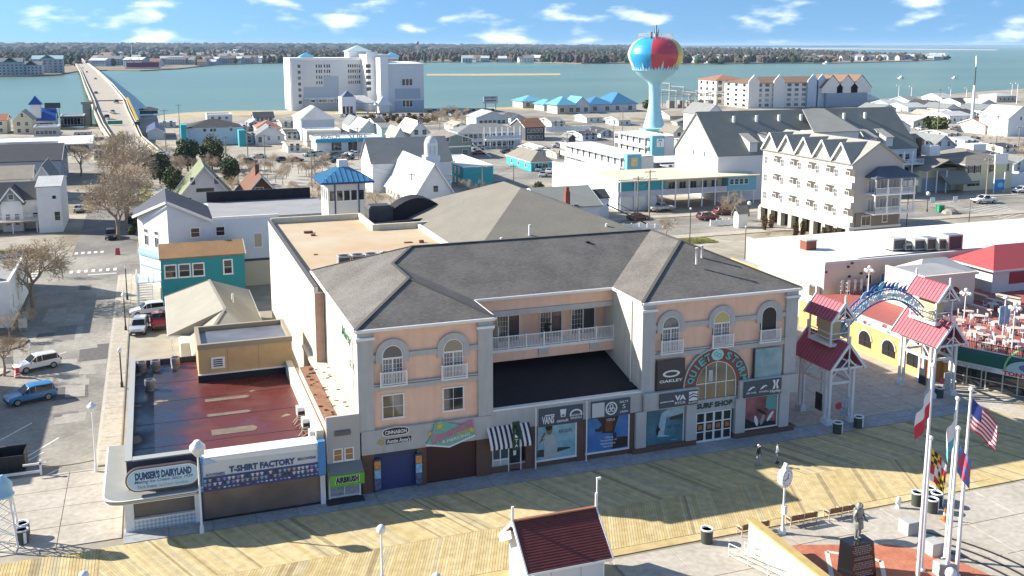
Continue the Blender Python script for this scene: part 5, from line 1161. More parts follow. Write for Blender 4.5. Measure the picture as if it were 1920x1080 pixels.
# --- houses behind and to the left
HP('white cottage with moss-green dormer roof behind the navy-grey corner roof',336,436,394,14,371,('gable','y'),'white','green',[('-Y',.28,5.2,.9,1.5,1,2),('-Y',.72,5.2,.9,1.5,1,2),('-Y',.5,3.6,3.6,.8,1,1),('-Y',.2,1.2,.8,1.3,1,2),('-Y',.8,1.2,.8,1.0,1,2)],ridge=312,over=1.1)
HP('brown shingled craftsman cottage with orange-trimmed gable and brick chimney',450,534,402,13,378,('gable','y'),'brown','brown',[('-Y',.45,4.0,1.6,1.3,2,1),('-Y',.25,.9,.9,1.3,1,1),('-Y',.45,.9,.9,1.3,1,1),('-Y',.65,.9,.9,1.3,1,1)],ridge=330,over=1.3)
g=G(490,400);solo('chimney',MB().box(g.x-.4,g.x+.4,g.y+5,g.y+5.8,0,Z_at(308,g.x,g.y+5)),BRICK,'brick chimney rising behind the brown cottage ridge','chimney',loc=(g.x,g.y+5.4,0))
HP('white clapboard house with dark front gable and deck at the left edge',-35,74,434,9,376,('gable','x'),'white','dark',[('-Y',.95,1.4,.8,1.6,1,2)],ridge=343,over=.5)
hh=bpy.context.scene.objects[-1]
while hh.parent:hh=hh.parent
g=G(7,434);gx1=X_at(46,g.y);ge=Z_at(379,g.x,g.y);gk=Z_at(353,(g.x+gx1)/2,g.y);wgm=MB().box(g.x,gx1,g.y-.6,g.y+3,0,ge);wall_gables(wgm,g.x,gx1,g.y-.6,g.y+3,ge,gk-ge,'y');part('gable_bay',wgm,WM['white'],hh);rgm=MB();gable_roof(rgm,g.x,gx1,g.y-.6,g.y+5,ge,gk-ge,'y',.5);part('gable_roof',rgm,RM['dark'],hh)
part('gable_face',MB().prismy([(g.x+.3,ge+.15),(gx1-.3,ge+.15),((g.x+gx1)/2,gk-.15)],g.y-.66,g.y-.61),WM['slate'],hh);bb=MB();bb.bar((g.x-.4,g.y-1.1,ge-.1),((g.x+gx1)/2,g.y-1.1,gk+.2),.08,.3);bb.bar((gx1+.4,g.y-1.1,ge-.1),((g.x+gx1)/2,g.y-1.1,gk+.2),.08,.3);part('bargeboard',bb,WHITE,hh)
window(hh,(g.x+gx1)/2,g.y-.66,ge+.5,'-Y',.8,.9,1,1,.12)
for k in(-.75,.75):window(hh,(g.x+gx1)/2+k,g.y-.6,1.2,'-Y',.7,2.0,1,2,.1)
HP('tall plain white house with pale grey roof left of the bare street trees',74,119,437,15,352,('gable','x'),'white','light',[('-Y',.72,6.2,.6,.6,1,1),('-Y',.8,2.2,.9,1.6,1,2)],ridge=331,over=.1)
dk=thing('timber_deck','raised white-railed deck in front of the left-edge clapboard house','deck',(-24,186,0));gd=G(0,440);yd=gd.y
part('deck_floor',MB().box(-38,X_at(72,yd,2.2),yd,yd+6,2.0,2.2),mat('deck_boards',(.36,.31,.25),.8),dk);railing_part(dk,(-38,yd+.05),(X_at(72,yd,2.2),yd+.05),1.1,.16,2.2,post=3);p=MB()
for i in range(6):p.box(-37+4*i,-36.8+4*i,yd+.1,yd+.3,0,2.0)
part('post',p,PVC,dk)
HP('long slate-roofed building with flat dormer strips far left',-90,117,352,22,308,('gable','x'),'slate','dark',[('auto',0,3,1,1.2,1.6)],ridge=272,over=.3)
HP('tan-roofed white house in front of the long slate roof',-30,61,372,9,338,('gable','x'),'white','tan',[('auto',3,0,1,.9,1.4)],ridge=312)
HP('grey side house with mottled roof beside the white house',66,100,380,16,338,('gable','y'),'palegrey','grey',[('auto',2,2,2,.9,1.4)],ridge=312)
HP('pale yellow gabled house by the left shore',26,62,252,14,226,('gable','y'),'yellow','tan',[('-Y',.5,6.5,.8,1.4,1,2),('auto',2,0,2,1.2,1.4)],ridge=209)
HP('cream house with terracotta roof at the left edge by the water',-24,14,251,12,226,('gable','x'),'cream','red',[('auto',2,1,2,1,1.3)],ridge=214)
b=HP('waterfront restaurant with royal blue roof and a pointed turret',63,104,243,14,226,('gable','x'),'blue','blue',[('auto',4,2,1,1.6,1.6)],ridge=203,name='restaurant',cat='restaurant')
gx,gy=X_at(67,b.location.y-4,9),b.location.y-4;part('turret',MB().box(gx-1.9,gx+1.9,gy-1.9,gy+1.9,0,10.2),WM['white'],b);r=MB();hip_roof(r,gx-1.9,gx+1.9,gy-1.9,gy+1.9,10.2,3.4,.6);part('turret_roof',r,RM['blue'],b)
part('roof_sign',MB().box(gx+3,gx+9,gy+3,gy+3.4,8.2,10.4).box(gx+3.5,gx+3.7,gy+3.1,gy+3.3,5,8.2).box(gx+8.3,gx+8.5,gy+3.1,gy+3.3,5,8.2),mat('dark_sign',(.05,.055,.07),.5),b)
HP('dark-roofed open dock shed beside the bridge pier',114,158,238,12,219,('flat',.4),'dark','flatgrey',[('auto',6,0,1,2.5,2.5)],name='dock_shed',cat='shed')
HP('pale flat-roofed yard building with glassy roof beside the bridge ramp',112,172,285,22,271,('gable','x'),'palegrey','white',[('auto',6,0,1,1.6,1.6)],ridge=255,name='yard_building',cat='building')
HP('long flat white-roofed building behind the slate roof',-40,110,285,18,270,('flat',.3),'palegrey','white',[('auto',9,0,1,1.4,1.2)],name='store',cat='building')
HP('grey flat-topped store beside the pale yellow house',64,110,258,10,240,('flat',.5),'beige','flatgrey',[('auto',5,0,1,1.4,1.2)],name='store',cat='building')
# --- centre
h=HP('white two-storey house with dark hip roof and turquoise ends near the bridge',352,455,273,15,241,('hip',),mat('wall_ice',(.62,.69,.75),.85,lines=(2,.2,.012)),'dark',[('-Y',.32,4.6,1.0,1.2,1,2),('-Y',.44,4.6,.8,1.4,1,2),('-Y',.5,4.6,.8,1.4,1,2),('-Y',.8,4.6,.8,1.4,1,2),('-Y',.32,1.4,.8,.9,1,1)],ridge=223)
g=G(450,275);part('turquoise_end',MB().box(X_at(449,g.y),X_at(461,g.y),g.y-.1,g.y+6,0,5.5),TURQ,h);part('turquoise_end',MB().box(X_at(341,g.y+4),X_at(352,g.y+4)-.05,g.y+4,g.y+12,0,7.5),TURQ,h)
HP('pale flat building at the shore behind the dark hip roof',389,436,236,12,217,('flat',.5),'palegrey','light',[('auto',3,0,2,1.2,1.1)],name='building',cat='building')
HP('small white cottage with a steep front gable and black windows',480,534,271,12,255,('gable','y'),'white','grey',[('-Y',.5,5.6,.8,1.2,1,2),('-Y',.15,.8,1.2,1.8,1,2),('-Y',.45,1.4,.8,1.3,1,2),('-Y',.8,1.4,.8,1.3,1,2)],ridge=237)
HP('low house with salmon and tan hip roof behind the steep white cottage',482,527,254,12,240,('hip',),'beige','red',[('auto',4,0,1,1.2,1.2)],ridge=225)
HP('long dark-roofed shed by the shore',477,514,229,10,221,('gable','x'),'white','dark',[('auto',4,0,1,1.2,1.2)],ridge=210,name='shed',cat='shed')
HP('tall house with broad pale hip roof, sunlit white side and blue-grey front',566,628,264,22,224,('hip',),'blue','light',[('auto',0,5,3,.9,1.3)],ridge=198)
HP('plain white block with a flat white roof below the tall pale-roofed house',576,640,275,10,247,('flat',.5),'beige','white',[('auto',5,0,2,.8,.7)],name='building',cat='building')
b=HP('single-storey beach store with turquoise fascia and palm shapes on top',594,716,286,14,263,('flat',.5),'white','white',[('-Y',.3,.4,3.2,2.6,3,1),('-Y',.55,.3,3.0,2.7,2,1),('-Y',.8,.4,2.6,2.4,3,1)],name='beach_store',cat='store')
g=G(600,286);part('fascia',MB().box(X_at(592,g.y),X_at(716,g.y),g.y-.6,g.y+.02,Z_at(268,g.x,g.y),Z_at(261,g.x,g.y)),mat('turquoise_fascia',(.05,.36,.55),.6),b)
for u in(620,672):
 x=X_at(u,g.y);text('BEACH' if u==620 else 'SURF',b,(x,g.y-.3,Z_at(256,x,g.y)),6,1.8,WHITE,bold=.03)
HP('grey gabled house behind the turquoise beach store',674,711,262,20,246,('gable','y'),'palegrey','light',[('auto',1,3,1,1.2,1)],ridge=226)
HP('small white house with grey gable, left of the grey gabled house',655,681,248,14,234,('gable','y'),'white','grey',[('-Y',.5,4.5,1,1,1,2)],ridge=219)
HP('pale aqua narrow house between the grey gable and the ornate white house',716,741,266,16,240,('gable','x'),mat('wall_palewater',(.33,.50,.53),.8,lines=(2,.2,.012)),'grey',[('auto',1,2,1,.9,1.4)],ridge=231)
h=HP('ornate white house with a wide cream roof and dark-shuttered gable windows',771,806,279,20,249,('gable','y'),'white','cream',[('-Y',.28,4.6,1.3,1.6,2,2),('-Y',.72,4.6,1.3,1.6,2,2),('-Y',.5,8.2,1.6,1.2,3,1),('auto',0,4,2,.9,1.4)],ridge=228)
HP('white wing house with cream gable in front of brown shrubs',742,760,280,14,256,('gable','y'),'white','tan',[('auto',1,1,2,.8,1.1)],ridge=240)
h=HP('dark green house with shallow gable and outside stair',826,884,297,15,262,('gable','y'),'green','taupe',[('-Y',.22,5,1.4,1.3,1,2),('-Y',.8,4.8,1.7,1.5,2,2),('-Y',.8,.9,1.7,1.5,2,2)],ridge=252)
g=G(884,297);part('stair',MB().bar((g.x+.3,g.y,4.5),(g.x+6,g.y-1,.3),.9,.25),WHITE,h);part('handrail',MB().bar((g.x+.3,g.y-.4,5.6),(g.x+6,g.y-1.4,1.4),.12,.12),WHITE,h);part('porch_roof',MB().box(X_at(826,g.y),X_at(884,g.y),g.y-.3,g.y-.05,3.6,3.9),WHITE,h)
h=HP('long two-storey motel row with grey hip roof and pale blue porches',860,976,279,13,249,('hip',),mat('wall_shadowblue',(.52,.59,.67),.8,lines=(2,.2,.012)),'grey',[('auto',11,0,2,1.3,1.5)],ridge=231,name='motel',cat='motel')
g=G(906,279);pm=MB()
for i in range(7):
 x=X_at(908+i*11.2,g.y-1.5);pm.box(x-.12,x+.12,g.y-1.7,g.y-1.5,0,7.2)
part('porch_post',pm,WHITE,h);part('porch_rail',MB().box(X_at(908,g.y),X_at(975,g.y),g.y-1.75,g.y-1.65,3.2,4.3),mat('pale_blue_rail',(.50,.57,.63),.7),h);part('porch_floor',MB().box(X_at(908,g.y),X_at(975,g.y),g.y-1.8,g.y,2.95,3.15),WHITE,h)
HP('grey house with a wide low gable above the motel row',893,953,238,14,221,('gable','y'),'palegrey','light',[('auto',6,0,1,1.4,1.5)],ridge=209)
HP('dark brown-roofed house standing alone on the right of the motel row',985,1021,264,15,239,('gable','x'),'dark','brown',[('auto',4,0,2,1.0,1.2)],ridge=222)
HP('little turquoise office with taupe hip roof in the corner parking',996,1036,322,20,304,('hip',),TURQ,'taupe',[('-Y',.25,.1,.9,2.1,1,1),('-Y',.65,.9,1.6,1.1,2,1),('auto',0,3,1,1.2,1)],ridge=279,name='office',cat='office')
HP('tiny grey shed with dark front across from the motel row',1066,1079,269,6,258,('gable','y'),'dark','grey',ridge=252,name='shed',cat='shed')
# church
ch=HP('white church with long pale grey roof and steep front gable',775,856,394,27,374,('gable','y'),'white',mat('church_roof',(.42,.45,.475),.85,var=.08,vs=.4),[('-Y',.52,3.6,1.0,1.3,1,2)]+rows('-X',7,[.6],.8,1.5),ridge=308,name='church',cat='church',over=.5)
cx,cy=ch.location.x,ch.location.y;sz=Z_at(308,cx,cy-13.5)
sx,sy=X_at(808,cy-4,sz+2),cy-4
sp=part('steeple',MB().box(sx-1.6,sx+1.6,sy-1.6,sy+1.6,sz-2.5,sz+.8).box(sx-1.2,sx+1.2,sy-1.2,sy+1.2,sz+.8,sz+3.6),WM['white'],ch);part('steeple_dome',MB().lathe([(1.45,sz+3.6),(1.3,sz+4.2),(.9,sz+4.8),(.1,sz+5.1)],12,0,(sx,sy)),WM['palegrey'],sp)
for f_ in(-.45,.45):window(ch,sx+f_,sy-1.2,sz+1.2,'-Y',.5,1.8,1,1,.05,glassm=WM['palegrey'])
y2=cy+13.6;tx0,tx1=X_at(698,y2,6),X_at(846,y2,6);r=MB();gable_roof(r,tx0,tx1,y2,y2+13,7.0,5.0,'x',.4);w=MB();w.box(tx0,tx1,y2,y2+13,0,7.0);wall_gables(w,tx0,tx1,y2,y2+13,7.0,5.0,'x');part('transept',w,WM['white'],ch);part('transept_roof',r,RM['grey'],ch)
HP('long low motel wing with white flat roof and turquoise end wall',869,925,352,26,314,('flat',.3),TURQ,'white',[('auto',0,7,2,1.2,1.4)],name='motel_wing',cat='motel')
# white house with the red brick chimney
h=HP('white house with sage roof and tall brick chimney behind the grey hip roof',1020,1126,424,14,391,('gable','x'),mat('wall_bluewhite',(.64,.70,.75),.85,lines=(2,.2,.012)),shingles('roof_sage',(.25,.26,.235),.1),[('-Y',.13,2.6,.9,1.2,1,2),('-Y',.47,2.4,.9,1.4,1,2),('-Y',.56,2.4,.9,1.4,1,2)],ridge=351)
g=G(1061,425);part('chimney',MB().box(g.x-.45,g.x+.45,g.y-.9,g.y,0,Z_at(358,g.x,g.y)).box(g.x-.3,g.x+.3,g.y-.75,g.y-.15,Z_at(358,g.x,g.y),Z_at(350,g.x,g.y)),mat('red_brick',(.22,.07,.04),.9,var=.25,vs=6,lines=(2,.09,.012)),h)
g=G(1126,424);part('rear_wing',MB().box(g.x+.001,g.x+5,g.y+7,g.y+12,0,4.2),MATS['wall_bluewhite'],h);r=MB();gable_roof(r,g.x,g.x+5,g.y+7,g.y+12,4.2,1.3,'x',.2);part('wing_roof',r,RM['dark'],h)
part('stair',MB().bar((g.x+1,g.y,4.2),(g.x+9,g.y-1,.2),1.1,.25),mat('dark_timber',(.05,.055,.065),.7),h);part('handrail',MB().bar((g.x+1,g.y-.5,5.3),(g.x+9,g.y-1.5,1.3),.1,.1),mat('dark_timber',(0,0,0)),h)
# --- white motel with turquoise stair towers
mo=thing('motel','sprawling white motel with turquoise stair blocks and cream-roofed gallery wing','motel',(100,200,0))
A=G(1158,396);x0,y0=A.x,A.y;hm=Z_at(342,x0,y0)
part('west_block',MB().box(x0,x0+9,y0,y0+36,0,hm),mat('motel_white',(.70,.70,.69),.8,var=.03,vs=.4),mo);part('roof',MB().box(x0+.3,x0+8.7,y0+.3,y0+35.7,hm,hm+.06),RM['white'],mo)
part('parapet',MB().box(x0-.05,x0+.3,y0,y0+36,hm,hm+.5).box(x0+.3,x0+9,y0-.05,y0+.3,hm,hm+.5),MATS['motel_white'],mo)
for i in range(6):window(mo,x0,y0+4+i*5.5,hm-2.6,'-X',1.0,1.1,2,1,.06,glassm=mat('pale_blinds',(.4,.42,.44),.5))
x1=X_at(1405,y0+2);w=MB();w.box(x0+9.001,x1,y0+2,y0+12,3.0,6.4);part('gallery_block',w,WM['cream'],mo);part('gallery_roof',MB().slab([(x0,y0-1.0,6.3),(x1+.6,y0-1.0,6.3),(x1+.6,y0+12.2,6.9),(x0,y0+12.2,6.9)],.25),RM['cream'],mo)
part('turquoise_end',MB().box(x0+.1,x0+11,y0-.06,y0-.051+.05,3.9,6.0),TURQ,mo);part('turquoise_end',MB().box(X_at(1362,y0),x1,y0-.4,y0+1.99,3.0,6.2),mat('aqua_block',(.16,.42,.52),.7),mo)
part('gallery_floor',MB().box(x0+9,x1,y0-.2,y0+2,2.8,3.0),WHITE,mo);part('gallery_rail',MB().box(x0,X_at(1362,y0)-.01,y0-.25,y0-.15,3.0,4.1),mat('pale_violet_rail',(.48,.50,.56),.7),mo)
p=MB()
for i in range(11):xx=x0+.5+(x1-x0-1)*i/10;p.box(xx-.12,xx+.12,y0-.35,y0-.15,0,6.2)
part('gallery_post',p,WHITE,mo);part('ground_rooms',MB().box(x0+9.001,X_at(1230,y0+4),y0+3,y0+12,0,2.79),WM['palegrey'],mo);part('ground_rooms',MB().box(X_at(1335,y0+8),x1,y0+8,y0+12,0,2.79),TURQ,mo)
for i in range(8):window(mo,x0+11+i*2.6,y0+2,3.7,'-Y',1.5,1.5,2,1,.06,glassm=GLASSB)
for i in range(4):window(mo,X_at(1372+i*9,y0-.4,4.5),y0-.4,4.4,'-Y',.9,1.1,1,2,.07,glassm=GLASSB)
# rear galleries
def gallery(pl,pr,pb,top,far,lab_):
 g=G(pr,pb);xx,yy=g.x,g.y;z=Z_at(top,xx,yy);yf=Y_at(pl,xx,z)
 part('rear_block',MB().box(xx,xx+8,yy,yf,0,z),MATS['motel_white'],mo);part('rear_roof',MB().slab([(xx-1.5,yy,z+.05),(xx+8,yy,z+.35),(xx+8,yf,z+.35),(xx-1.5,yf,z+.05)],.2),RM['white'],mo)
 r=MB();n=int((yf-yy)/4)
 for i in range(n+1):r.box(xx-1.5,xx-1.35,yy+4*i,yy+4*i+.15,0,z-.15)
 part('gallery_post',r,WHITE,mo)
 for lv in range(1,int(z/2.9)+1):part('gallery_rail',MB().box(xx-1.5,xx-1.42,yy,yf,z-2.9*lv,z-2.9*lv+1.0),WHITE,mo);part('gallery_floor',MB().box(xx-1.5,xx-.001,yy,yf,z-2.9*lv-.2,z-2.9*lv),WHITE,mo)
 for i in range(n):
  for lv in range(1,int(z/2.9)+1):window(mo,xx,yy+4*i+2,z-2.9*lv+.3,'-X',1.0,2.0,1,1,.05)
 return xx,yy,z
xx,yy,z=gallery(1060,1172,338,296,0,'');part('stair_tower',MB().box(xx-.5,X_at(1202,yy-2),yy-2.0,yy-.01,0,z+1.0),mat('aqua_block',(0,0,0)),mo);part('mural',MB().box(xx+.6,xx+2.4,yy-2.06,yy-2.001,z-2.0,z+.2),mat('palm_mural',(.62,.50,.25),.6,var=.3,vs=2),mo)
xx,yy,z=gallery(1160,1217,308,258,0,'');part('stair_tower',MB().box(xx-.2,X_at(1245,yy-2),yy-2.0,yy-.01,0,z+.6),mat('aqua_block',(0,0,0)),mo);m_=part('mural',MB().box(xx+1.2,xx+3.6,yy-2.06,yy-2.001,z-2.6,z-.2),WHITE,mo);part('palm_mark',MB().box(xx+2.3,xx+2.45,yy-2.09,yy-2.061,z-2.3,z-1.2).lathe([(.1,0),(.1,.01)],6),mat('palm_green',(.03,.22,.05),.7),m_);flat(m_,[(xx+1.6,z-1.2),(xx+2.3,z-.7),(xx+3.1,z-1.1),(xx+2.7,z-.5),(xx+2.0,z-.45)],yy-2.062,MATS['palm_green'],'palm_mark')
g=G(1205,327);part('low_wing',MB().box(g.x+2,X_at(1330,g.y),g.y,g.y+9,0,3.2),MATS['motel_white'],mo);part('low_wing_roof',MB().slab([(g.x+1,g.y-1.5,3.2),(X_at(1360,g.y),g.y-1.5,3.2),(X_at(1360,g.y),g.y+9,3.6),(g.x+1,g.y+9,3.6)],.2),RM['white'],mo)
# --- condominiums on the right
PGL=mat('pale_pane',(.16,.165,.165),.2,spec=.7)
def balconies(t,x,ys,zs,w=3.2,d=1.1,facing='-X'):
 for y in ys:
  for z in zs:
   o=part('balcony',MB().box(x-.05,x+.06,y-w/2,y+w/2,z,z+.05),WHITE,t)
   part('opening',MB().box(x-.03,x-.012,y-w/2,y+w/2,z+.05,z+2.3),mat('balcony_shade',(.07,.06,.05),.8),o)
   part('rail',MB().box(x-.12,x-.06,y-w/2,y+w/2,z+.05,z+1.05),WHITE,o)
c2=thing('condominium','white four-storey condominium with five sharp gables, shade-grey end wall and corner balconies','condominium',(118,152,0))
B=G(1590,458);x0,y0=B.x,B.y;x1=X_at(1684,y0);ze=Z_at(308,x0,y0);y1=Y_at(1428,x0,6);CW=mat('condo_white',(.66,.65,.62),.85,var=.03,vs=.5,lines=(2,.25,.01));CGR=mat('condo_shaded_siding',(.42,.40,.375),.85,lines=(2,.22,.012));CRF=shingles('roof_condo',(.31,.305,.275),.1)  # the end wall's grey has its shade put into the colour
part('wall',MB().box(x0,x1,y0,y1,3.0,ze),CW,c2);e=MB();e.box(x0+.02,x1-.02,y0-.06,y0-.001,3.0,ze);xm=(x0+x1)/2;rz=Z_at(268,xm,y0)-ze
e.prismy([(x0+.02,ze),(x1-.02,ze),(xm,ze+rz)],y0-.06,y0+.1);part('end_wall',e,CGR,c2)
ng=5;gw=(y1-y0)/ng;rr=MB();gable_roof(rr,x0,x1,y0,y1,ze,rz,'y',.4,.25)
for i in range(ng):
 ya,yb=y0+gw*i,y0+gw*(i+1);c_=(ya+yb)/2;gr=rz*.95
 wg=MB();wg.poly([(x0-.001,yb,ze-.02),(x0-.001,ya,ze-.02),(x0-.001,c_,ze+gr)]);part('front_gable',wg,CW,c2)
 rr.slab([(x0-.5,ya,ze+.2),(x0-.5,c_,ze+gr+.25),(xm,c_,ze+gr+.25),(x0+.3,ya,ze+.2)][::-1],.2);rr.slab([(x0-.5,c_,ze+gr+.25),(x0-.5,yb,ze+.2),(x0+.3,yb,ze+.2),(xm,c_,ze+gr+.25)][::-1],.2)
 bb=MB();bb.bar((x0-.53,ya,ze+.1),(x0-.53,c_,ze+gr+.15),.08,.3);bb.bar((x0-.53,yb,ze+.1),(x0-.53,c_,ze+gr+.15),.08,.3);part('bargeboard',bb,WHITE,c2)
 hst=(ze-3.6)/3
 for k in range(3):
  z=3.9+hst*k
  window(c2,x0,ya+gw*.22,z+.5,'-X',1.1,1.3,2,2,.08,glassm=PGL);window(c2,x0,ya+gw*.78,z+.5,'-X',1.1,1.3,2,2,.08,glassm=PGL)
 balconies(c2,x0,[ya+gw*.02+.2],[3.9+hst*k for k in range(3)],2.4)
part('roof',rr,CRF,c2)
part('ground_storey',MB().box(x0+.8,x1,y0+1,y1,0,2.6),mat('car_port_dark',(.05,.045,.04),.9),c2);part('storey_band',MB().box(x0-.35,x1+.02,y0-.4,y1,2.6,3.0),CW,c2)
p=MB()
for i in range(9):yy=y0+(y1-y0)*i/8;p.box(x0-.3,x0+.7,yy-.5,yy+.5,0,2.6)
part('car_port_pier',p,WM['beige'],c2);part('brown_end',MB().box(x0+1,x1-.5,y0-.3,y0-.07,0,5.3),mat('condo_taupe',(.21,.185,.16),.85,lines=(2,.22,.012)),c2)
window(c2,x0+3.2,y0-.3,3.2,'-Y',1.8,1.6,2,1,.1);window(c2,x0+7.2,y0-.3,3.6,'-Y',.9,1.2,1,2,.1)
# corner porch stack
q=MB()
for z in(5.3,8.6):q.box(x0+3.0,x1+.8,y0-2.6,y0-.07,z,z+.25)
part('porch_floor',q,WHITE,c2);q=MB()
for x in(x0+3.1,x0+5.6,x0+8.4,x1+.6):
 q.box(x-.1,x+.1,y0-2.55,y0-2.35,5.5,11.7)
part('porch_post',q,WHITE,c2);r=MB();hip_roof(r,x0+3,x1+.7,y0-2.6,y0+2,11.7,1.6,.35);part('porch_roof',r,shingles('roof_bluegrey',(.10,.12,.15),.1),c2)
for z in(5.55,8.85):railing_part(c2,(x0+3.05,y0-2.5),(x1+.7,y0-2.5),1.05,.16,z,post=2.8)
for z in(5.6,8.9):
 for x in(x0+4.2,x0+6.8,x0+9.4):window(c2,x,y0-.06,z,'-Y',1.4,2.1,2,1,.07,glassm=mat('porch_glass',(.25,.26,.27),.2))
c1=thing('condominium','larger white condominium behind with long grey dormered roof and blank sunlit gable wall','condominium',(150,195,0))
B=G(1432,415);x0,y0=G(1345,384).x,188.0;y1=y0+19;x0=X_at(1345,y0,5);ze=10.2;y0b=y0;xE=X_at(1708,y0+1);zr=Z_at(210,X_at(1390,y0+9),y0+9)
w=MB();w.box(x0,xE,y0,y1,0,ze);wall_gables(w,x0,xE,y0,y1,ze,zr-ze,'x');part('wall',w,mat('condo_sunwhite',(.68,.68,.67),.85,var=.03,vs=.4),c1)
r=MB();gable_roof(r,x0,xE,y0,y1,ze,zr-ze,'x',.35,.3);rf=part('roof',r,shingles('roof_longgrey',(.21,.215,.19),.1),c1)
for i in range(3):
 for j,u in enumerate((.3,.55)):window(c1,x0,y0+19*u,2.2+i*3.6,'-X',.45,1.1,1,1,.04)
sl_=(zr-ze)/9.5
for i in range(9):
 xx=x0+9+i*4.6;
 if xx>xE-4:break
 o=part('dormer',MB().prismx([(y0+.2,ze+.3),(y0+.2,ze+2.6),(y0+4.2,ze+.3+4*sl_+.2),(y0+.6,ze+.5)],xx-1,xx+1),WM['palegrey'],c1)
 part('dormer_roof',MB().slab([(xx-1.2,y0-.2,ze+2.65),(xx+1.2,y0-.2,ze+2.65),(xx+1.2,y0+5.2,ze+4.6),(xx-1.2,y0+5.2,ze+4.6)],.15),MATS['roof_condo'],o)
for i in range(7):xx=x0+8+i*6;g_=y0+7;part('roof_vent',MB().lathe([(.35,ze+7*sl_-.3),(.35,ze+7*sl_+1.6)],8,0,(xx,g_)),WHITE,rf)
part('cross_gable',MB().prismy([(x0+24,ze-1),(x0+36,ze-1),(x0+36,ze+4.5),(x0+24,ze+4.5)],y0-1,y0+8),WM['palegrey'],c1);part('cross_roof',MB().slab([(x0+23.5,y0-1.4,ze+4.5),(x0+36.5,y0-1.4,ze+4.5),(x0+33,y0+8,zr+.4),(x0+27,y0+8,zr+.4)],.2),MATS['roof_condo'],c1)
for z in(3.2,6.4):
 part('gallery_floor',MB().box(X_at(1640,y0-2),xE+.5,y0-2.2,y0-.01,z,z+.25),WHITE,c1);railing_part(c1,(X_at(1640,y0-2),y0-2.1),(xE+.4,y0-2.1),1.05,.2,z+.25,post=4)
p=MB()
for u in(1645,1668,1690,1706):xx=X_at(u,y0-2);p.box(xx-.15,xx+.15,y0-2.25,y0-2.05,0,9.6)
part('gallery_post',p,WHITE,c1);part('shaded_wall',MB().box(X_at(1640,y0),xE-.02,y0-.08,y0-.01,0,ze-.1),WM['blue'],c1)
for u in(1650,1660,1675,1685,1698):
 for z in(.6,3.8,7.0):window(c1,X_at(u,y0,3),y0-.08,z,'-Y',1.2,1.8,1,1,.07)
HP('white three-storey house with grey gable roof behind the blank white condominium wall',1322,1357,262,16,215,('gable','y'),'white','grey',[('-Y',.35,6.5,1.1,1.6,1,2),('-Y',.65,6.5,1.1,1.6,1,2),('-Y',.35,3.0,1.1,1.6,1,2),('-Y',.65,3.0,1.1,1.6,1,2)],ridge=196)
HP('cream house with dark round door bushes left of the condominiums',1262,1284,262,10,249,('gable','y'),'cream','taupe',[('-Y',.5,1.2,1.4,1.4,1,1)],ridge=237)
HP('long tan shed roof near the substation',1256,1320,224,14,218,('gable','x'),'beige','tan',ridge=208,name='shed',cat='shed')
HP('olive-grey domed store between the substation and white house',1288,1322,250,12,232,('hip',),'beige','taupe',ridge=219,name='store',cat='store')
# far white condominiums with red-brown roofs
fc=thing('condominium','cream waterfront apartment block with terracotta hip roof right of the water tower','condominium',(350,530,0))
def far_block(t,pl,pr,pb,depth,top,ridge,wm,rm,n,st,left=0):
 g=G(pl,pb);x0,y0=g.x,g.y;x1=X_at(pr,y0);z=Z_at(top,x0,y0);part('wall',MB().box(x0,x1,y0,y0+depth,0,z),wm,t);r=MB();hip_roof(r,x0,x1,y0,y0+depth,z,Z_at(ridge,(x0+x1)/2,y0+depth/2)-z,.8);part('roof',r,rm,t)
 for k in range(st):
  zz=z*(k+.25)/st
  for i in range(n):window(t,x0+(x1-x0)*(i+.5)/n,y0,zz,'-Y',(x1-x0)/n*.55,z/st*.6,1,1,.12,glassm=GLASSB)
  for i in range(left):window(t,x0,y0+depth*(i+.5)/left,zz,'-X',depth/left*.35,z/st*.5,1,1,.1)
 return x0,x1,y0,z
TERR=shingles('roof_terracotta',(.33,.16,.10),.12);MOCHA=shingles('roof_mocha',(.20,.13,.095),.12);CRM=mat('condo_cream',(.76,.72,.66),.8,var=.04,vs=.2)
far_block(fc,1342,1395,197,20,150,140,CRM,TERR,4,4,3)
f2=thing('condominium','long cream waterfront apartment block with gables and mocha roof','condominium',(400,530,0))
x0,x1,y0,z=far_block(f2,1402,1618,203,24,156,143,CRM,MOCHA,16,5,3)
part('blue_bay',MB().box(X_at(1516,y0),X_at(1540,y0),y0-.6,y0-.3,0,z+1),WM['slate'],f2);part('blue_bay',MB().box(X_at(1542,y0),X_at(1618,y0),y0-3.15,y0-.25,0,z-6),WM['slate'],f2)
for u in(1410,1457,1520,1537):xx=X_at(u,y0);part('bay_gable',MB().prismy([(xx-3.4,0),(xx+3.4,0),(xx+3.4,z+1),(xx,z+4.5),(xx-3.4,z+1)],y0-1.2,y0-.61),CRM if u<1500 else WM['blue'],f2)
part('dormer_wall',MB().box(X_at(1542,y0),X_at(1618,y0),y0-3.05,y0+4,z-6,z+.5),CRM,f2)
for u in(1552,1580,1606):
 xx=X_at(u,y0);r=MB();gable_roof(r,xx-7,xx+7,y0-3,y0+10,z-3,7,'y',.4);part('dormer_roof',r,MOCHA,f2);part('dormer_face',MB().prismy([(xx-7,z-6),(xx+7,z-6),(xx+7,z-3),(xx,z+3.6),(xx-7,z-3)],y0-3.2,y0+6),CRM,f2)
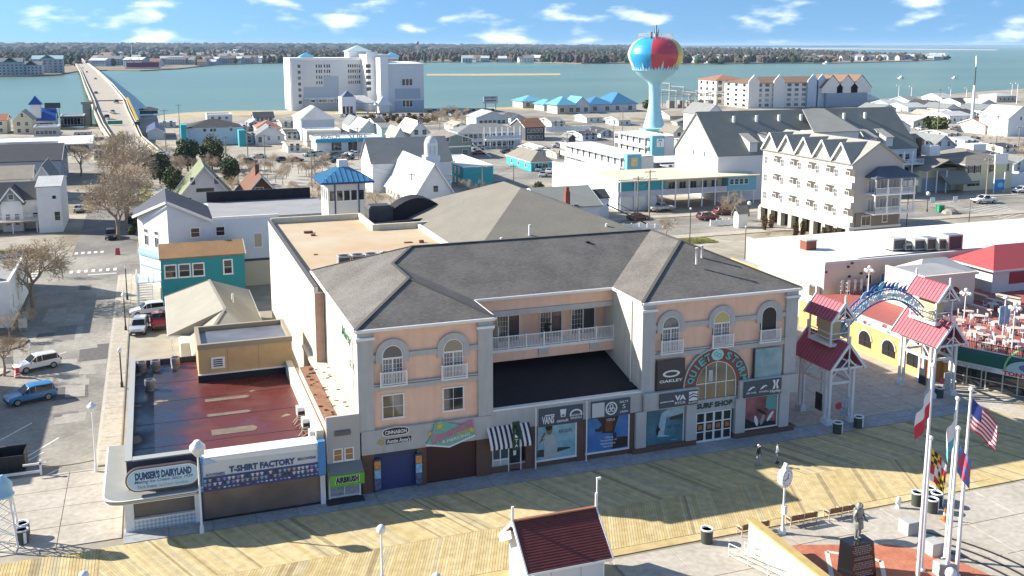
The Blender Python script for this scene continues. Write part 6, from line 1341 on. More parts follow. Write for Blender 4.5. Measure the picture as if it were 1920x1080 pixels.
 # pale yellow hip-roofed house on the avenue corner
yh=HP('pale yellow two-storey house with taupe hip roof, brown shutters and steep gabled porch',1806,1895,358,17,308,('hip',),'yellow','taupe',[('-Y',.13,4.2,1.1,1.6,2,2),('-Y',.26,4.2,1.1,1.6,2,2),('-Y',.58,4.2,1.1,1.6,2,2),('-Y',.85,4.2,1.1,1.6,2,2),('-Y',.2,1.0,3.8,1.3,3,1),('-X',.25,4.2,.8,1.5,2,2),('-X',.6,4.2,.8,1.5,2,2)],ridge=277)
g=G(1806,358);sh=mat('brown_shutters',(.08,.04,.03),.7);q=MB()
for u in(.13,.26,.58,.85):
 xx=g.x+(X_at(1895,g.y)-g.x)*u;q.box(xx-1.0,xx-.62,g.y-.09,g.y-.02,4.1,5.9);q.box(xx+.62,xx+1.0,g.y-.09,g.y-.02,4.1,5.9)
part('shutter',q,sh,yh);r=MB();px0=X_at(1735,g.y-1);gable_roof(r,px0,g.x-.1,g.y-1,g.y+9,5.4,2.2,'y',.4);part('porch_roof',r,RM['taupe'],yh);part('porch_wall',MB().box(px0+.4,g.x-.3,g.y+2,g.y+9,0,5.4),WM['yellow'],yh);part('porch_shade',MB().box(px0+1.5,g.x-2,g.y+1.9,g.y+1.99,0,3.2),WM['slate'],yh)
q=MB();
for xx in(px0+.3,px0+3.2,px0+6):q.box(xx-.1,xx+.1,g.y-.9,g.y-.7,0,5.3)
part('porch_post',q,WHITE,yh);part('sloped_skirt',MB().slab([(px0+6,g.y-2,2.0),(g.x+1,g.y-2,2.0),(g.x+.1,g.y+.0,5.0),(px0+4,g.y+0,5.0)],.2),RM['grey'],yh)
part('chimney',MB().box(px0+5.2,px0+6.2,g.y+8,g.y+9,6,12),BRICK,yh);part('dormer',MB().bbox(g.x-6,g.x-3,g.y+5,g.y+8,8,10.4,.2),WM['white'],yh);part('dormer',MB().bbox(g.x+8,g.x+12,g.y+6,g.y+9,8.2,10.2,.2),WM['white'],yh)
HP('navy house with grey roof and white upper windows beyond the yellow house',1712,1746,300,15,276,('gable','x'),mat('wall_navy',(.05,.07,.12),.8),'dark',[('-Y',.25,4.4,1.3,1.1,1,1),('-Y',.7,4.4,1.3,1.1,1,1)],ridge=252)
HP('blue-grey house with a wide front gable beside the navy house',1747,1790,296,14,274,('gable','y'),'blue','grey',[('-Y',.3,3.4,1.2,1.4,1,2),('-Y',.7,3.4,1.2,1.4,1,2)],ridge=254)
HP('white boathouse with slate pyramid-gabled roof right of the long grey roof',1668,1706,262,18,238,('gable','y'),'white','grey',[('auto',2,3,1,1,1.2)],ridge=226)
HP('cream bungalow with terracotta roof and dark windows, far right',1846,1890,252,14,236,('gable','x'),'cream','red',[('-Y',.5,.8,9,2.0,4,1)],ridge=222)
HP('plain tall white gabled house at the right edge',1888,1935,256,14,222,('gable','y'),'white','light',[('-Y',.5,6,.8,1.2,1,1)],ridge=200)
HP('pink and white waterfront house by the right-hand light poles',1868,1905,192,14,180,('hip',),'beige','light',[('auto',4,0,1,1.4,1.4)],ridge=174)
HP('white house with pointed tent-like roof by the waterfront apartments',1624,1648,198,12,186,('hip',),'palegrey','white',[('auto',3,0,1,1.4,1.4)],ridge=175)
HP('small white gas-station canopy on the avenue at the right edge',1872,1925,352,10,332,('flat',.6),'white','flatgrey',name='canopy_store',cat='store')
low=[(1650,1680,216,205,'white','grey'),(1668,1700,208,197,'palegrey','light'),(1702,1738,214,202,'white','light'),(1706,1732,199,190,'palegrey','grey'),(1738,1770,208,198,'white','dark'),(1765,1786,194,184,'white','light'),(1772,1800,214,204,'palegrey','grey'),(1800,1836,204,193,'white','dark'),(1836,1868,206,196,'palegrey','light'),(1780,1822,232,218,'white','light'),(1712,1760,240,228,'palegrey','light'),(1838,1885,216,206,'white','grey')]
wds=['white cabin with a grey roof beside the boathouse','pale cabin with a light roof nearest the waterfront apartments','white cabin with a bright roof left of the dark utility pole','small pale cabin on the shore behind the bright-roofed cabin','white cabin with a dark roof, right of the utility pole','small white cabin at the water behind the dark roof','pale cabin with grey roof left of the white radio mast','white cabin with dark roof behind the white radio mast','pale light-roofed cabin right of the radio mast','white hall with wide pale roof in front of the radio mast','low pale store with light roof above the green shrubs','white cabin with grey roof behind the terracotta bungalow']
for(a,b,base,eave,wm,rm),lb in zip(low,wds):HP(lb,a,b,base,16,eave,('gable','y' if(a//10)%2 else 'x'),wm,rm,[('auto',3,2,1,1.1,1.1)],ridge=eave-9,name='cabin',cat='house')
fill=((1296,1320,284,268,259,0,'between the tall wooden pole and blank condominium wall'),(440,466,247,238,232,1,'left of the steep white cottage'),(536,560,262,250,243,2,'left of the broad pale hip roof'),(702,722,238,229,222,3,'behind the pale aqua narrow house'),(640,660,262,252,246,1,'behind the blue-roofed lookout finial'),(1100,1130,230,221,214,0,'above the long white site wall'),(1034,1060,240,229,221,2,'right of the dark brown-roofed house'),(1092,1120,264,253,246,3,'behind the rear motel gallery'),(1244,1264,302,287,280,1,'at the end of the low motel wing'),(1656,1690,234,223,214,0,'in front of the boathouse'),(1692,1716,228,217,209,2,'beyond the yellow-green avenue tree'),(1744,1772,226,216,208,1,'left of the mast in the second row'),(1796,1830,224,213,205,3,'under the mast'),(1872,1906,226,215,207,0,'behind the plain tall gabled house'),(1638,1662,228,217,209,3,'right of the mocha-roofed apartments'),(1776,1802,266,252,244,2,'left of the terracotta bungalow road'),(1808,1834,280,265,257,0,'on the brown lot below the bungalow'),(140,170,264,254,248,2,'left of the bridge ramp'),(176,196,300,288,281,1,'under the street-tree crowns at the ramp'),(300,330,240,230,223,3,'right of the navy boathouse'),(1250,1272,330,314,305,2,'behind the gallery wing roof'),(932,960,250,241,234,1,'on the corner behind the motel row'),(1160,1182,236,226,219,3,'left of the tower stem'),(1215,1235,290,278,270,0,'right of the tall turquoise stair block'),(6,40,292,280,272,1,'behind the long flat white roof'),(448,476,270,259,251,3,'left of the vacant lot poles'),(540,566,286,274,266,0,'left of the beach store lot'),(466,486,242,233,227,2,'behind the long dark shed'),(528,556,240,231,225,1,'in front of the hotel end wall'),(850,880,246,237,230,0,'behind the dark green house'),(958,984,230,221,214,3,'behind the pole right of the motel row'),(1000,1040,292,282,275,2,'in front of the long white wall'),(1044,1066,298,288,281,1,'left of the motel galleries'),(1080,1104,284,275,268,0,'beside the tiny grey shed'),(1126,1150,258,249,242,3,'under the aqua tower shed'),(1282,1304,304,293,285,2,'at the foot of the blank condominium wall'),(1700,1728,280,268,259,0,'left of the navy house'),(1850,1880,304,292,283,1,'behind the pale yellow hip house'),(1900,1932,322,308,298,3,'over the gas-station canopy'),(1880,1910,288,277,269,0,'above the brown lot at the edge'))
for a,b,c,e,r_,k,near in fill:HP(('white','cream','pale grey','pale blue')[k]+' small house with '+('dark','tan','light grey','grey')[(a//7)%4]+' roof '+near,a,b,c,13,e,('gable','xy'[(a//3)%2]),('white','cream','palegrey','blue')[k],('dark','tan','light','grey')[(a//7)%4],[('auto',2,2,1 if c<240 else 2,1,1.2)],ridge=r_)
# blue-roofed waterside restaurant complex left of the tower
rs=thing('restaurant','waterfront restaurant with linked bright blue metal roofs left of the water tower','restaurant',(180,520,0))
def rblock(pl,pr,pb,d,pe,pk,wm=WM['beige'],hip=True,ax='x'):
 g=G(pl,pb);x0,y0=g.x,g.y;x1=X_at(pr,y0);z=Z_at(pe,x0,y0);k=Z_at(pk,(x0+x1)/2,y0+(d/2 if hip or ax=='x' else 0));w=MB();w.box(x0,x1,y0,y0+d,0,z);r=MB()
 if hip:hip_roof(r,x0,x1,y0,y0+d,z,k-z,.8)
 else:wall_gables(w,x0,x1,y0,y0+d,z,k-z,ax);gable_roof(r,x0,x1,y0,y0+d,z,k-z,ax,.6)
 part('wall',w,wm,rs);part('roof',r,RM['aquam']if pl<1080 else BLUEM,rs)
 for i in range(max(2,int((x1-x0)/7))):window(rs,x0+(x1-x0)*(i+.5)/max(2,int((x1-x0)/7)),y0,.8,'-Y',2.2,2.2,2,1,.12)
rblock(980,1020,203,16,190,179);rblock(1020,1045,208,14,196,186);rblock(1045,1080,214,14,197,181);rblock(1076,1106,213,14,197,182,WM['palegrey'],False,'y');rblock(1104,1150,211,16,196,181,WM['palegrey']);rblock(1146,1193,210,22,195,173,WM['palegrey'])
# bayside hotel
ht=thing('hotel','large pale grey and white bayside hotel, stepped blocks with blue-grey panels','hotel',(100,505,0))
HG=mat('hotel_grey',(.62,.64,.66),.85,var=.03,vs=.1);HW=mat('hotel_white',(.80,.80,.79),.85);HB=mat('hotel_blue',(.38,.45,.53),.85,var=.03,vs=.1);HLG=mat('hotel_pale',(.72,.72,.71),.85)
g=G(546,208);y0=g.y;zt=Z_at(113,g.x,y0)
def hx(px,y=None):return X_at(px,y if y else y0,8)
def hz(py,y=None):return Z_at(py,hx(600),y if y else y0)
part('wall',MB().box(hx(546),hx(680),y0,y0+24,0,zt),HG,ht);part('end_wall',MB().box(hx(546)-.3,hx(546)-.01,y0,y0+24,0,zt),HW,ht);part('roof_edge',MB().box(hx(545),hx(680),y0-.4,y0+24.3,zt,zt+1.2),HW,ht);part('pale_bay',MB().box(hx(547),hx(568),y0-.9,y0-.01,0,zt),HG,ht)
part('blue_panel',MB().box(hx(570),hx(635),y0-.25,y0-.01,hz(185),hz(163)),HB,ht);part('blue_panel',MB().box(hx(608),hx(635),y0-.28,y0-.26,hz(163),hz(143)),HB,ht);part('ledge',MB().box(hx(570),hx(680),y0-.5,y0-.29,hz(186),hz(183)),HW,ht);part('base_block',MB().box(hx(568),hx(640),y0-3,y0-.5,0,hz(187)),mat('hotel_slate',(.33,.37,.42),.85),ht)
for cols_ in((595,600,604),(610,615,619),(655,659,663),(667,671,675)):
 for rw in(127,137,148,158):
  for u in cols_:window(ht,hx(u),y0-.02,hz(rw),'-Y',.7,1.7,1,1,.08)
for rw in(127,138,149,160,171,182,194):window(ht,hx(562),y0-.92,hz(rw),'-Y',1.5,1.7,2,1,.15)
for u in(585,600,608,620,633):window(ht,hx(u),y0-3.02,hz(191),'-Y',2.0,1.3,2,1,.25)
y2=y0-14;part('tower_block',MB().box(hx(679),hx(719),y2,y0+20,0,Z_at(102,hx(690),y2)),HLG,ht);part('tower_face',MB().box(hx(679),hx(699),y2-.4,y2-.01,0,Z_at(97,hx(690),y2)),HW,ht);part('tower_grey',MB().box(hx(699),hx(719),y2-.2,y2-.01,0,Z_at(163,hx(690),y2)),mat('hotel_slate',(0,0,0)),ht)
for rw in(127,137,148,159,170):window(ht,X_at(691,y2,12),y2-.42,Z_at(rw,hx(690),y2),'-Y',2.6,1.8,3,1,.1)
y3=y2-12;part('front_block',MB().box(X_at(719,y3,8),X_at(795,y3,8),y3,y0+10,0,Z_at(120,hx(740),y3)),HG,ht);part('front_roof',MB().slab([(X_at(718,y3,8),y3-.4,Z_at(119,hx(740),y3)),(X_at(796,y3,8),y3-.4,Z_at(119,hx(740),y3)),(X_at(796,y3,8),y0+10,Z_at(119,hx(740),y3)+.6),(X_at(718,y3,8),y0+10,Z_at(119,hx(740),y3)+.6)],.5),HW,ht)
part('white_fin',MB().box(X_at(717,y3,8)-.1,X_at(728,y3,8),y3-.8,y3-.01,0,Z_at(108,hx(740),y3)),HW,ht);part('white_fin',MB().box(X_at(717,y3,8)-1,X_at(717,y3,8)-.11,y3-.8,y3+26,0,Z_at(108,hx(740),y3)),HW,ht)
z=lambda p:Z_at(p,hx(740),y3)
part('blue_panel',MB().box(X_at(741,y3,8),X_at(788,y3,8),y3-.2,y3-.01,z(185),z(166)),HB,ht);part('blue_panel',MB().box(X_at(740,y3,8),X_at(794,y3,8),y3-.21,y3-.01,0.3,z(188)),HB,ht);part('ledge',MB().box(X_at(740,y3,8),X_at(794,y3,8),y3-.4,y3-.22,z(188),z(187)),HW,ht)
for pz in(160,200):
 for u in(757,764,770.5):window(ht,X_at(u,y3,8),y3-.22,z(pz),'-Y',1.5,3.2,1,1,.18)
text('CAMBRIA',ht,(X_at(764,y3,8),y3-.1,z(126)),6.8,1.0,HW,bold=.03)
for(pl,pr,pb,pe,pk)in((668,702,120,103,90),):
 yy=y0+14;x0,x1=X_at(650,yy,26),X_at(690,yy,26);part('penthouse',MB().box(x0,x1,yy-6,yy+6,zt,zt+4.5),HLG,ht);r=MB();hip_roof(r,x0,x1,yy-6,yy+6,zt+4.5,3.2,.8);part('penthouse_roof',r,mat('pale_aqua_roof',(.45,.58,.60),.5),ht)
for u in(574,735):yy=y0+12;xx=X_at(u,yy,26);part('penthouse',MB().box(xx-3,xx+3,yy-3,yy+3,zt,zt+1.8),HLG,ht);r=MB();hip_roof(r,xx-3,xx+3,yy-3,yy+3,zt+1.8,2.2,.8);part('penthouse_roof',r,RM['aquam'],ht)
yp=y3-6;part('porte_cochere_roof',MB().slab([(X_at(664,yp,4),yp,5.2),(X_at(708,yp,4),yp,5.2),(X_at(690,yp,8),yp+10,8.6),(X_at(668,yp,8),yp+10,8.6)],.4),RM['light'],ht);q=MB()
for u in(666,690,706):q.box(X_at(u,yp,2)-.4,X_at(u,yp,2)+.4,yp+.2,yp+1,0,5)
part('porte_cochere_post',q,HW,ht);part('entry_pavilion',MB().box(X_at(639,yp,4),X_at(665,yp,4),yp-3,yp+6,0,8.5),HW,ht);r=MB();hip_roof(r,X_at(642,yp,8),X_at(662,yp,8),yp-2,yp+5,8.5,3,.5);part('entry_roof',r,mat('slate_roof',(.10,.13,.20),.6),ht)
for u in(645,652,659):window(ht,X_at(u,yp-3,2),yp-3,.3,'-Y',1.3,3.6,1,1,.15)
yk=y3-4;x0,x1=X_at(708,yk,2),X_at(734,yk,2);part('side_pavilion',MB().box(x0+1,x1-1,yk,yk+7,0,3.9),HW,ht);r=MB();hip_roof(r,x0,x1,yk-1,yk+8,3.9,4.6,.3);part('pavilion_roof',r,HLG,ht)
# ================================================================== WATER TOWER
def tower():
 D=352.0;cx=X_at(1228,D,20);cy=D;t=thing('water_tower','beach-ball painted water tower with blue, red and yellow panels on a pale blue stem','water tower',(cx,cy,0))
 zz=lambda p:Z_at(p,cx,cy)
 zt,zw,zl,zn=zz(69),zz(101),zz(133),zz(152);dep=(Vector((cx,cy,zw))-CAMP).dot(FW);R=52*dep/FPX
 SB=mat('tower_pale_blue',(.36,.62,.72),.45,var=.04,vs=.2);cols={'blue':mat('ball_blue',(.03,.33,.60),.3,coat=.4),'red':mat('ball_red',(.50,.045,.065),.35,coat=.4),'yellow':mat('ball_yellow',(.68,.46,.02),.35,coat=.4),'white':mat('ball_white',(.66,.67,.68),.35,coat=.4)}
 pr=[(R*.10,zt+.1),(R*.28,zt),(R*.45,zt-.3),(R*.59,zt-.8),(R*.70,zt-1.4),(R*.80,zt-2.3),(R*.88,zt-3.3),(R*.94,zt-4.4),(R*.98,zt-5.7),(R,zw),(R*.992,zw-.9),(R*.97,zw-1.8),(R*.94,zw-2.7),(R*.90,zw-3.6),(R*.80,zl+.6)][::-1]
 low=[(R*.80,zl+.6),(R*.62,zl-1.6),(R*.42,zn+.9),(R*.27,zn-.4),(R*.215,zn-1.6),(R*.20,zn-6),(R*.205,zz(195)),(R*.26,zz(212)),(R*.36,zz(232)),(R*.44,zz(252)),(R*.46,0)][::-1]
 part('stem',MB().lathe(low,40,0,(cx,cy)),SB,t)
 a0=atan2(-cy,-cx)
 # image-right is anticlockwise seen from above when looking from the sea
 for nm,d0,d1 in(('blue',-66,-9),('red',-9,54),('yellow',54,118),('white',118,175),('blue',175,235),('white',235,294)):
  m=MB();n=18
  for k in range(len(pr)-1):
   for i in range(n):
    A=a0+radians(d0+(d1-d0)*i/n);B=a0+radians(d0+(d1-d0)*(i+1)/n);(r0,h0),(r1,h1)=pr[k],pr[k+1]
    m.add([(cx+r0*cos(A),cy+r0*sin(A),h0),(cx+r0*cos(B),cy+r0*sin(B),h0),(cx+r1*cos(B),cy+r1*sin(B),h1),(cx+r1*cos(A),cy+r1*sin(A),h1)],[(0,1,2,3)],0,True)
  part('ball_panel',m,cols[nm],t)
 sp=MB();rng=random.Random(4)
 for i in range(46):
  A=2*pi*i/46;h=rng.uniform(.5,3.6)if i%2 else rng.uniform(0,1.2);w=.07
  f=lambda z:(R*.80+(R*.975-R*.80)*min(1,(z-(zl+.6))/(zw-1.8-zl-.6)))+.14 if z<zw-3.6 else R*.9+.14+(z-(zw-3.6))*.42
  b0,b1,tp=zl+.3,zl+.3,zl+.9+h
  def P_(a,z):r=f(max(z,zl+.6));return(cx+r*cos(a),cy+r*sin(a),z)
  sp.poly([P_(A-w,b0),P_(A+w,b0),P_(A+w*.7,(b0+tp)/2),P_(A+w*.2,tp),P_(A-w*.5,(b0+tp)/2)])
 part('splash',sp,SB,t)
 q=MB();
 for i in range(18):
  A=2*pi*i/18;B=2*pi*(i+1)/18;r=R*.62;p0,p1=(cx+r*cos(A),cy+r*sin(A)),(cx+r*cos(B),cy+r*sin(B));q.tube((*p0,zt-1),(*p0,zt+1.1),.07,5)
  for h in(.5,1.1):q.tube((*p0,zt+h),(*p1,zt+h),.06,5)
 part('roof_railing',q,mat('tower_rail',(.62,.55,.35),.5),t)
 q=MB();q.tube((cx,cy,zt-.2),(cx,cy,zz(47)),.35,8);q.box(cx-.7,cx+.7,cy-.7,cy+.7,zt,zt+1.6);
 for a in range(6):A=a*pi/3;q.box(cx+1.0*cos(A)-.15,cx+1.0*cos(A)+.15,cy+1.0*sin(A)-.15,cy+1.0*sin(A)+.15,zz(62),zz(54))
 q.box(cx-4.5,cx-3.6,cy-4,cy-3.2,zt-.5,zt+1.8)
 part('antenna',q,mat('antenna_grey',(.22,.27,.32),.5),t);part('ladder',MB().box(cx-.5,cx+.5,cy-R-.0,cy-R+.25,zt-3,zt-2.9),FAN,t)
 part('base_shed',MB().box(cx-12,cx+1,cy-16,cy-11,0,2.6),mat('aqua_shed',(.22,.5,.52),.7),t)
tower()
# ================================================================== BRIDGE
def bridge():
 t=thing('bridge','long pale concrete bridge crossing the bay, curving in from the left','bridge',(0,420,0))
 st=[(298,192,312,.15),(290,196,300,.4),(275,202,283,1.0),(262,205,268,1.6),(235,187,256,3.6),(210,176,244,5.4),(190,170,237,6.5),(160,158,212,7),(135,150,186,6),(118,140,165,3),(104,122,145,1.2)]
 rows_=[]
 for y,L,R_,z in st:
  a,b=G(L,y,z),G(R_,y,z);b=Vector((X_at(R_,a.y,z),a.y,z));rows_.append((a,b,z))
 DECK=mat('bridge_concrete',(.43,.39,.33),.85,var=.08,vs=.15);ROADB=mat('bridge_road',(.36,.32,.265),.85,var=.10,vs=.12)
 m=MB();d=MB();pr=MB();ln=MB();wk=MB()
 for(a,b,z),(c,e,z2)in zip(rows_,rows_[1:]):
  u=b-a;v=e-c;f=lambda p,q,k,dz:(p.x+(q.x-p.x)*k,p.y+(q.y-p.y)*k,p.z+dz)
  m.poly([f(a,b,.10,.02),f(a,b,.90,.02),f(c,e,.90,.02),f(c,e,.10,.02)])
  d.add([f(a,b,0,0),f(a,b,1,0),f(c,e,1,0),f(c,e,0,0),f(a,b,0,-1.3),f(a,b,1,-1.3),f(c,e,1,-1.3),f(c,e,0,-1.3)],[(0,1,2,3),(0,4,5,1),(1,5,6,2),(3,7,4,0),(2,6,7,3),(7,6,5,4)])
  for k in(.005,.095,.905,.985):pr.add([f(a,b,k,0),f(a,b,k+.012,0),f(c,e,k+.012,0),f(c,e,k,0)]+[f(a,b,k,1.05),f(a,b,k+.012,1.05),f(c,e,k+.012,1.05),f(c,e,k,1.05)],[(4,5,6,7),(0,4,7,3),(1,2,6,5),(0,1,5,4),(2,3,7,6)])
  ln.poly([f(a,b,.492,.05),f(a,b,.508,.05),f(c,e,.508,.05),f(c,e,.492,.05)])
 part('deck',d,DECK,t);part('roadway',m,ROADB,t);part('parapet',pr,mat('parapet_pale',(.52,.47,.38),.8),t);part('centre_line',ln,M_yel,t)
 g=G(160,232);p=MB();p.box(X_at(157,g.y),X_at(170,g.y),g.y,g.y+14,-2,8.5);p.box(X_at(157,g.y)-.5,X_at(176,g.y),g.y-1,g.y+1,8.5,9.6);part('pier',p,mat('pier_grey',(.25,.25,.23),.85,var=.2,vs=.2),t)
 for i in range(8):
  (a,b,z)=rows_[min(len(rows_)-1,4+i//2)];(c,e,z2)=rows_[min(len(rows_)-1,5+i//2)];k=(i%2)*.5;q=MB()
  for u in(.1,.35,.65,.9):
   A=a.lerp(b,u);B=c.lerp(e,u);P_=A.lerp(B,k);q.box(P_.x-.7,P_.x+.7,P_.y-.7,P_.y+.7,-3,P_.z-1.3)
  part('pier',q,DECK,t)
 g=G(176,190,6.5);yb=rows_[6][0].y;part('draw_span_joint',MB().box(rows_[6][0].x-2,rows_[6][1].x,yb-1.2,yb+1.2,6.45,7.0),mat('steel_joint',(.30,.27,.24),.6),t)
 q=MB();a,b=rows_[6][1],rows_[4][1];q.bar(a+Vector((.6,0,.8)),b+Vector((.6,0,.8)),.8,1.8);part('yellow_barrier',q,mat('mustard',(.40,.28,.04),.7),t)
 s_=G(215,235,4.0);part('overhead_sign',MB().box(X_at(202,rows_[4][0].y,4),X_at(230,rows_[4][0].y,4),rows_[4][0].y-.4,rows_[4][0].y-.2,3.9,5.3),mat('sign_green',(.03,.26,.18),.5),t)
 return rows_
BR=bridge()
HP('low slate dock house on the right of the bridge',262,296,214,12,207,('hip',),'dark','dark',ridge=200,name='dock_house',cat='building')
HP('navy long-roofed boathouse under the bridge ramp',277,308,262,28,248,('gable','y'),'palegrey',mat('navy_roof',(.03,.045,.12),.6),ridge=240,name='boathouse',cat='boathouse')
# ================================================================== VEHICLES
TYRE=mat('tyre',(.015,.015,.015),.85);RIM=mat('alloy_rim',(.35,.35,.36),.35,.8);CGL=mat('car_glass',(.008,.011,.014),.12,spec=.45);LAMP_W=mat('headlamp',(.6,.6,.6),.15);LAMP_R=mat('tail_lamp',(.25,.01,.01),.2);TRIMB=mat('black_plastic',(.02,.02,.022),.6)
def paint(n,c):return mat('car_'+n,c,.28,.0,coat=.8,spec=.6)
CARP={n:paint(n,c)for n,c in dict(white=(.70,.70,.70),silver=(.42,.43,.44),blue=(.02,.17,.38),black=(.012,.012,.014),red=(.16,.012,.018),grey=(.10,.105,.11),maroon=(.14,.012,.02),navy=(.02,.03,.07),sky=(.25,.35,.42)).items()}
PROF={'suv':dict(x=[-2.25,-2.12,-1.85,-.3,.25,1.0,1.25,2.02,2.25],zh=[.86,1.04,1.04,1.02,1.0,.98,.97,.84,.62],zr=[.86,1.05,1.60,1.66,1.60,.985,.975,.85,.62],hw=[.80,.89,.91,.93,.93,.92,.91,.86,.72],cab=(1,5),wh=(-1.38,1.38),r=.36,zb=.30),'sedan':dict(x=[-2.3,-2.15,-1.5,-.6,.1,.95,1.2,2.0,2.28],zh=[.72,.92,.93,.92,.90,.86,.85,.74,.55],zr=[.72,.93,.96,1.40,1.42,.87,.86,.75,.55],hw=[.76,.86,.89,.90,.90,.90,.89,.84,.68],cab=(2,5),wh=(-1.38,1.38),r=.33,zb=.24),'pickup':dict(x=[-2.85,-2.8,-.95,-.9,-.7,.5,1.25,1.5,2.5,2.75],zh=[1.05,1.12,1.12,1.12,1.12,1.12,1.10,1.09,.98,.75],zr=[1.05,1.12,1.12,1.2,1.82,1.84,1.11,1.10,.99,.75],hw=[.94,.96,.97,.97,.97,.97,.97,.96,.93,.82],cab=(3,6),wh=(-1.75,1.75),r=.40,zb=.42)}
CARM={}
def car_meshes(kind):
 if kind in CARM:return CARM[kind]
 P_=PROF[kind];xs,zh,zr,hw,(c0,c1),zb=P_['x'],P_['zh'],P_['zr'],P_['hw'],P_['cab'],P_['zb']
 B=MB();W_=MB();n=len(xs);V=[]
 for i in range(n):
  e=.10 if i in(0,n-1)else 0;h=hw[i];cab=c0<=i<=c1 and zr[i]>zh[i]+.05
  rw=h*.80 if cab else h*.93
  sec=[(h*.9,zb+e),(h,zb+.16+e),(h*1.0,(zb+zh[i])/2),(h*.985,zh[i]-.04),(h*.95,zh[i]),(rw,zr[i]-(.05 if cab else 0)),(rw*.86,zr[i]+(.0 if cab else .005)),(0,zr[i]+.03)]
  V.append([(xs[i],y,z)for y,z in sec])
 for i in range(n-1):
  for k in range(7):
   a,b,c,d=V[i][k],V[i+1][k],V[i+1][k+1],V[i][k+1];gl=k==4 and c0<=i<c1
   m=lambda q:[(x,-y,z)for x,y,z in q]
   (W_ if gl else B).add([a,b,c,d],[(0,1,2,3)][0:1],0,not gl);(W_ if gl else B).add(m([d,c,b,a]),[(0,1,2,3)],0,not gl)
 for end in(0,n-1):
  q=V[end];full=q+[(x,-y,z)for x,y,z in q[::-1][1:]];B.poly(full if end else full[::-1])
 u=[V[0][0],V[n-1][0],(V[n-1][0][0],-V[n-1][0][1],V[n-1][0][2]),(V[0][0][0],-V[0][0][1],V[0][0][2])];B.poly(u)
 # windscreen and rear screen a little proud of the shell
 for i,j in((c1-1,c1),(c0+(0 if kind!='sedan' else 0),c0+1)):
  a,b=V[i],V[j];lo,hi=(b,a)if b[6][2]<a[6][2]else(a,b);o=.012 if lo[0][0]>hi[0][0]else-.012
  yl,yh=hw[i]*.80,hw[i]*.66;zl_,zh_=lo[6][2],hi[6][2]
  f=lambda k,y:(lo[6][0]+(hi[6][0]-lo[6][0])*k+o,y,zl_+(zh_-zl_)*k+.035)
  q=[f(.08,-yl),f(.08,yl),f(.92,yh),f(.92,-yh)];W_.poly(q if o>0 else q[::-1])
 pl=MB()
 for i in range(c0,c1+1):
  for s_ in(1,-1):
   a,b=Vector(V[i][4]),Vector(V[i][5]);a.y*=s_;b.y*=s_;o=Vector((0,.008*s_,0));pl.bar(a+o,b+o,.05,.07)
 xm=(xs[c0]+xs[c1])/2;
 B.add(pl.v,pl.f,0)
 T=MB();r=P_['r'];T.lathe([(r*.62,-.11),(r*.95,-.11),(r,-.07),(r,.07),(r*.95,.11),(r*.62,.11)],18);Rm=MB();Rm.lathe([(.05,.085),(r*.6,.10),(r*.64,.115)],10)
 for k in range(5):
  A=2*pi*k/5;Rm.bar((0,0,.12),(r*.58*cos(A),r*.58*sin(A),.12),.07,.03)
 HL=MB().box(-.06,.05,-.2,.2,-.07,.07);TLm=MB().box(-.05,.05,-.14,.14,-.13,.13)
 Mr=MB().box(-.07,.07,-.1,.1,-.06,.07);Bp=MB().box(-.05,.06,-hw[4]*.8,hw[4]*.8,-.1,.1);Pn=MB().box(-1.0,1.0,-.01,.01,-.07,.07)
 CARM[kind]=(B.mesh('body',CARP['white']),W_.mesh('windows',CGL),T.mesh('tyre',TYRE),Rm.mesh('rim',RIM),HL.mesh('headlight',LAMP_W),TLm.mesh('tail_light',LAMP_R),Mr.mesh('mirror',CARP['white']),Bp.mesh('bumper',TRIMB),Pn.mesh('rocker',TRIMB))
 return CARM[kind]
def slot(o,m):o.material_slots[0].link='OBJECT';o.material_slots[0].material=m
def car(kind,col,label,px=None,py=None,heading=0.0,loc=None,group=None,z=0.0,detail=True,name=None):
 B,Wn,T,Rm,HL,TL,Mr,Bp,Pn=car_meshes(kind);P_=PROF[kind]
 p=G(px,py,z)if loc is None else Vector(loc)
 t=thing(name or('pickup_truck' if kind=='pickup' else 'parked_car'),label,'pickup truck' if kind=='pickup' else 'car',(p.x,p.y,p.z+.02),radians(heading),group)
 b=inst('body',B,t);slot(b,CARP[col]);inst('windows',Wn,t)
 for x in P_['wh']:
  for s_ in(1,-1):
   w_=inst('wheel',T,t,(x,s_*(P_['hw'][4]-.10),P_['r']),(s_*-pi/2,0,0))
   if detail:inst('rim',Rm,w_)
 if detail:
  n=len(P_['x'])
  for s_ in(1,-1):
   inst('headlight',HL,t,(P_['x'][-1]-.10,s_*P_['hw'][-2]*.74,P_['zh'][-2]-.12));inst('tail_light',TL,t,(P_['x'][0]+.02,s_*P_['hw'][1]*.80,P_['zh'][1]-.18))
   m_=inst('mirror',Mr,t,(P_['x'][P_['cab'][1]]-.32,s_*(P_['hw'][4]+.08),P_['zh'][4]+.06));slot(m_,CARP[col]);inst('rocker',Pn,t,(0,s_*(P_['hw'][4]-.0),P_['zb']+.08))
  inst('bumper',Bp,t,(P_['x'][-1]-.03,0,P_['zb']+.2));inst('bumper',Bp,t,(P_['x'][0]+.03,0,P_['zb']+.22))
 return t
def headed(a,b):A,B=G(*a),G(*b);return math.degrees(atan2(B.y-A.y,B.x-A.x))
car('suv','blue','bright blue SUV parked at an angle on the side street',58,752,180+20)
car('suv','white','white SUV parked left of the side street, ahead of the blue one',70,692,180+24)
car('suv','silver','silver-white car facing the camera beside the grey hip-roofed house',262,622,-97)
car('suv','white','white SUV seen side-on in front of the white outside stair',278,590,188)
car('pickup','red','red pickup tail showing behind the silver-white car',298,612,95)
car('suv','black','black van parked under the bare street trees',208,447,-88)
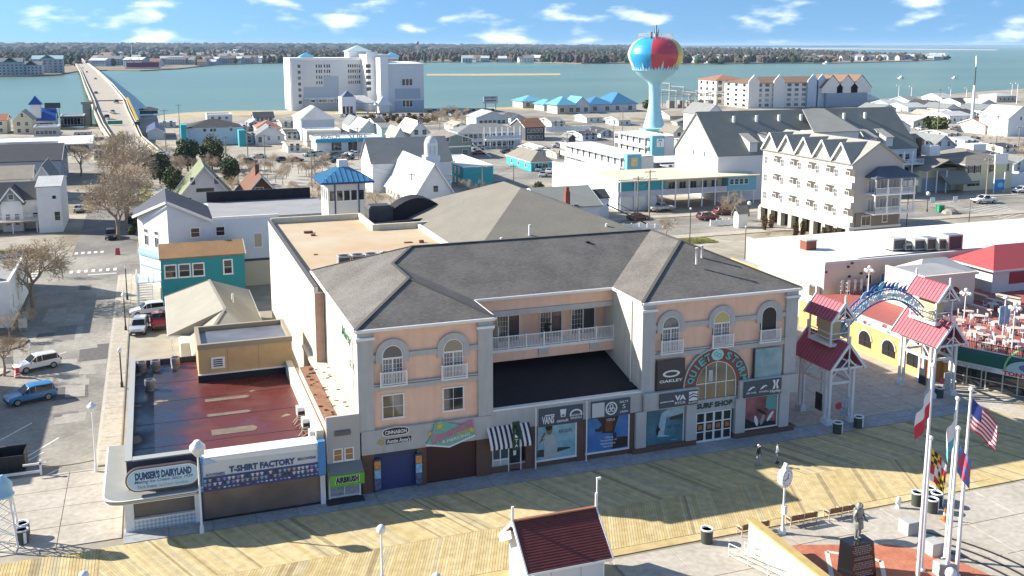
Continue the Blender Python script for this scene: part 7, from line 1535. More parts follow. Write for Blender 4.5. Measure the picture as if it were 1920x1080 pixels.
car('sedan','silver','silver car driving away down the tree-shaded side street',147,397,92)
for px,py,col,k,hd,lb in((1197,412,'maroon','sedan',5,'dark red saloon parked left behind the bare tree on the avenue'),(1327,412,'maroon','suv',4,'dark red hatchback on the avenue in front of the motel gallery'),(1358,402,'maroon','suv',4,'dark red car half hidden behind the round bare tree'),(1240,396,'silver','pickup',8,'silver pickup truck parked under the motel gallery')):car(k,col,lb,px,py,hd)
car('pickup','white','white pickup truck on the avenue by the tall pole, right',1845,381,178);car('suv','white','white SUV by the blue signboard at the right edge',1915,362,180)
car('sedan','navy','dark blue car on the road below the terracotta bungalow',1826,262,175)
lots=[(545,279,'black'),(600,309,'silver'),(614,298,'sky'),(632,305,'black'),(600,290,'white'),(583,293,'white'),(628,293,'grey'),(640,299,'black'),(668,292,'white')]
nm=['black car alone by the plain white block','pale silver car at the front-left of the beach store lot','light blue car in front of the beach store','black car second row of the beach store lot','white car next to the beach store wall','white hatchback left of the beach store','grey car beside the beach store door','black car at the right end of the beach store lot','white car behind the lamp by the beach store']
for(px,py,c),l in zip(lots,nm):car('sedan',c,l,px,py,10,detail=False)
for i,(px,py,c,l)in enumerate(((1012,321,'sky','pale blue car in front of the turquoise office'),(1030,325,'white','white car at the right front of the turquoise office'),(957,296,'white','white car in the shade right of the motel row stair'),(1018,331,'silver','silver car nearest the corner by the turquoise office'))):car('sedan',c,l,px,py,60,detail=False)
hot=0
for i in range(26):
 px=640+i*11.5;
 if 664<px<708:continue
 car(('sedan','suv')[i%2],('white','black','silver','grey','navy','red')[(i*5)%6],'small car parked in the row below the bayside hotel',px,219.5-(i%3)*.7-(1.5 if i>14 else 0),85,group='cars parked below the bayside hotel',detail=False)
for i in range(14):car(('sedan','suv')[i%2],('black','navy','grey','silver')[i%4],'small dark car in the hotel side lot by the shore',805+i*9,211-(i%2)*1.5,88,group='cars in the hotel side lot',detail=False)
bc=[(218,193,6.3,'black','black SUV just past the draw-span joint on the bridge'),(180,176,6.5,'grey','grey car beyond the draw span on the bridge, left lane'),(211,212,5.3,'silver','silver car in the left lane below the draw span'),(200,222,4.6,'black','black car lowest in the left lane of the bridge'),(256,236,3.5,'black','black car at the right parapet of the bridge ramp'),(303,292,.5,'white','white car at the foot of the bridge ramp'),(179,149,6.6,'grey','tiny dark car far out in the middle of the bridge'),(163,136,6,'navy','tiny dark car near the far end of the bridge'),(155,128,5,'white','tiny white car at the far end of the bridge')]
for px,py,z,c,l in bc:car('suv' if c=='black' else 'sedan',c,l,px,py,100 if z>1 else 160,z=z+.03,detail=False,name='car')
for i in range(34):
 k=(i%17)/17;px=150+(i%3)*9-k*12;py=124-k*20
 car('sedan',('white','grey','red','silver')[i%4],'speck of a car on the far road past the bridge',px,py,100,z=1.3,group='cars on the far road',detail=False,name='car')
for i in range(30):
 px=300+i*31+(i*7)%13;g=G(px,300);car(('sedan','suv')[i%2],('white','grey','black','silver','red','navy')[(i*5)%6],'car parked along the far avenue across the town',loc=(g.x,297.5 if i%3 else 310.2,0),heading=0 if i%3 else 180,group='cars parked along the far avenue',detail=False)
for i in range(16):car('suv' if i%3 else 'pickup',('white','silver','navy','grey')[i%4],'vehicle standing in the yards behind the right-hand cabins',1660+i*16,244-(i%4)*7,20*i,group='vehicles in the yards at the right',detail=False,name='parked_car')
# ================================================================== TREES
BARK=mat('pale_bark',(.27,.215,.16),.95,var=.25,vs=4);TWIG=mat('bare_twigs',(.40,.31,.215),.95,var=.25,vs=1.5)
def bare_tree_mesh(seed,levels=5,spread=.62,h=5.2,r=.20,split=(3,4),up=.25):
 rng=random.Random(seed);tr=MB();cr=MB()
 def go(p,d,L,r,lv):
  q=p+d*L;mid=p.lerp(q,.5)+Vector((rng.uniform(-.06,.06),rng.uniform(-.06,.06),0))*L;m=tr if lv<2 else cr
  n=7 if lv==0 else(4 if lv<3 else 3);m.tube(p,mid,r,n,0,r*.85,False);m.tube(mid,q,r*.85,n,0,r*.62,False)
  if lv>=levels:return
  k=rng.randint(*split)+(1 if lv in(2,3)else 0)-(1 if lv>3 else 0)
  for i in range(k):
   A=2*pi*(i+rng.random()*.7)/k;s_=spread*rng.uniform(.6,1.25);u=d.orthogonal().normalized();w=d.cross(u)
   nd=(d+(u*cos(A)+w*sin(A))*s_*1.15+Vector((0,0,up*rng.random()))).normalized();st=q if i%2==0 else p.lerp(q,rng.uniform(.55,1))
   go(st,nd,L*rng.uniform(.56,.80),max(.014,r*.62),lv+1)
 go(Vector((0,0,0)),Vector((rng.uniform(-.05,.05),rng.uniform(-.05,.05),1)).normalized(),h*.36,r,0)
 return tr.mesh('trunk',BARK),cr.mesh('crown',TWIG)
BT=[bare_tree_mesh(s_,6,.72+.06*(s_%3),4.6,.14,(3,4),.12)for s_ in(1,5,9)]
BT2=[bare_tree_mesh(s_,5,.85,3.6,.09,(3,4),.3)for s_ in(3,8)]
def bare_tree(label,loc,sc,i,group=None,small=False,rot=None,name='bare_tree'):
 a,b=(BT2 if small else BT)[i%(2 if small else 3)];t=thing(name,label,'tree',loc,random.uniform(0,6.28)if rot is None else rot,group);t.scale=(sc,)*3
 inst('trunk',a,t);inst('crown',b,t);return t
for i,(px,py,sc,lb)in enumerate(((222,449,2.5,'nearest bare tree in the row right of the side street'),(235,432,2.6,'second bare tree in the side-street row, forked low'),(242,415,2.7,'third bare tree in the side-street row'),(230,378,3.0,'fourth bare tree of the row, in the middle of the brown crown mass'),(215,350,3.0,'fifth bare tree of the row, towards the bridge ramp'),(238,335,2.9,'farthest bare tree of the row, against the bridge road'),(62,578,2.05,'spreading bare tree left of the side street by the crosswalk'),(8,705,1.1,'small bare tree at the left edge by the kerb island'),(152,330,1.9,'dark bare tree at the corner by the slate-roofed building'))):
 g=G(px,py);bare_tree(lb,(g.x,g.y,0),sc,i)
for i,(px,py,sc,lb)in enumerate(((1027,436,1.35,'small bare tree on the grass bed behind the grey hip roof'),(1250,452,1.3,'slim bare tree beside the tall black lamp post in the car park verge'),(1372,412,1.5,'round bare tree in front of the motel gallery end'),(873,372,1.3,'pale bare shrub tree beside the church'),(905,385,1.5,'bare tree in front of the turquoise motel wing'),(705,392,1.2,'bare tree behind the blue-roofed lookout'),(735,398,1.3,'bare tree between lookout and church'),(1440,452,.6,'low brown shrub by the condominium wall'),(118,520,.9,'scraggy bare bush at the street corner, left'),(20,640,1.0,'grey bare bush on the planted kerb island'),(45,622,.9,'pale bare bush behind the meter boxes'))):
 g=G(px,py);bare_tree(lb,(g.x,g.y,0),sc,i,small=True)
rng=random.Random(21)
for i in range(70):
 px,py=rng.uniform(432,650),rng.uniform(322,388)if i%3 else rng.uniform(308,335)
 if 440<px<545 and py>352:continue
 g=G(px,py);bare_tree('bare scrubby tree in the vacant lot behind the blue-roofed lookout',(g.x,g.y,0),rng.uniform(.75,1.25),i,'scrub trees in the vacant lot',small=True)
for i in range(18):
 px,py=rng.uniform(285,425),rng.uniform(300,345);g=G(px,py);bare_tree('bare brown tree by the bridge ramp behind the moss-green roof',(g.x,g.y,0),rng.uniform(1.1,1.7),i,'bare trees by the bridge ramp',small=True)
for i in range(26):
 px,py=rng.uniform(800,890),rng.uniform(216,236);g=G(px,py);bare_tree('brown bare shrub by the hotel lot',(g.x,g.y,0),rng.uniform(.9,1.5),i,'brown shrubs by the hotel lot',small=True,name='bare_shrub')
for i in range(22):
 px,py=rng.uniform(1820,1925),rng.uniform(262,300);g=G(px,py);bare_tree('brown bare bush on the empty lot at the right edge',(g.x,g.y,0),rng.uniform(.4,.8),i,'brown bushes on the empty right-hand lot',small=True,name='bare_shrub')
def leaf_mesh(seed,n,shape,m,size):
 rng=random.Random(seed);mb=MB()
 for i in range(n):
  while True:
   p=Vector((rng.uniform(-1,1),rng.uniform(-1,1),rng.uniform(-1,1)))
   if .35<p.length<1:break
  lump=1+.28*sin(5*p.x+seed)*cos(4*p.z-2*p.y+seed)
  c=Vector((p.x*shape[0]*lump,p.y*shape[0]*lump,shape[1]+p.z*shape[2]*lump));a=Vector((rng.gauss(0,1),rng.gauss(0,1),rng.gauss(0,.7))).normalized();b=a.orthogonal().normalized();s_=size*rng.uniform(.6,1.4)
  mb.poly([c-a*s_-b*s_*.6,c+a*s_-b*s_*.6,c+a*s_*.5+b*s_,c-a*s_*.5+b*s_],0 if rng.random()<.6 else 1)
 return mb.mesh('crown',m)
LEAFD=[mat('pine_green',(.045,.075,.025),.9,var=.35,vs=1),mat('pine_brown',(.085,.085,.03),.9,var=.3,vs=1)];LEAFG=[mat('shrub_green',(.06,.085,.02),.9,var=.35,vs=1),mat('shrub_olive',(.12,.12,.03),.9,var=.3,vs=1)];LEAFB=[mat('shrub_brown',(.13,.09,.045),.9,var=.3,vs=1),mat('shrub_rust',(.17,.10,.04),.9,var=.3,vs=1)]
EV=[leaf_mesh(s_,1500,(2.6,4.2,3.4),LEAFD,.26)for s_ in(1,2)];SH=[leaf_mesh(s_,420,(1,.9,.85),q,.16)for s_,q in((4,LEAFG),(5,LEAFB),(6,LEAFD))];CONE=leaf_mesh(7,500,(.42,1.3,1.3),LEAFB,.12)
TRK=MB().lathe([(.22,0),(.14,2.2),(.06,6)],7).mesh('trunk',BARK)
for i,(px,py,sc,lb)in enumerate(((352,320,1.15,'dark pine left behind the moss-green roof'),(398,318,1.2,'dark pine behind the ridge of the moss-green roof'),(300,345,1.0,'dark bushy pine beside the street trees'),(278,330,.9,'dark pine leaning over the bridge road'),(325,362,.8,'low dark pine by the moss-green house wall'),(432,345,.9,'dark pine between the moss-green and brown cottages'),(1010,372,.5,'small dark pine behind the brick chimney'),(1130,398,.45,'dark cedar right of the sage-roofed house'),(862,395,.42,'dark evergreen bush beside the church'))):
 g=G(px,py);t=thing('evergreen_tree',lb,'tree',(g.x,g.y,0),i*1.3);t.scale=(sc,)*3;inst('trunk',TRK,t);inst('crown',EV[i%2],t)
def shrub(px,py,sc,k,lb,grp=None,m=None):
 g=G(px,py);o=inst('shrub',m or SH[k],None,(g.x,g.y,0),random.uniform(0,6));o.scale=(sc,)*3;props(o,lb,'shrub',grp)
for i,(px,py)in enumerate(((1433,432),(1446,428),(1492,447),(1505,444),(1544,457),(1557,455),(1567,460))):shrub(px,py,1.15,1,'rust-brown conical shrub along the condominium car port','conical shrubs by the condominium',CONE)
shrub(1611,452,1.7,2,'dark spreading shrub at the corner of the brown condominium end');shrub(1237,262,1.6,0,'green shrub at the foot of the water tower');shrub(1215,205,3.0,0,'olive-green bush left of the water tower stem')
for i,(px,py,lb)in enumerate(((1268,259,'round dark bush left by the cream house door'),(1281,259,'round dark bush right by the cream house door'),(1742,242,'dark green bush beyond the slate-roofed boathouse'),(1762,246,'yellow-green tree on the avenue right of the dark bush'),(1722,236,'small green bush left of the dark bush'))):shrub(px,py,(1.6,1.6,3.0,3.4,2.0)[i],(2,2,2,0,0)[i],lb)
for i in range(12):shrub(672+i*13,233-(i%3)*3,1.6,1,'brown garden shrub below the bayside hotel','garden shrubs below the hotel')
for i,(px,py)in enumerate(((248,440),(255,428),(246,420),(252,412))):shrub(px,py,.8,0,'small green verge shrub in the side-street grass','verge shrubs')
def grass(name,pts,n,m,h,label):
 rng=random.Random(len(name));mb=MB();xs=[p[0]for p in pts];ys=[p[1]for p in pts];k=0
 while k<n:
  x,y=rng.uniform(min(xs),max(xs)),rng.uniform(min(ys),max(ys))
  if not inside(x,y,pts):continue
  k+=1;a=rng.uniform(0,6.28);l=rng.uniform(-.1,.1);hh=h*rng.uniform(.5,1.3);mb.poly([(x-.04*cos(a),y-.04*sin(a),.1),(x+.04*cos(a),y+.04*sin(a),.1),(x+l,y+l*.6,.1+hh)])
 solo(name,mb,m,label,'grass',kind='stuff')
grass('tall_grass',[(-30,173),(-17.6,173),(-17.6,182),(-30,182)],2600,M_grass,.5,'yellow-green tall grass by the timber deck');grass('verge_grass',[(-3.4,173.8),(-1.2,173.8),(-1.2,240),(-3.4,240)],2500,M_grass,.16,'thin grass under the street trees');grass('bed_grass',[(64,148.5),(92,148.5),(92,153.5),(64,153.5)],2600,M_grass,.2,'dry grass bed along the car park')
# ================================================================== POLES, LAMPS, MASTS
WOODP=mat('grey_pole_wood',(.26,.22,.18),.9,var=.2,vs=2);DKP=mat('dark_pole',(.03,.03,.035),.5)
def pole(px,base,top,label,arms=1,m=None,r=.16,group=None):
 g=G(px,base);h=Z_at(top,g.x,g.y);t=thing('utility_pole',label,'pole',(g.x,g.y,0),group=group);part('shaft',MB().lathe([(r,0),(r*.7,h)],8),m or WOODP,t,world=False)
 for k in range(arms):part('crossarm',MB().box(-1.2,1.2,-.06,.06,h-.5-k*.9,h-.36-k*.9),m or WOODP,t,world=False);part('insulators',MB().box(-1.1,-1.0,-.05,.05,h-.36-k*.9,h-.18-k*.9).box(1.0,1.1,-.05,.05,h-.36-k*.9,h-.18-k*.9),WHITE,t,world=False)
 return g,h
PL=[(585,352,262,'wooden pole left of the blue-roofed lookout'),(591,345,300,'short pole just right of the lookout-side pole'),(672,300,238,'tall pole in front of the beach store fascia'),(690,318,276,'pole at the street behind the lookout roof'),(772,382,324,'pole with crossarm in front of the church roof'),(845,352,300,'pole beside the church steeple'),(963,352,308,'pole in the corner parking left of the turquoise office'),(825,280,228,'pole before the ornate white house'),(977,282,224,'pale pole right of the motel row'),(1063,300,250,'thin pole beside the tiny grey shed'),(1103,308,272,'pole in front of the motel galleries'),(1150,283,224,'pole left of the water tower'),(1167,262,200,'tall pole by the aqua shed of the tower'),(1217,412,318,'tall wooden pole in front of the motel gallery'),(1195,408,330,'metal pole at the left of the motel gallery'),(1290,284,218,'pole right of the water tower foot'),(1336,294,262,'short rusty pole beside the blank condominium wall'),(1757,250,166,'tall dark utility pole among the right-hand cabins'),(1867,282,216,'pale pole below the terracotta bungalow'),(1848,378,296,'tall pale pole beside the white pickup'),(1908,290,236,'rusty pole at the right edge lot'),(312,290,205,'thin pole near the bridge foot'),(338,262,195,'pole on the shore right of the bridge'),(465,300,228,'pole in front of the steep white cottage'),(497,300,252,'pole in the vacant lot by the cottage'),(655,225,198,'short pole below the bayside hotel'),(905,372,310,'pole in front of the turquoise end wall'),(425,320,255,'leaning pole in the vacant lot edge')]
tops=[]
for px,b,t_,lb in PL:g,h=pole(px,b,t_,lb);tops.append((g,h))
def wire(a,b,sag,n=10):
 pts=[]
 for i in range(n+1):k=i/n;p=a.lerp(b,k);p.z-=sag*4*k*(1-k);pts.append(p)
 return pts
WIRE=mat('wire',(.05,.05,.05),.6)
for(i,j)in((0,4),(4,26),(26,6),(13,14),(16,19),(17,18),(8,11),(11,12)):
 (g1,h1),(g2,h2)=tops[i],tops[j]
 for dz in(-.3,-1.4):
  o=solo('power_line',MB().path(wire(Vector((g1 .x,g1 .y,h1+dz)),Vector((g2 .x,g2 .y,h2+dz)),1.2),.025,4),WIRE,'thin power line strung between the utility poles','wire',group='power lines')
  # radio mast and waterfront light poles
g=G(1822,232);z=lambda p:Z_at(p,g.x,g.y);t=thing('radio_mast','tall white tubular radio mast with antenna tip, far right','mast',(g.x,g.y,0));part('lower_tube',MB().lathe([(.75,0),(.55,z(160))],12),WHITE,t,world=False);part('upper_tube',MB().lathe([(.22,z(160)),(.18,z(125))],8),DKP,t,world=False);part('antenna',MB().lathe([(.3,z(125)),(.5,z(113)),(.45,z(105))],8),WHITE,t,world=False)
for px,b,tp,lb in((1684,192,160,'light pole with a lamp cluster right of the waterfront apartments'),(1708,190,162,'plain white flag-type pole by the shore'),(1782,184,165,'double light pole beside the radio mast'),(1812,182,165,'light pole nearest the radio mast'),(1897,178,156,'left light pole of the pair by the pink waterfront house'),(1906,195,156,'right light pole of the pair by the pink waterfront house')):
 g=G(px,b);h=Z_at(tp,g.x,g.y);t=thing('light_pole',lb,'light pole',(g.x,g.y,0));part('shaft',MB().lathe([(.25,0),(.15,h)],6),WHITE,t,world=False);part('lamp_bar',MB().box(-2,2,-.2,.2,h-.2,h+.2),WHITE,t,world=False)
 # substation
g=G(1255,204);t=thing('substation','steel substation frames and wires between tower and apartments','substation',(g.x,g.y,0));fr=MB()
for i in range(9):
 for j in range(2):
  x=i*4.2;y=j*16;hh=(14,10,12,8,9,8,9,7,8)[i];fr.box(x-.2,x+.2,y-.2,y+.2,0,hh)
 fr.box(x-.15,x+.15,0,16,(14,10,12,8,9,8,9,7,8)[i]-.6,(14,10,12,8,9,8,9,7,8)[i]-.3)
for z_ in(6.5,8):fr.box(0,34,-.15,.15,z_,z_+.3);fr.box(0,34,15.85,16.15,z_,z_+.3)
part('steel_frame',fr,mat('substation_steel',(.33,.31,.28),.6),t,world=False);wr=MB()
for j in range(3):wr.path(wire(Vector((0,j*6,13.5)),Vector((34,j*6,8.5)),2.5),.06,4)
part('wires',wr,WIRE,t,world=False);
for i in range(5):part('transformer',MB().bbox(3+i*6,6+i*6,5,9,0,4,.3),mat('transformer_grey',(.25,.24,.22),.7),t,world=False)
g=G(920,206);t=thing('billboard','billboard with dark lettering standing at the shore','billboard',(g.x,g.y,0));h0,h1=Z_at(194,g.x,g.y),Z_at(180,g.x,g.y);part('panel',MB().box(-4,4,-.2,.2,h0,h1),mat('pale_board',(.55,.57,.56),.6),t,world=False);part('legs',MB().box(-3,-2.7,-.15,.15,0,h0).box(2.7,3,-.15,.15,0,h0),DKP,t,world=False)
for k,tx in enumerate(('NOW HIRING','OCEAN CITY')):text(tx,t,(0,-.22,h1-.9-k*1.5),6.6,1.0,DKP,bold=.03,world=False)if k==0 else part('lettering_strip',MB().box(-3,3,-.23,-.21,h1-2.7,h1-2.2),DKP,t,world=False)
# fences and walls in town
def fence(name,a,b,h,m,label,n):
 A,B=G(*a),G(*b);t=thing(name,label,'fence',(A.x,A.y,0));L_=B-A
 part('panel',MB().bar(A+Vector((0,0,h/2)),B+Vector((0,0,h/2)),.06,h*.8),m,t);
 for i in range(n+1):p=A+L_*(i/n);part('post',MB().box(p.x-.08,p.x+.08,p.y-.08,p.y+.08,0,h*1.05),m,t)
fence('picket_fence',(1010,425),(1135,423),1.1,WHITE,'white picket fence behind the grey hip roof, left',8);fence('picket_fence',(1140,428),(1258,432),1.1,WHITE,'white picket fence along the grass bed',8);fence('picket_fence',(1332,424),(1378,420),1.2,WHITE,'short white fence left of the little gabled sign post',4)
fence('site_wall',(1023,247),(1112,245),2.2,WM['white'],'long white wall with dark posts near the water tower',5);fence('low_wall',(1018,254),(1080,255),1.0,WM['white'],'low white wall behind the tiny grey shed',3)
g=G(1388,426);t=thing('sign_house','little white gabled sign post at the car park entrance','sign',(g.x,g.y,0));part('wall',MB().box(-1,1,-.8,.8,0,3),WHITE,t,world=False);r=MB();gable_roof(r,-1,1,-.8,.8,3,1.0,'x',.3,.12);part('roof',r,RM['taupe'],t,world=False)
# bay boats
def boat(px,py,sc,lb,grp=None):
 g=G(px,py,-1.2);t=thing('boat',lb,'boat',(g.x,g.y,-1.2),.3,grp);t.scale=(sc,)*3;hb=MB();pts=[(-4,-1.1),(2,-1.2),(4.6,0),(2,1.2),(-4,1.1)];hb.prism(pts,-.3,1.0);part('hull',hb,WHITE,t,world=False);part('cabin',MB().bbox(-1.5,1.2,-.8,.8,1.0,2.2,.15),WHITE,t,world=False);part('windscreen',MB().box(.4,1.21,-.7,.7,1.4,1.9),GLASS,t,world=False)
boat(1690,147,1.2,'white boat on the open bay right of the apartments');boat(1790,147,1.0,'dark speck of a boat crossing its own white wake');boat(1550,120,2.2,'white boat moored off the far point');boat(1327,119.8,2.0,'dark boat off the far shore behind the tower')
# ================================================================== FAR SHORE HOUSES
FH=[mat('far_white',(.62,.62,.62),.8),mat('far_grey',(.36,.37,.38),.8),mat('far_blue',(.30,.38,.45),.8),mat('far_cream',(.52,.47,.40),.8)];FR=[mat('far_roof_grey',(.22,.22,.22),.9),mat('far_roof_dark',(.09,.09,.10),.9),mat('far_roof_brown',(.22,.13,.09),.9),mat('far_roof_white',(.55,.55,.55),.9)]
def far_mesh(w,d,h,r,a,b):
 m=MB();m.box(-w/2,w/2,-d/2,d/2,0,h,0);wall_gables(m,-w/2,w/2,-d/2,d/2,h,r,'x',0);gable_roof(m,-w/2,w/2,-d/2,d/2,h,r,'x',.6,.3,1)
 for i in range(int(w/4)):
  for k in range(int(h/3)):x=-w/2+2+i*4;m.box(x-.6,x+.6,-d/2-.08,-d/2+.05,.8+3*k,2.3+3*k,2)
 return m.mesh('house',[a,b,GLASSB])
FM=[far_mesh(14,10,6,3.5,FH[i%4],FR[(i*3+i//2)%4])for i in range(6)]+[far_mesh(34,14,9,4,FH[1],FR[0]),far_mesh(26,14,10,4,FH[0],FR[2]),far_mesh(30,14,9,3,FH[2],FR[3])]
rng=random.Random(17)
def far_house(px,py,k,lb,grp=None,sc=1.0):
 g=G(px,py);o=inst('house',FM[k],None,(g.x,g.y,.2),-.33+rng.uniform(-.5,.5));o.scale=(sc,)*3;props(o,lb,'house',grp)
for i in range(62):
 px=rng.choice((rng.uniform(800,1180),rng.uniform(1260,1460),rng.uniform(480,540)));py=118.5-abs(rng.gauss(0,2.2))-(px>1150)*-.0;far_house(px,py-1,rng.randint(0,5),'small pale house on the wooded far shore','houses on the wooded far shore',rng.uniform(.9,1.5))
for i in range(70):
 px=rng.uniform(1480,1775);py=114-(px-1480)*.004-abs(rng.gauss(0,3));far_house(px,py,rng.randint(0,5),'small pale house crowded on the far sandy point','houses on the far point',rng.uniform(.8,1.3))
for i in range(70):
 px=rng.uniform(170,470);py=rng.uniform(98,127)-max(0,(px-330)*.06);far_house(px,py,rng.randint(0,8),'small pale building in the town across the bridge','buildings across the bridge',rng.uniform(.8,1.3))
for i in range(12):far_house(330+i*14,121.5-i*.35,6+i%3,'long grey waterfront terrace across the bay','waterfront terraces across the bay')
MAR=mat('maroon_hall',(.22,.012,.045),.7);g=G(268,129);t=thing('hall','maroon waterfront hall across the bay with pointed roofs','building',(g.x,g.y,0));part('wall',MB().box(-22,22,-8,8,0,9),MAR,t,world=False);part('base',MB().box(-24,24,-10,-8.01,0,2.5),mat('far_white',(0,0,0)),t,world=False);r=MB()
for i in range(4):gable_roof(r,-22+11*i,-11+11*i,-8,8,9,6,'y',.3,.3)
part('roof',r,MAR,t,world=False)
for px,py,w,h,c,lb in((22,141,26,15,2,'slate blue waterfront block at the far left shore'),(60,140,24,11,0,'pale pinkish waterfront block, second on the far left shore'),(92,137,34,17,2,'light blue waterfront block with gables left of the bridge end')):
 g=G(px,py);t=thing('apartment_block',lb,'building',(g.x,g.y,0));part('wall',MB().box(-w/2,w/2,-8,8,0,h),FH[c],t,world=False);r=MB();gable_roof(r,-w/2,w/2,-8,8,h,4,'x',.6,.4);gable_roof(r,-w/4,w/4,-9,8,h,5,'y',.4,.3);part('roof',r,MATS['pale_aqua_roof']if c==2 and w>30 else FR[0],t,world=False)
 for k in range(int(h/3.2)):
  for i in range(6):window(t,-w/2+w*(i+.5)/6,-8,.8+3.2*k,'-Y',w/11,1.8,1,1,.1,world=False)
for px,b,tp,lb in((248,113,84,'thin radio mast behind the maroon hall'),(78,108,92,'thin mast on the far left shore')):
 g=G(px,b);h=Z_at(tp,g.x,g.y);solo('radio_mast',MB().tube((g.x,g.y,0),(g.x,g.y,h),.7,6,0,.4),WHITE,lb,'mast',loc=(g.x,g.y,0))
g=G(783,110);solo('far_tower',MB().tube((g.x,g.y,0),(g.x,g.y,Z_at(82,g.x,g.y)),1.0,6).ball((g.x,g.y,Z_at(80.5,g.x,g.y)),4.5,10),FH[1],'tiny far water tower on the skyline behind the hotel','water tower',loc=(g.x,g.y,0))
# ================================================================== BOARDWALK GATE
MARR=mat('maroon_standing_seam',(.36,.075,.105),.5,.0,var=.06,vs=.5);GW=mat('gate_white',(.70,.70,.70),.6)
gate=thing('arch_gate','white boardwalk gateway: two maroon-roofed towers joined by a blue and white lattice arch','gate',(64,74,0))
def gate_tower(cx,y0,y1):
 tw=part('tower',MB().box(cx-1.45,cx+1.45,y0-.1,y1+.1,5.1,5.35),GW,gate)
 for x in(cx-1.25,cx+1.25):
  for y in(y0+.25,y1-.25):
   m=MB();
   for d in(-.28,.28):m.box(x-.11,x+.11,y+d-.11,y+d+.11,.5,5.1)
   m.box(x-.32,x+.32,y-.48,y+.48,0,.5);m.box(x-.26,x+.26,y-.4,y+.4,.5,.62);part('leg',m,GW,tw)
 m=MB()
 for x in(cx-1.25,cx+1.25):m.box(x-.08,x+.08,y0+.6,y1-.6,3.7,3.95);m.bar((x,y0+.5,3.9),(x,y0+1.6,5.1),.1,.14);m.bar((x,y1-.5,3.9),(x,y1-1.6,5.1),.1,.14)
 for y in(y0+.25,y1-.25):m.box(cx-1.15,cx+1.15,y-.08,y+.08,3.7,3.951);m.bar((cx-1.2,y,3.9),(cx-.3,y,5.1),.1,.14);m.bar((cx+1.2,y,3.9),(cx+.3,y,5.1),.1,.14)
 part('brace',m,GW,tw)
 def roof(x0,x1,ya,yb,ze,zr,nm,flat_at=None):
  c=(x0+x1)/2;r=MB();r.slab([(x0,ya,ze),(c,ya,zr),(c,yb,zr),(x0,yb,ze)],.1);r.slab([(c,ya,zr),(x1,ya,ze),(x1,yb,ze),(c,yb,zr)],.1);o=part(nm,r,MARR,tw)
  n=int((yb-ya)/.42);s_=None
  for i in range(1,n):
   y=ya+(yb-ya)*i/n
   for xe in(x0,x1):
    m=MB().bar((xe,y,ze+.03),(c,y,zr+.03),.035,.06);part('seam',m,MARR,o)
  f=MB()
  for y in(ya-.05,yb+.05):f.bar((x0-.05,y,ze-.05),(c,y,zr),.1,.22);f.bar((x1+.05,y,ze-.05),(c,y,zr),.1,.22)
  f.bar((c,ya-.05,zr-.1),(c,ya-.05,zr+.75),.14,.14);f.bar((c,yb+.05,zr-.1),(c,yb+.05,zr+.75),.14,.14)
  f.box(c-.06,c+.06,ya-.08,ya-.02,ze,zr-.1);f.box(x0+.3,x1-.3,ya-.08,ya-.02,ze+.05,ze+.2);f.bar((c-.9,ya-.05,ze+.1),(c,ya-.05,ze+1.0),.08,.1);f.bar((c+.9,ya-.05,ze+.1),(c,ya-.05,ze+1.0),.08,.1);part('gable_truss',f,GW,o,kind='stuff');return o
 roof(cx-1.85,cx+1.85,y0-.8,y1+.9,5.4,7.7,'roof')
 p=MB();p.box(cx-1.05,cx+1.05,y0+.5,y1-.5,7.15,7.4);part('platform',p,GW,tw)
 p=MB()
 for x in(cx-.95,cx+.95):
  for y in(y0+.6,y1-.6):p.box(x-.07,x+.07,y-.07,y+.07,7.4,9.7)
 for z in(7.8,8.3):p.box(cx-.95,cx+.95,y0+.57,y0+.63,z,z+.07);p.box(cx-.98,cx-.92,y0+.66,y1-.66,z+.001,z+.071);p.box(cx+.92,cx+.98,y0+.66,y1-.66,z+.001,z+.071)
 part('cupola_post',p,GW,tw);part('bell_box',MB().box(cx-.45,cx+.45,y0+1.1,y1-1.1,7.4,9.3),mat('cream_box',(.45,.40,.24),.7),tw)
 roof(cx-1.25,cx+1.25,y0+.1,y1-.1,9.6,11.2,'cupola_roof')
 part('notice_board',MB().box(cx-1.3,cx-1.2,y0+1.0,y0+1.9,1.0,2.6),DKP,tw);part('notice_board',MB().box(cx+.2,cx+1.0,y0+.1,y0+.17,.6,2.4),mat('notice_print',(.35,.36,.38),.6,var=.7,vs=8),tw)
 part('prohibition_sign',MB().prismy(ell(cx-.15,1.7,.34,.34),y0+.0,y0+.05),mat('notice_red',(.5,.05,.06),.5),tw)
 return tw
gate_tower(57.3,71.1,75.4);gate_tower(71.2,73.4,78.0)
BL=mat('arch_blue',(.02,.10,.30),.5);ABL=mat('arch_aqua',(.25,.48,.60),.5)
def arch_pt(t,k):return(58.6+11.3*t,73.4+2.2*t,7.7+k+2.5*(1-(2*t-1)**2))
m=MB();n=28
for k in(0,1.0):
 for w_ in(-.35,.35):m.path([(x,y+w_,z)for x,y,z in[arch_pt(i/n,k)for i in range(n+1)]],.07,6)
part('arch_chord',m,BL,gate);m=MB()
for i in range(n):
 a,b,c,d=arch_pt(i/n,0),arch_pt((i+1)/n,1.0),arch_pt(i/n,1.0),arch_pt((i+1)/n,0)
 for w_ in(-.35,.35):m.tube((a[0],a[1]+w_,a[2]),(b[0],b[1]+w_,b[2]),.03,4);m.tube((c[0],c[1]+w_,c[2]),(d[0],d[1]+w_,d[2]),.03,4)
part('arch_lattice',m,ABL,gate)
rng=random.Random(6)
for i in range(15):
 x,y,z=arch_pt((i+1.2)/17,.5);part('arch_ornament',MB().prismy(star(x,z,rng.uniform(.3,.42))if i%2 else ell(x,z,.42,.2,10),y-.42,y-.37),GW if i%3 else ABL,gate)
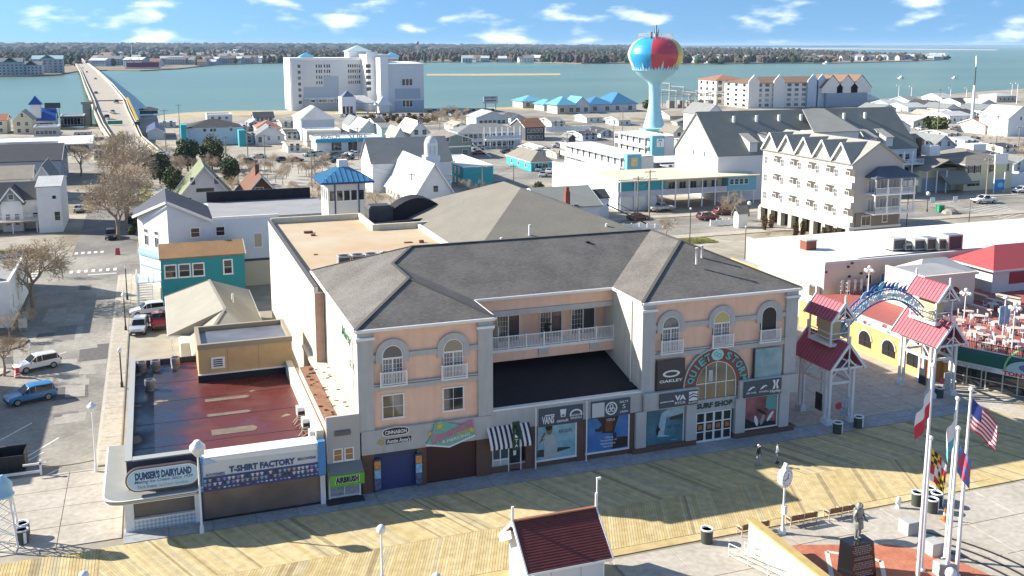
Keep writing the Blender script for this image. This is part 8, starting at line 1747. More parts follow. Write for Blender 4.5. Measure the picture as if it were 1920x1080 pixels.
for i in range(11):
 x,y,z=arch_pt(.25+i*.05,1.0);h=rng.uniform(.35,.95);part('arch_wave',MB().prismy([(x-.28,z+.05),(x+.28,z+.05),(x+.2,z+h*.5),(x+.42,z+h),(x+.05,z+h*.8),(x-.2,z+h*.4)],y-.1,y-.04),BL if i%4 else ABL,gate)
 # ================================================================== ROOF-TERRACE RESTAURANT BLOCK
OCH=mat('ochre_render',(.56,.37,.15),.85,var=.08,vs=.8);PKW=mat('pale_pink_render',(.66,.56,.47),.85,var=.05,vs=.6);TERRA=mat('terrace_red_tile',(.34,.095,.08),.7,var=.12,vs=1.5,lines=(0,.6,.006))
tb=thing('terrace_block','ochre arcaded restaurant block with red-tiled roof terrace and colourful mural band','building',(90,92,0))
foot=[(73.3,99.5),(73.3,78.2),(75.0,77.6),(80.2,67.4),(130,67.4),(130,99.5)]
part('wall',MB().prism(foot,0,3.3),OCH,tb);part('terrace_floor',MB().prism([(x+(.25 if x<90 else 0),y)for x,y in foot],3.3,3.5),TERRA,tb)
for y in(79.8,83.6,87.4,91.2,95.0):
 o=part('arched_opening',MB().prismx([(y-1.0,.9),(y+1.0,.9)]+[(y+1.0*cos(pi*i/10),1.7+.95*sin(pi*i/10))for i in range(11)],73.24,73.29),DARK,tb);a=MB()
 for i in range(10):c0,c1=pi*i/10,pi*(i+1)/10;a.prismx([(y+1.0*cos(c0),1.7+.95*sin(c0)),(y+1.16*cos(c0),1.7+1.12*sin(c0)),(y+1.16*cos(c1),1.7+1.12*sin(c1)),(y+1.0*cos(c1),1.7+.95*sin(c1))],73.2,73.28)
 part('arch_trim',a,mat('pale_trim',(.55,.50,.40),.8),o);part('grille',MB().box(73.19,73.235,y-.95,y+.95,1.45,1.5).box(73.19,73.235,y-.03,y+.03,.9,2.6),DKP,o)
mur=[mat('mural_'+n,c,.7)for n,c in(('white',(.62,.60,.56)),('red',(.45,.08,.10)),('teal',(.12,.36,.30)),('pink',(.50,.24,.26)),('green',(.08,.25,.10)))]
part('mural_band',MB().box(73.1,73.45,78.4,99.5,3.31,4.25),mur[0],tb);rng=random.Random(9)
for i in range(44):
 y=rng.uniform(78.7,99.2);z=rng.uniform(3.5,4.1);r_=rng.uniform(.12,.42);part('mural_patch',MB().prismx(ell(y,z,r_,r_*.5,9),73.08,73.099),mur[rng.choices(range(1,5),(3,3,2,2))[0]],tb)
part('ochre_pier',MB().box(73.0,74.6,77.4,78.35,0,5.2),mat('orange_pier',(.42,.20,.06),.8),tb)
for q in((86,66.9),):part('parapet_block',MB().box(80.0,81.6,68.0,69.8,3.5,5.0),mat('mustard_block',(.34,.20,.04),.8),tb)
# pizza shop front at an angle
A=Vector((75.1,77.4,0));B=Vector((80.3,67.2,0));u=(B-A).normalized();nrm=Vector((u.y,-u.x,0));
if nrm.x>0:nrm=-nrm
L_=(B-A).length;ang=atan2(u.y,u.x)
pz=thing('pizza_front','angled pizza shopfront with dark green awning and white sign in red letters','shopfront',(A.x+nrm.x*.05,A.y+nrm.y*.05,0),ang)
GRA=mat('green_awning',(.012,.10,.06),.7,var=.1,vs=1)
part('glazing',MB().box(.9,L_+4,-.02,.02,.15,2.45),GLASS,pz,world=False);f=MB()
for x in(.85,2.2,3.6,4.0,5.6,7.0,8.4,9.8,11.2):f.box(x,x+.12,-.08,.06,0,2.5)
for z in(.1,.95):f.box(.9,L_+4,-.07,.05,z,z+.08)
part('frame',f,mat('pale_frame',(.5,.48,.44),.6),pz,world=False);part('pillar',MB().box(-.9,.0,-.25,.3,0,4.1),mat('orange_pier',(0,0,0)),pz,world=False);part('pillar',MB().box(.0,.84,-.1,.3,0,2.9),OCH,pz,world=False)
aw=MB();n=6
for i in range(n):
 a0,a1=pi/2*i/n,pi/2*(i+1)/n;f=lambda a:(-.1-1.3*sin(a),2.75+1.15*cos(a));p,q=f(a0),f(a1);aw.slab([(.3,q[0],q[1]),(L_+4,q[0],q[1]),(L_+4,p[0],p[1]),(.3,p[0],p[1])],.05)
part('awning',aw,GRA,pz,world=False);part('awning_end',MB().prismx([(-.1,2.75)]+[(-.1-1.28*sin(pi/2*i/8),2.75+1.13*cos(pi/2*i/8))for i in range(9)][::-1],.22,.29),mat('red_end',(.30,.01,.04),.6),pz,world=False)
part('awning_rail',MB().tube((.3,-.05,3.95),(L_+3,-.05,3.95),.06,6),WHITE,pz,world=False);part('sign_band',MB().box(.3,L_+4,-1.5,-1.42,2.35,2.85),mat('pale_sign',(.58,.60,.58),.6),pz,world=False)
part('sign_hump',MB().prismy([(6.2,2.85),(11.4,2.85)]+[(8.8+2.6*cos(pi*i/12),2.85+1.3*sin(pi*i/12))for i in range(1,12)],-1.5,-1.42),mat('aqua_sign',(.30,.46,.48),.6),pz,world=False);part('sign_rim',MB().arch(6.2,11.4,2.86,2.86,-1.53,-1.41,.16),mat('lime_rim',(.20,.45,.20),.6),pz,world=False)
part('sign_picture',MB().prismy(ell(8.2,3.4,.8,.35),-1.53,-1.501),mat('blue_picture',(.08,.14,.32),.6),pz,world=False);part('sign_picture',MB().prismy(ell(9.5,3.5,.6,.4),-1.53,-1.501),WHITE,pz,world=False)
o=text("TONY'S PIZZA",pz,(8.6,-1.53,2.62),5.2,.44,mat('red_letters',(.40,.01,.04),.5),bold=.05,world=False)
o=text('THE FRESHEST PIZZA ON THE BOARDWALK',pz,(3.0,-1.515,2.66),4.6,.17,mat('grey_letters',(.14,.15,.17),.5),world=False);text('PASTA  SUBS  SALADS  SEAFOOD',pz,(3.2,-1.515,2.46),3.6,.14,mat('grey_letters',(0,0,0)),world=False)
part('interior',MB().box(.9,L_+4,.2,.25,.1,2.6),DARK,pz,world=False)
# terrace railing, pink blocks, tables, lamps
tr=thing('terrace_railing','black bar railing along the edge of the red roof terrace','railing',(90,68,3.5));railing_part(tr,(75.4,77.7),(80.0,68.6),1.05,.16,3.5,m=DKP,post=1.5);railing_part(tr,(81.8,67.6),(129,67.6),1.05,.2,3.5,m=DKP,post=2)
tall=thing('white_roof_building','long pale building with a white flat roof behind the red terrace','building',(105,108,0))
X0,Y0=77.6,100.6;Zt=7.1
part('wall',MB().box(X0,150,Y0,118,0,Zt),PKW,tall);part('roof',MB().box(X0+.3,150,Y0+.3,117.7,Zt,Zt+.06),mat('roof_bright_white',(.72,.72,.71),.8,var=.05,vs=.2),tall);part('parapet',MB().box(X0-.05,150,Y0-.05,Y0+.3,Zt-.01,Zt+.3).box(X0-.05,X0+.3,Y0+.3,118,Zt-.012,Zt+.298),mat('white_wall',(0,0,0)),tall)
part('side_wall',MB().box(X0-.06,X0-.051+.05,Y0+.0,118,0,Zt-.02),mat('white_wall',(0,0,0)),tall)
for(px,py)in((1548,510),(1590,500),(1614,512),(1663,512),(1592,518),(1597,493)):g=G(px,py,6);d=ray(px,py);t_=Y0/d.y;p=CAMP+d*t_;part('wall_lamp',MB().box(p.x-.15,p.x+.15,Y0-.18,Y0-.001,p.z-.12,p.z+.12),DKP,tall)
window(tall,OY(1628,523,Y0)[0],Y0,OY(1628,533,Y0)[1],'-Y',.8,1.2,2,1,.08);part('roof_debris_line',MB().path([(X0+6,Y0+1.2,Zt+.1),(X0+14,Y0+1.4,Zt+.1),(X0+26,Y0+1.0,Zt+.1)],.09,5),mat('debris',(0,0,0)),tall,kind='stuff')
lbs=['leftmost of the rooftop units, pale with dark right side','second rooftop unit, low and dark','third rooftop unit, beige box','fourth rooftop unit, tall grey','fifth rooftop unit, cream pair','rightmost large white rooftop unit with duct']
for i,(px,w_)in enumerate(((1678,1.9),(1697,1.2),(1716,1.6),(1738,1.4),(1762,1.8),(1782,2.2))):
 g=G(px,470,Zt);t=thing('rooftop_unit',lbs[i]+' on the white flat roof','rooftop unit',(g.x,g.y,Zt+.06),group='units on the white flat roof');h=(1.7,1.0,1.6,1.8,1.7,2.2)[i];part('cabinet',MB().bbox(-w_*.55,w_*.55,-.8,.8,.2,h,.06),mat('unit_beige',(.46,.45,.40),.6)if i%2==0 else FAN,t,world=False);part('grille',MB().box(-w_*.45,w_*.45,-.83,-.801,.35,h-.2),mat('dark_grille',(0,0,0)),t,world=False);part('skid',MB().box(-w_*.5,w_*.5,-.7,.7,0,.2),DKP,t,world=False)
ch_=thing('chimney','brown brick chimney stub at the left end of the white flat roof','chimney',(*G(1515,468,Zt).xy,Zt));part('stack',MB().box(-.8,.8,-.7,.7,0,1.3),mat('red_brick',(0,0,0)),ch_,world=False);part('cap',MB().box(-.9,.9,-.8,.8,1.3,1.45),GREYL,ch_,world=False)
ob=thing('low_block','low ochre and cream flat-roofed block left of the white-roofed building','building',(80,116,0))
g0=G(1398,545);part('wall',MB().box(76.0,X0-.3,101,119,0,4.2),CREAMP,ob);part('front_panel',MB().box(75.7,75.999,112,119,0,4.4),mat('orange_panel',(.56,.36,.15),.8),ob);part('roof',MB().box(76.2,X0-.3,101,118.8,4.2,4.26),mat('bluegrey_membrane',(.25,.28,.32),.5),ob);part('parapet',MB().box(75.7,76.0,101,111.99,0,4.6),CREAMP,ob)
lot_wall=solo('low_wall',MB().bbox(68,76,118.5,119,0,1.0,.05),CREAMP,'low cream wall at the edge of the car park','wall',loc=(72,118.7,0))
pb=thing('pink_block','pale pink rooftop block with an arched window on the red terrace','building',(88,90,3.5));g=G(1712,577,3.5);x0,y0=G(1706,565,3.5).x,G(1706,575,3.5).y
x0,y0=82.0,88.5;x1=X_at(1826,y0,5);part('wall',MB().box(x0,x1,y0,y0+6.5,3.5,7.6),PKW,pb);part('roof',MB().box(x0+.25,x1-.25,y0+.25,y0+6.25,7.6,7.66),RM['flatgrey'],pb);part('parapet',MB().box(x0-.04,x1+.04,y0-.04,y0+.25,7.59,7.9).box(x0-.04,x0+.25,y0+.25,y0+6.5,7.592,7.902),PKW,pb)
xc=X_at(1789,y0,5.5);o=part('arched_window',MB().arch(xc-.75,xc+.75,4.6,5.6,y0-.06,y0+.05,.1),mat('pale_trim',(0,0,0)),pb);part('pane',MB().prismy([(xc-.75,4.6),(xc+.75,4.6)]+[(xc+.75*cos(pi*i/10),5.6+.75*sin(pi*i/10))for i in range(11)],y0-.03,y0+.01),mat('dusky_glass',(.06,.03,.03),.15),o);part('muntins',MB().box(xc-.75,xc+.75,y0-.05,y0-.031,5.5,5.58).box(xc-.75,xc+.75,y0-.05,y0-.031,5.0,5.06),WHITE,o)
lt=thing('bar_shelter','grey pyramid-roofed open bar behind the pink rooftop block','shelter',(98,95,3.5));r=MB();hip_roof(r,x1-3.5,x1+5,93.5,98.5,6.4,1.6,.3);part('roof',r,RM['light'],lt);q=MB()
for x in(x1-3.2,x1+4.7):
 for y in(93.7,98.3):q.box(x-.12,x+.12,y-.12,y+.12,3.5,6.25)
part('post',q,WHITE,lt);part('bar_back',MB().box(x1-2.5,x1+4.5,97.5,97.7,3.5,6.2),DARK,lt);part('bar_counter',MB().box(x1+.5,x1+4.4,93.9,94.3,3.5,4.6),PKW,lt)
rk=thing('red_roof_kiosk','white rooftop kiosk with bright red hip roof at the right edge','kiosk',(104,95,3.5));xr0=X_at(1862,93,6.4);r=MB();hip_roof(r,xr0,xr0+14,93,99.5,6.6,2.3,.5,fascia=1);part('roof',r,[mat('red_roof',(.42,.07,.07),.5,var=.05,vs=1),WHITE],rk);part('wall',MB().box(xr0+.3,xr0+13.5,93.3,99.2,3.5,6.4),mat('white_wall',(0,0,0)),rk);part('counter_opening',MB().box(xr0+3,xr0+12,93.22,93.29,4.5,6.0),mat('kiosk_red',(.3,.03,.04),.6),rk)
TBW=mat('table_pale',(.58,.47,.40),.6);CHW=mat('chair_white',(.6,.58,.56),.5)
tm=[MB().lathe([(.58,.70),(.62,.72),(.62,.75)],18).mesh('table_top',TBW),MB().lathe([(.28,0),(.06,.05),(.05,.7)],10).mesh('pedestal',DKP)]
cm=MB();cm.box(-.2,.2,-.2,.2,.42,.46);
for x in(-.18,.18):
 for y in(-.18,.18):cm.box(x-.02,x+.02,y-.02,y+.02,0,.42)
cl=MB().box(-.2,.2,.17,.2,.55,.92).box(-.2,-.16,.17,.2,.46,.55).box(.16,.2,.17,.2,.46,.55)
cme=[cm.mesh('seat',CHW),cl.mesh('backrest',CHW)]
tabs=[(1770,572),(1836,592),(1838,615),(1826,622),(1845,627),(1800,600),(1872,604),(1890,582),(1862,570),(1905,615),(1815,583),(1912,596),(1880,632),(1760,592),(1852,645),(1900,640)]
for i,(px,py)in enumerate(tabs):
 g=G(px,py,4.2);
 if x0-.5<g.x<x1+.5 and y0-1<g.y<y0+7:continue
 t=thing('terrace_table','round pale café table on the red roof terrace','table',(g.x,g.y,3.5),0,'café tables on the red terrace');inst('table_top',tm[0],t);inst('pedestal',tm[1],t)
 for k in range(4):
  a=k*pi/2+.5+i;c=thing('terrace_chair','pale slatless chair at a round terrace table','chair',(g.x+.85*cos(a),g.y+.85*sin(a),3.5),a-pi/2,'café chairs on the red terrace');inst('seat',cme[0],c);inst('backrest',cme[1],c)
for i in range(9):
 px=1562+i*7.5;g=G(px,553,3.5);c=thing('stacked_chairs','stack of white plastic chairs against the pale wall behind the terrace','chairs',(G(px,545,3.5).x,99.6-(i%2)*.6,3.5),pi,'white chair stacks');inst('seat',cme[0],c);inst('backrest',cme[1],c);
 for z in(.5,1.0):o=inst('seat',cme[0],c,(0,0,z));o=inst('backrest',cme[1],c,(0,0,z*.8))
for i,(a,b)in enumerate((((1795,563),(1860,582)),((1850,559),(1895,570)),((1822,548),(1850,556)),((1868,551),(1915,560)))):
 A_,B_=G(*a,4.3),G(*b,4.3);solo('terrace_bench',MB().bar(A_,B_,.5,.12).bar(A_-Vector((0,0,.45)),B_-Vector((0,0,.45)),.08,.7),TBW,('long white bench nearest the pink rooftop block','white bench behind the round tables','short white bench by the arched-window block','white bench at the right by the red-roofed kiosk')[i],'bench',loc=tuple(A_-Vector((0,0,.8))))
GLOBE=mat('lamp_globe',(.72,.72,.70),.35)
def globe_lamp(x,y,z0,h,lb,five=True):
 t=thing('globe_lamp',lb,'lamp post',(x,y,z0));part('post',MB().lathe([(.12,0),(.07,.5),(.05,h)],10),WHITE,t,world=False);m=MB()
 pts=[(0,0,h+.25)]+([(.45*cos(k*pi/2+.4),.45*sin(k*pi/2+.4),h-.15)for k in range(4)]if five else[])
 for p in pts[1:]:m.tube((0,0,h-.35),p,.025,5)
 if m.v:part('arm',m,WHITE,t,world=False)
 for p in pts:part('globe',MB().ball(p,.24,12),GLOBE,t,world=False)
for px,py,tp,lb in((1807,605,548,'five-globe lamp by the arched-window block'),(1897,655,575,'five-globe lamp nearest the blue banner post'),(1627,556,505,'five-globe lamp behind the blue arch'),(1690,556,508,'five-globe lamp by the left wall of the pink rooftop block')):g=G(px,py,3.5);globe_lamp(g.x,g.y,3.5,HT(px,py,tp,3.5)-3.5,lb)
g=G(1880,632,3.5);t=thing('banner_post','white post with pale blue banners on the terrace at the right edge','post',(g.x,g.y,3.5));part('shaft',MB().lathe([(.1,0),(.07,4.2)],8),WHITE,t,world=False);part('banner',MB().box(-.7,.7,-.04,.04,1.4,3.4),mat('pale_blue_cloth',(.28,.45,.58),.8,var=.4,vs=2),t,world=False);part('finial',MB().ball((0,0,4.3),.3,10,0,.7),WHITE,t,world=False)
g=G(1655,545,3.5);t=thing('blue_canopy_frame','blue folded canopy frame on the terrace behind the arch','canopy',(g.x,g.y,3.5));part('cloth',MB().lathe([(.5,0),(.3,.8),(.15,2.2)],7),BL,t,world=False);part('rib',MB().bar((-3,0,.4),(3,0,1.0),.2,.8),BL,t,world=False)
# ================================================================== FOREGROUND
# maroon-roofed kiosk
ks=thing('kiosk','white boardwalk kiosk with ridged maroon shingle roof and finial posts, front centre','kiosk',(22.6,54,0));x0,x1,y0,y1,ze,zr=19.75,25.35,51.95,57.1,2.6,4.75;yr=(y0+y1)/2
KW=mat('kiosk_white',(.66,.67,.70),.7,var=.04,vs=1.5)
part('wall',MB().box(x0+.5,x1-.4,y0+.35,y1-.4,0,ze+.1),KW,ks);wg=MB();
for x in(x0+.5,x1-.4):wg.prismx([(y0+.35,ze+.1),(y1-.4,ze+.1),(yr,zr-.15)],x-.02,x+.02)
part('gable_wall',wg,KW,ks);pj=MB()
for x in(21.4,23.4):pj.box(x-.025,x+.025,y0+.33,y0+.349,0,ze)
part('wall_joint',pj,GREYL,ks);part('corner_board',MB().box(x1-.5,x1-.38,y0+.3,y0+.349,0,ze).box(x0+.48,x0+.6,y0+.3,y0+.349,0,ze),WHITE,ks)
MSH=mat('maroon_shingle',(.115,.022,.022),.55,var=.22,vs=2.5);rf=part('roof',MB().slab([(x0,y0,ze),(x1,y0,ze),(x1,yr,zr),(x0,yr,zr)],.08).slab([(x0,yr,zr),(x1,yr,zr),(x1,y1,ze),(x0,y1,ze)],.08),MSH,ks)
nc=19
for i in range(nc):
 a,b=i/nc,(i+1)/nc;p=lambda k,o:(yr+(y0-.02-yr)*k,zr+(ze-zr)*k+o);(ya,za),(yb,zb)=p(a,.012),p(b,.05)
 part('shingle_course',MB().add([(x0,ya,za),(x1,ya,za),(x1,yb,zb),(x0,yb,zb),(x0,yb,zb-.045),(x1,yb,zb-.045)],[(3,2,1,0),(4,5,2,3)]),MSH,rf)
part('ridge_cap',MB().bar((x0,yr,zr+.06),(x1,yr,zr+.06),.2,.09),mat('copper_ridge',(.30,.13,.07),.5),rf);f=MB()
for x in(x0-.05,x1+.05):f.bar((x,y0,ze-.05),(x,yr,zr-.02),.1,.2);f.bar((x,y1,ze-.05),(x,yr,zr-.02),.1,.2);f.tube((x,yr,zr-.3),(x,yr,zr+1.0),.09,8)
f.bar((x0-.05,y1-.2,ze-.1),(x0-.05,yr+.2,ze+1.2),.08,.5);f.bar((x0,y0-.04,ze-.07),(x1,y0-.04,ze-.07),.08,.14);part('trim',f,WHITE,ks)
solo('shower_post',MB().tube((25.9,55.5,0),(25.9,55.5,6.2),.05,6).box(25.85,26.15,55.45,55.55,6.15,6.3),WHITE,'thin white crooked post behind the right end of the kiosk roof','post',loc=(25.9,55.5,0))
# cream sloping wall with tan cap, ramp rails
wl=thing('ramp_wall','cream rendered wall with tan timber cap at the right foreground','wall',(36.7,50,0));part('wall',MB().box(36.55,36.85,38,54.0,0,2.2),mat('cream_render',(.60,.57,.50),.85,var=.05,vs=.8),wl);part('cap',MB().box(36.4,37.0,37.9,54.1,2.2,2.36),mat('tan_cap',(.45,.33,.13),.7,var=.15,vs=2),wl)
rl=thing('ramp_rail','white metal ramp rails zigzagging left of the cream wall','railing',(34.5,48,0));m=MB();pts=[G(1365,1018,1.0),G(1440,1090,1.0),G(1470,1120,1.0)];a=G(1366,1045);d_=Vector((.35,-1,0)).normalized()
for k in range(7):
 p=a+d_*(k*1.6);m.tube((p.x,p.y,0),(p.x,p.y,1.0),.035,6)
for h in(1.0,.55,.2):m.tube((a.x,a.y,h),(a.x+d_.x*9.6,a.y+d_.y*9.6,h),.035,6);m.tube((a.x+1.1,a.y-.2,h),(a.x+1.1+d_.x*9.6,a.y-.2+d_.y*9.6,h),.035,6)
for k in range(7):p=a+d_*(k*1.6);m.tube((p.x+1.1,p.y-.2,0),(p.x+1.1,p.y-.2,1.0),.035,6)
part('rail',m,WHITE,rl);part('ramp_deck',MB().slab([(a.x+.1,a.y,.12),(a.x+.1+d_.x*9.6,a.y+d_.y*9.6,.55),(a.x+1.0+d_.x*9.6,a.y-.2+d_.y*9.6,.55),(a.x+1.0,a.y-.2,.12)][::1],.1),M_conc,rl)
# memorial court
BRK=ground_mat('red_brick_paving',[(.38,.125,.07),(.43,.16,.095),(.46,.18,.11)],.6,sc2=7)
cen=Vector((42.8,47.6,0));mc=thing('memorial_court','red brick memorial court with white inlay and dark curved bands','paving',(42.8,47.6,.06))
def arcpts(r,a0,a1,n=24):return[(41.0+r*cos(a0+(a1-a0)*i/n),44.4+r*sin(a0+(a1-a0)*i/n))for i in range(n+1)]
court=[(37.4,38),(48.6,38)]+arcpts(8.6,-.35,.95)+[(40.2,53.4),(37.4,53.4)]
part('brick_floor',MB().prism(court,.0,.075),BRK,mc);part('border',MB().box(37.3,46.1,53.41,53.7,.0,.085),M_walk,mc)
for i,(r,m_)in enumerate(((8.9,M_walk),(9.5,DKP),(10.0,M_walk),(10.5,DKP),(11.0,M_walk),(11.5,DKP),(12.0,M_walk))):
 o_,i_=arcpts(r+.25 if i%2==0 else r+.12,-.5,.74),arcpts(r-.24 if i%2==0 else r-.12,-.5,.74);q=MB()
 for k in range(len(o_)-1):q.add([(*i_[k],.078+.002*(i%2)),(*o_[k],.078+.002*(i%2)),(*o_[k+1],.078+.002*(i%2)),(*i_[k+1],.078+.002*(i%2))],[(0,1,2,3)])
 part('curved_band',q,m_,mc)
IN=mat('inlay_white',(.62,.57,.50),.8);q=MB()
def inl(a,b,w):A_,B_=G(*a),G(*b);d=(B_-A_).normalized();s_=d.cross(Vector((0,0,1)))*w/2;q.poly([tuple(x+Vector((0,0,.082)))for x in(A_+s_,A_-s_,B_-s_,B_+s_)][::-1])
inl((1550,1036),(1560,1085),.3);inl((1550,1036),(1590,1043),.3);inl((1633,1048),(1652,1055),.3);inl((1652,1053),(1658,1085),.3);inl((1573,1060),(1590,1085),.25);part('inlay',q,IN,mc)
# plinth and statue
GRAN=mat('black_granite',(.012,.012,.014),.15,var=.3,vs=6,spec=.8);gp=G(1606,1078);px_,py_=gp.x,gp.y
pl=thing('plinth','polished black granite plinth with rows of pale engraved text','plinth',(px_,py_,.07));part('block',MB().add([(-.95,-.75,0),(.95,-.75,0),(.95,.75,0),(-.95,.75,0),(-.9,-.35,2.3),(.9,-.35,2.3),(.9,.7,2.3),(-.9,.7,2.3)],[(0,3,2,1),(4,5,6,7),(0,1,5,4),(1,2,6,5),(2,3,7,6),(3,0,4,7)]),GRAN,pl,world=False)
rng=random.Random(3);TXTM=mat('engraved_pale',(.30,.30,.29),.6);k=0
for i in range(17):
 if i in(5,8,13):continue
 z=2.1-.115*i;y=-.75+.4*z/2.3-.012;w_=rng.uniform(.55,.82);q=MB();x=-w_
 while x<w_:L2=rng.uniform(.06,.2);q.add([(x,y-.0,z),(min(w_,x+L2),y,z),(min(w_,x+L2),y+.011,z+.06),(x,y+.011,z+.06)],[(0,1,2,3)]);x+=L2+.04
 part('engraved_line',q,TXTM,pl,world=False)
 # figures: skinned skeletons
def figure(name,joints,edges,m,parent,root=0,sub=1,loc=(0,0,0)):
 me=bpy.data.meshes.new(name);me.from_pydata([j[:3]for j in joints],edges,[]);o=bpy.data.objects.new(name,me);COL.objects.link(o)
 sk=o.modifiers.new('skin','SKIN');sk.use_smooth_shade=True;o.modifiers.new('sub','SUBSURF').levels=sub;o.modifiers['sub'].render_levels=sub
 for i,j in enumerate(joints):me.skin_vertices[0].data[i].radius=(j[3],j[4]if len(j)>4 else j[3])
 for v in me.skin_vertices[0].data:v.use_root=False
 me.skin_vertices[0].data[root].use_root=True
 dg=bpy.context.evaluated_depsgraph_get();r=bpy.data.meshes.new_from_object(o.evaluated_get(dg));bpy.data.objects.remove(o);r.name=name;r.materials.clear();r.materials.append(m)
 for p in r.polygons:p.use_smooth=True
 q=inst(name,r,parent,loc);return q
def person_parts(t,pose,coat,trousers,skin,hair,shoes,hat=None,s=1.0):
 """standing adult about 1.76 m: torso with arms, legs, head, five-fingered hands, shoes"""
 st=pose.get('stride',.0);el=pose.get('elbow',((.26,.02,1.12),(-.26,.02,1.12)));hd=pose.get('hand',((.27,-.1,.88),(-.27,-.1,.88)))
 V3=lambda p:tuple(c*s for c in p)
 figure('legs',[(0,0,.93*s,.14*s,.11*s),(.095*s,0,.88*s,.095*s),(.105*s,-.02*s-st*.5,.50*s,.068*s),(.11*s,.03*s-st,.09*s,.048*s),(-.095*s,0,.88*s,.095*s),(-.105*s,-.02*s+st*.5,.50*s,.068*s),(-.11*s,.03*s+st,.09*s,.048*s)],[(0,1),(1,2),(2,3),(0,4),(4,5),(5,6)],trousers,t,0,1)
 figure('jacket',[(0,0,.90*s,.155*s,.125*s),(0,.0,1.12*s,.15*s,.115*s),(0,.01*s,1.34*s,.165*s,.115*s),(0,.01*s,1.47*s,.075*s,.07*s),(.17*s,.01*s,1.42*s,.07*s),V3(el[0])+(.055*s,),V3(hd[0])+(.042*s,),(-.17*s,.01*s,1.42*s,.07*s),V3(el[1])+(.055*s,),V3(hd[1])+(.042*s,)],[(0,1),(1,2),(2,3),(2,4),(4,5),(5,6),(2,7),(7,8),(8,9)],coat,t,0,1)
 h=figure('head',[(0,0,1.45*s,.055*s),(0,-.005*s,1.54*s,.058*s),(0,-.02*s,1.60*s,.075*s,.085*s),(0,-.01*s,1.69*s,.078*s,.092*s),(0,-.10*s,1.615*s,.016*s)],[(0,1),(1,2),(2,3),(2,4)],skin,t,2,1)
 f=MB();
 for sx in(-.03,.03):f.ball((sx*s,-.098*s,1.65*s),.012*s,6)
 f.box(-.025*s,.025*s,-.105*s,-.09*s,1.565*s,1.572*s);part('face',f,DKP,t,world=False)
 er=MB();er.ball((.082*s,0,1.63*s),.022*s,6,0,1.4);er.ball((-.082*s,0,1.63*s),.022*s,6,0,1.4);part('ears',er,skin,t,world=False)
 hm=MB();hm.lathe([(.088*s,1.655*s),(.1*s,1.69*s),(.085*s,1.75*s),(.04*s,1.785*s),(.001,1.79*s)],12,0,(0,.012*s));part('hat' if hat else 'hair',hm,hat or hair,t,world=False)
 if hat:part('hat_brim',MB().box(-.07*s,.07*s,-.19*s,-.07*s,1.665*s,1.685*s),hat,t,world=False)
 for i in(0,1):
  p=Vector(V3(hd[i]));hd_=MB();
  hd_.bbox(p.x-.018*s,p.x+.018*s,p.y-.05*s,p.y+.03*s,p.z-.10*s,p.z-.01*s,.008*s)
  for k in range(4):y=p.y-.042*s+.021*s*k;L3=(.062,.072,.076,.06)[k]*s;hd_.tube((p.x,y,p.z-.09*s),(p.x,y-.008*s,p.z-.09*s-L3*.55),.0095*s,5);hd_.tube((p.x,y-.008*s,p.z-.09*s-L3*.55),(p.x-.012*s*(1 if i==0 else-1),y-.016*s,p.z-.09*s-L3),.0085*s,5)
  hd_.tube((p.x,p.y-.045*s,p.z-.03*s),(p.x-.02*s*(1 if i==0 else-1),p.y-.085*s,p.z-.085*s),.011*s,5)
  part('hand',hd_,skin,t,world=False)
 for sx,yy in((.11,.03*s-st),(-.11,.03*s+st)):part('shoe',MB().bbox(sx*s-.05*s,sx*s+.05*s,yy-.19*s,yy+.08*s,0,.10*s,.03*s),shoes,t,world=False)
SKINM=mat('skin',(.42,.25,.17),.6);SKD=mat('skin_dark',(.10,.06,.04),.6);HAIRD=mat('dark_hair',(.02,.014,.01),.7);DENIM=mat('light_denim',(.28,.33,.42),.85);BLKJ=mat('black_jacket',(.02,.02,.022),.8);GRYJ=mat('grey_hoodie',(.30,.34,.38),.85);SHOE=mat('grey_shoes',(.25,.25,.25),.7);WCAP=mat('white_cap',(.65,.64,.6),.8)
g=G(1421,873,.07);t=thing('person','person in black jacket, white cap and pale jeans walking on the boardwalk','person',(g.x,g.y,.07),.35);person_parts(t,{'stride':.10},BLKJ,DENIM,SKINM,HAIRD,SHOE,WCAP,1.03)
g=G(1457,868,.07);t=thing('person','dark-haired person in grey hoodie and blue trousers standing on the boardwalk with hands together','person',(g.x,g.y,.07),1.2);person_parts(t,{'stride':.05,'elbow':((.25,-.04,1.12),(-.25,-.04,1.12)),'hand':((.10,-.22,1.08),(-.10,-.22,1.06))},GRYJ,mat('blue_trousers',(.14,.18,.26),.85),SKINM,HAIRD,DKP,None,1.0)
xb,_z=OY(1026,617,78.2);t=thing('person','person in dark clothes standing behind the white balcony rail, arm raised','person',(xb,78.2,8.5),.2);person_parts(t,{'elbow':((.34,-.08,1.3),(-.28,-.02,1.12)),'hand':((.16,-.2,1.52),(-.2,-.2,1.0))},BLKJ,BLKJ,SKD,HAIRD,DKP,None,1.05)
STN=mat('grey_bronze',(.24,.245,.22),.55,.3,var=.25,vs=5)
st_=thing('statue','grey statue of a helmeted firefighter in a long coat on the black plinth','statue',(px_+.1,py_+.25,2.37),.25);S=1.42
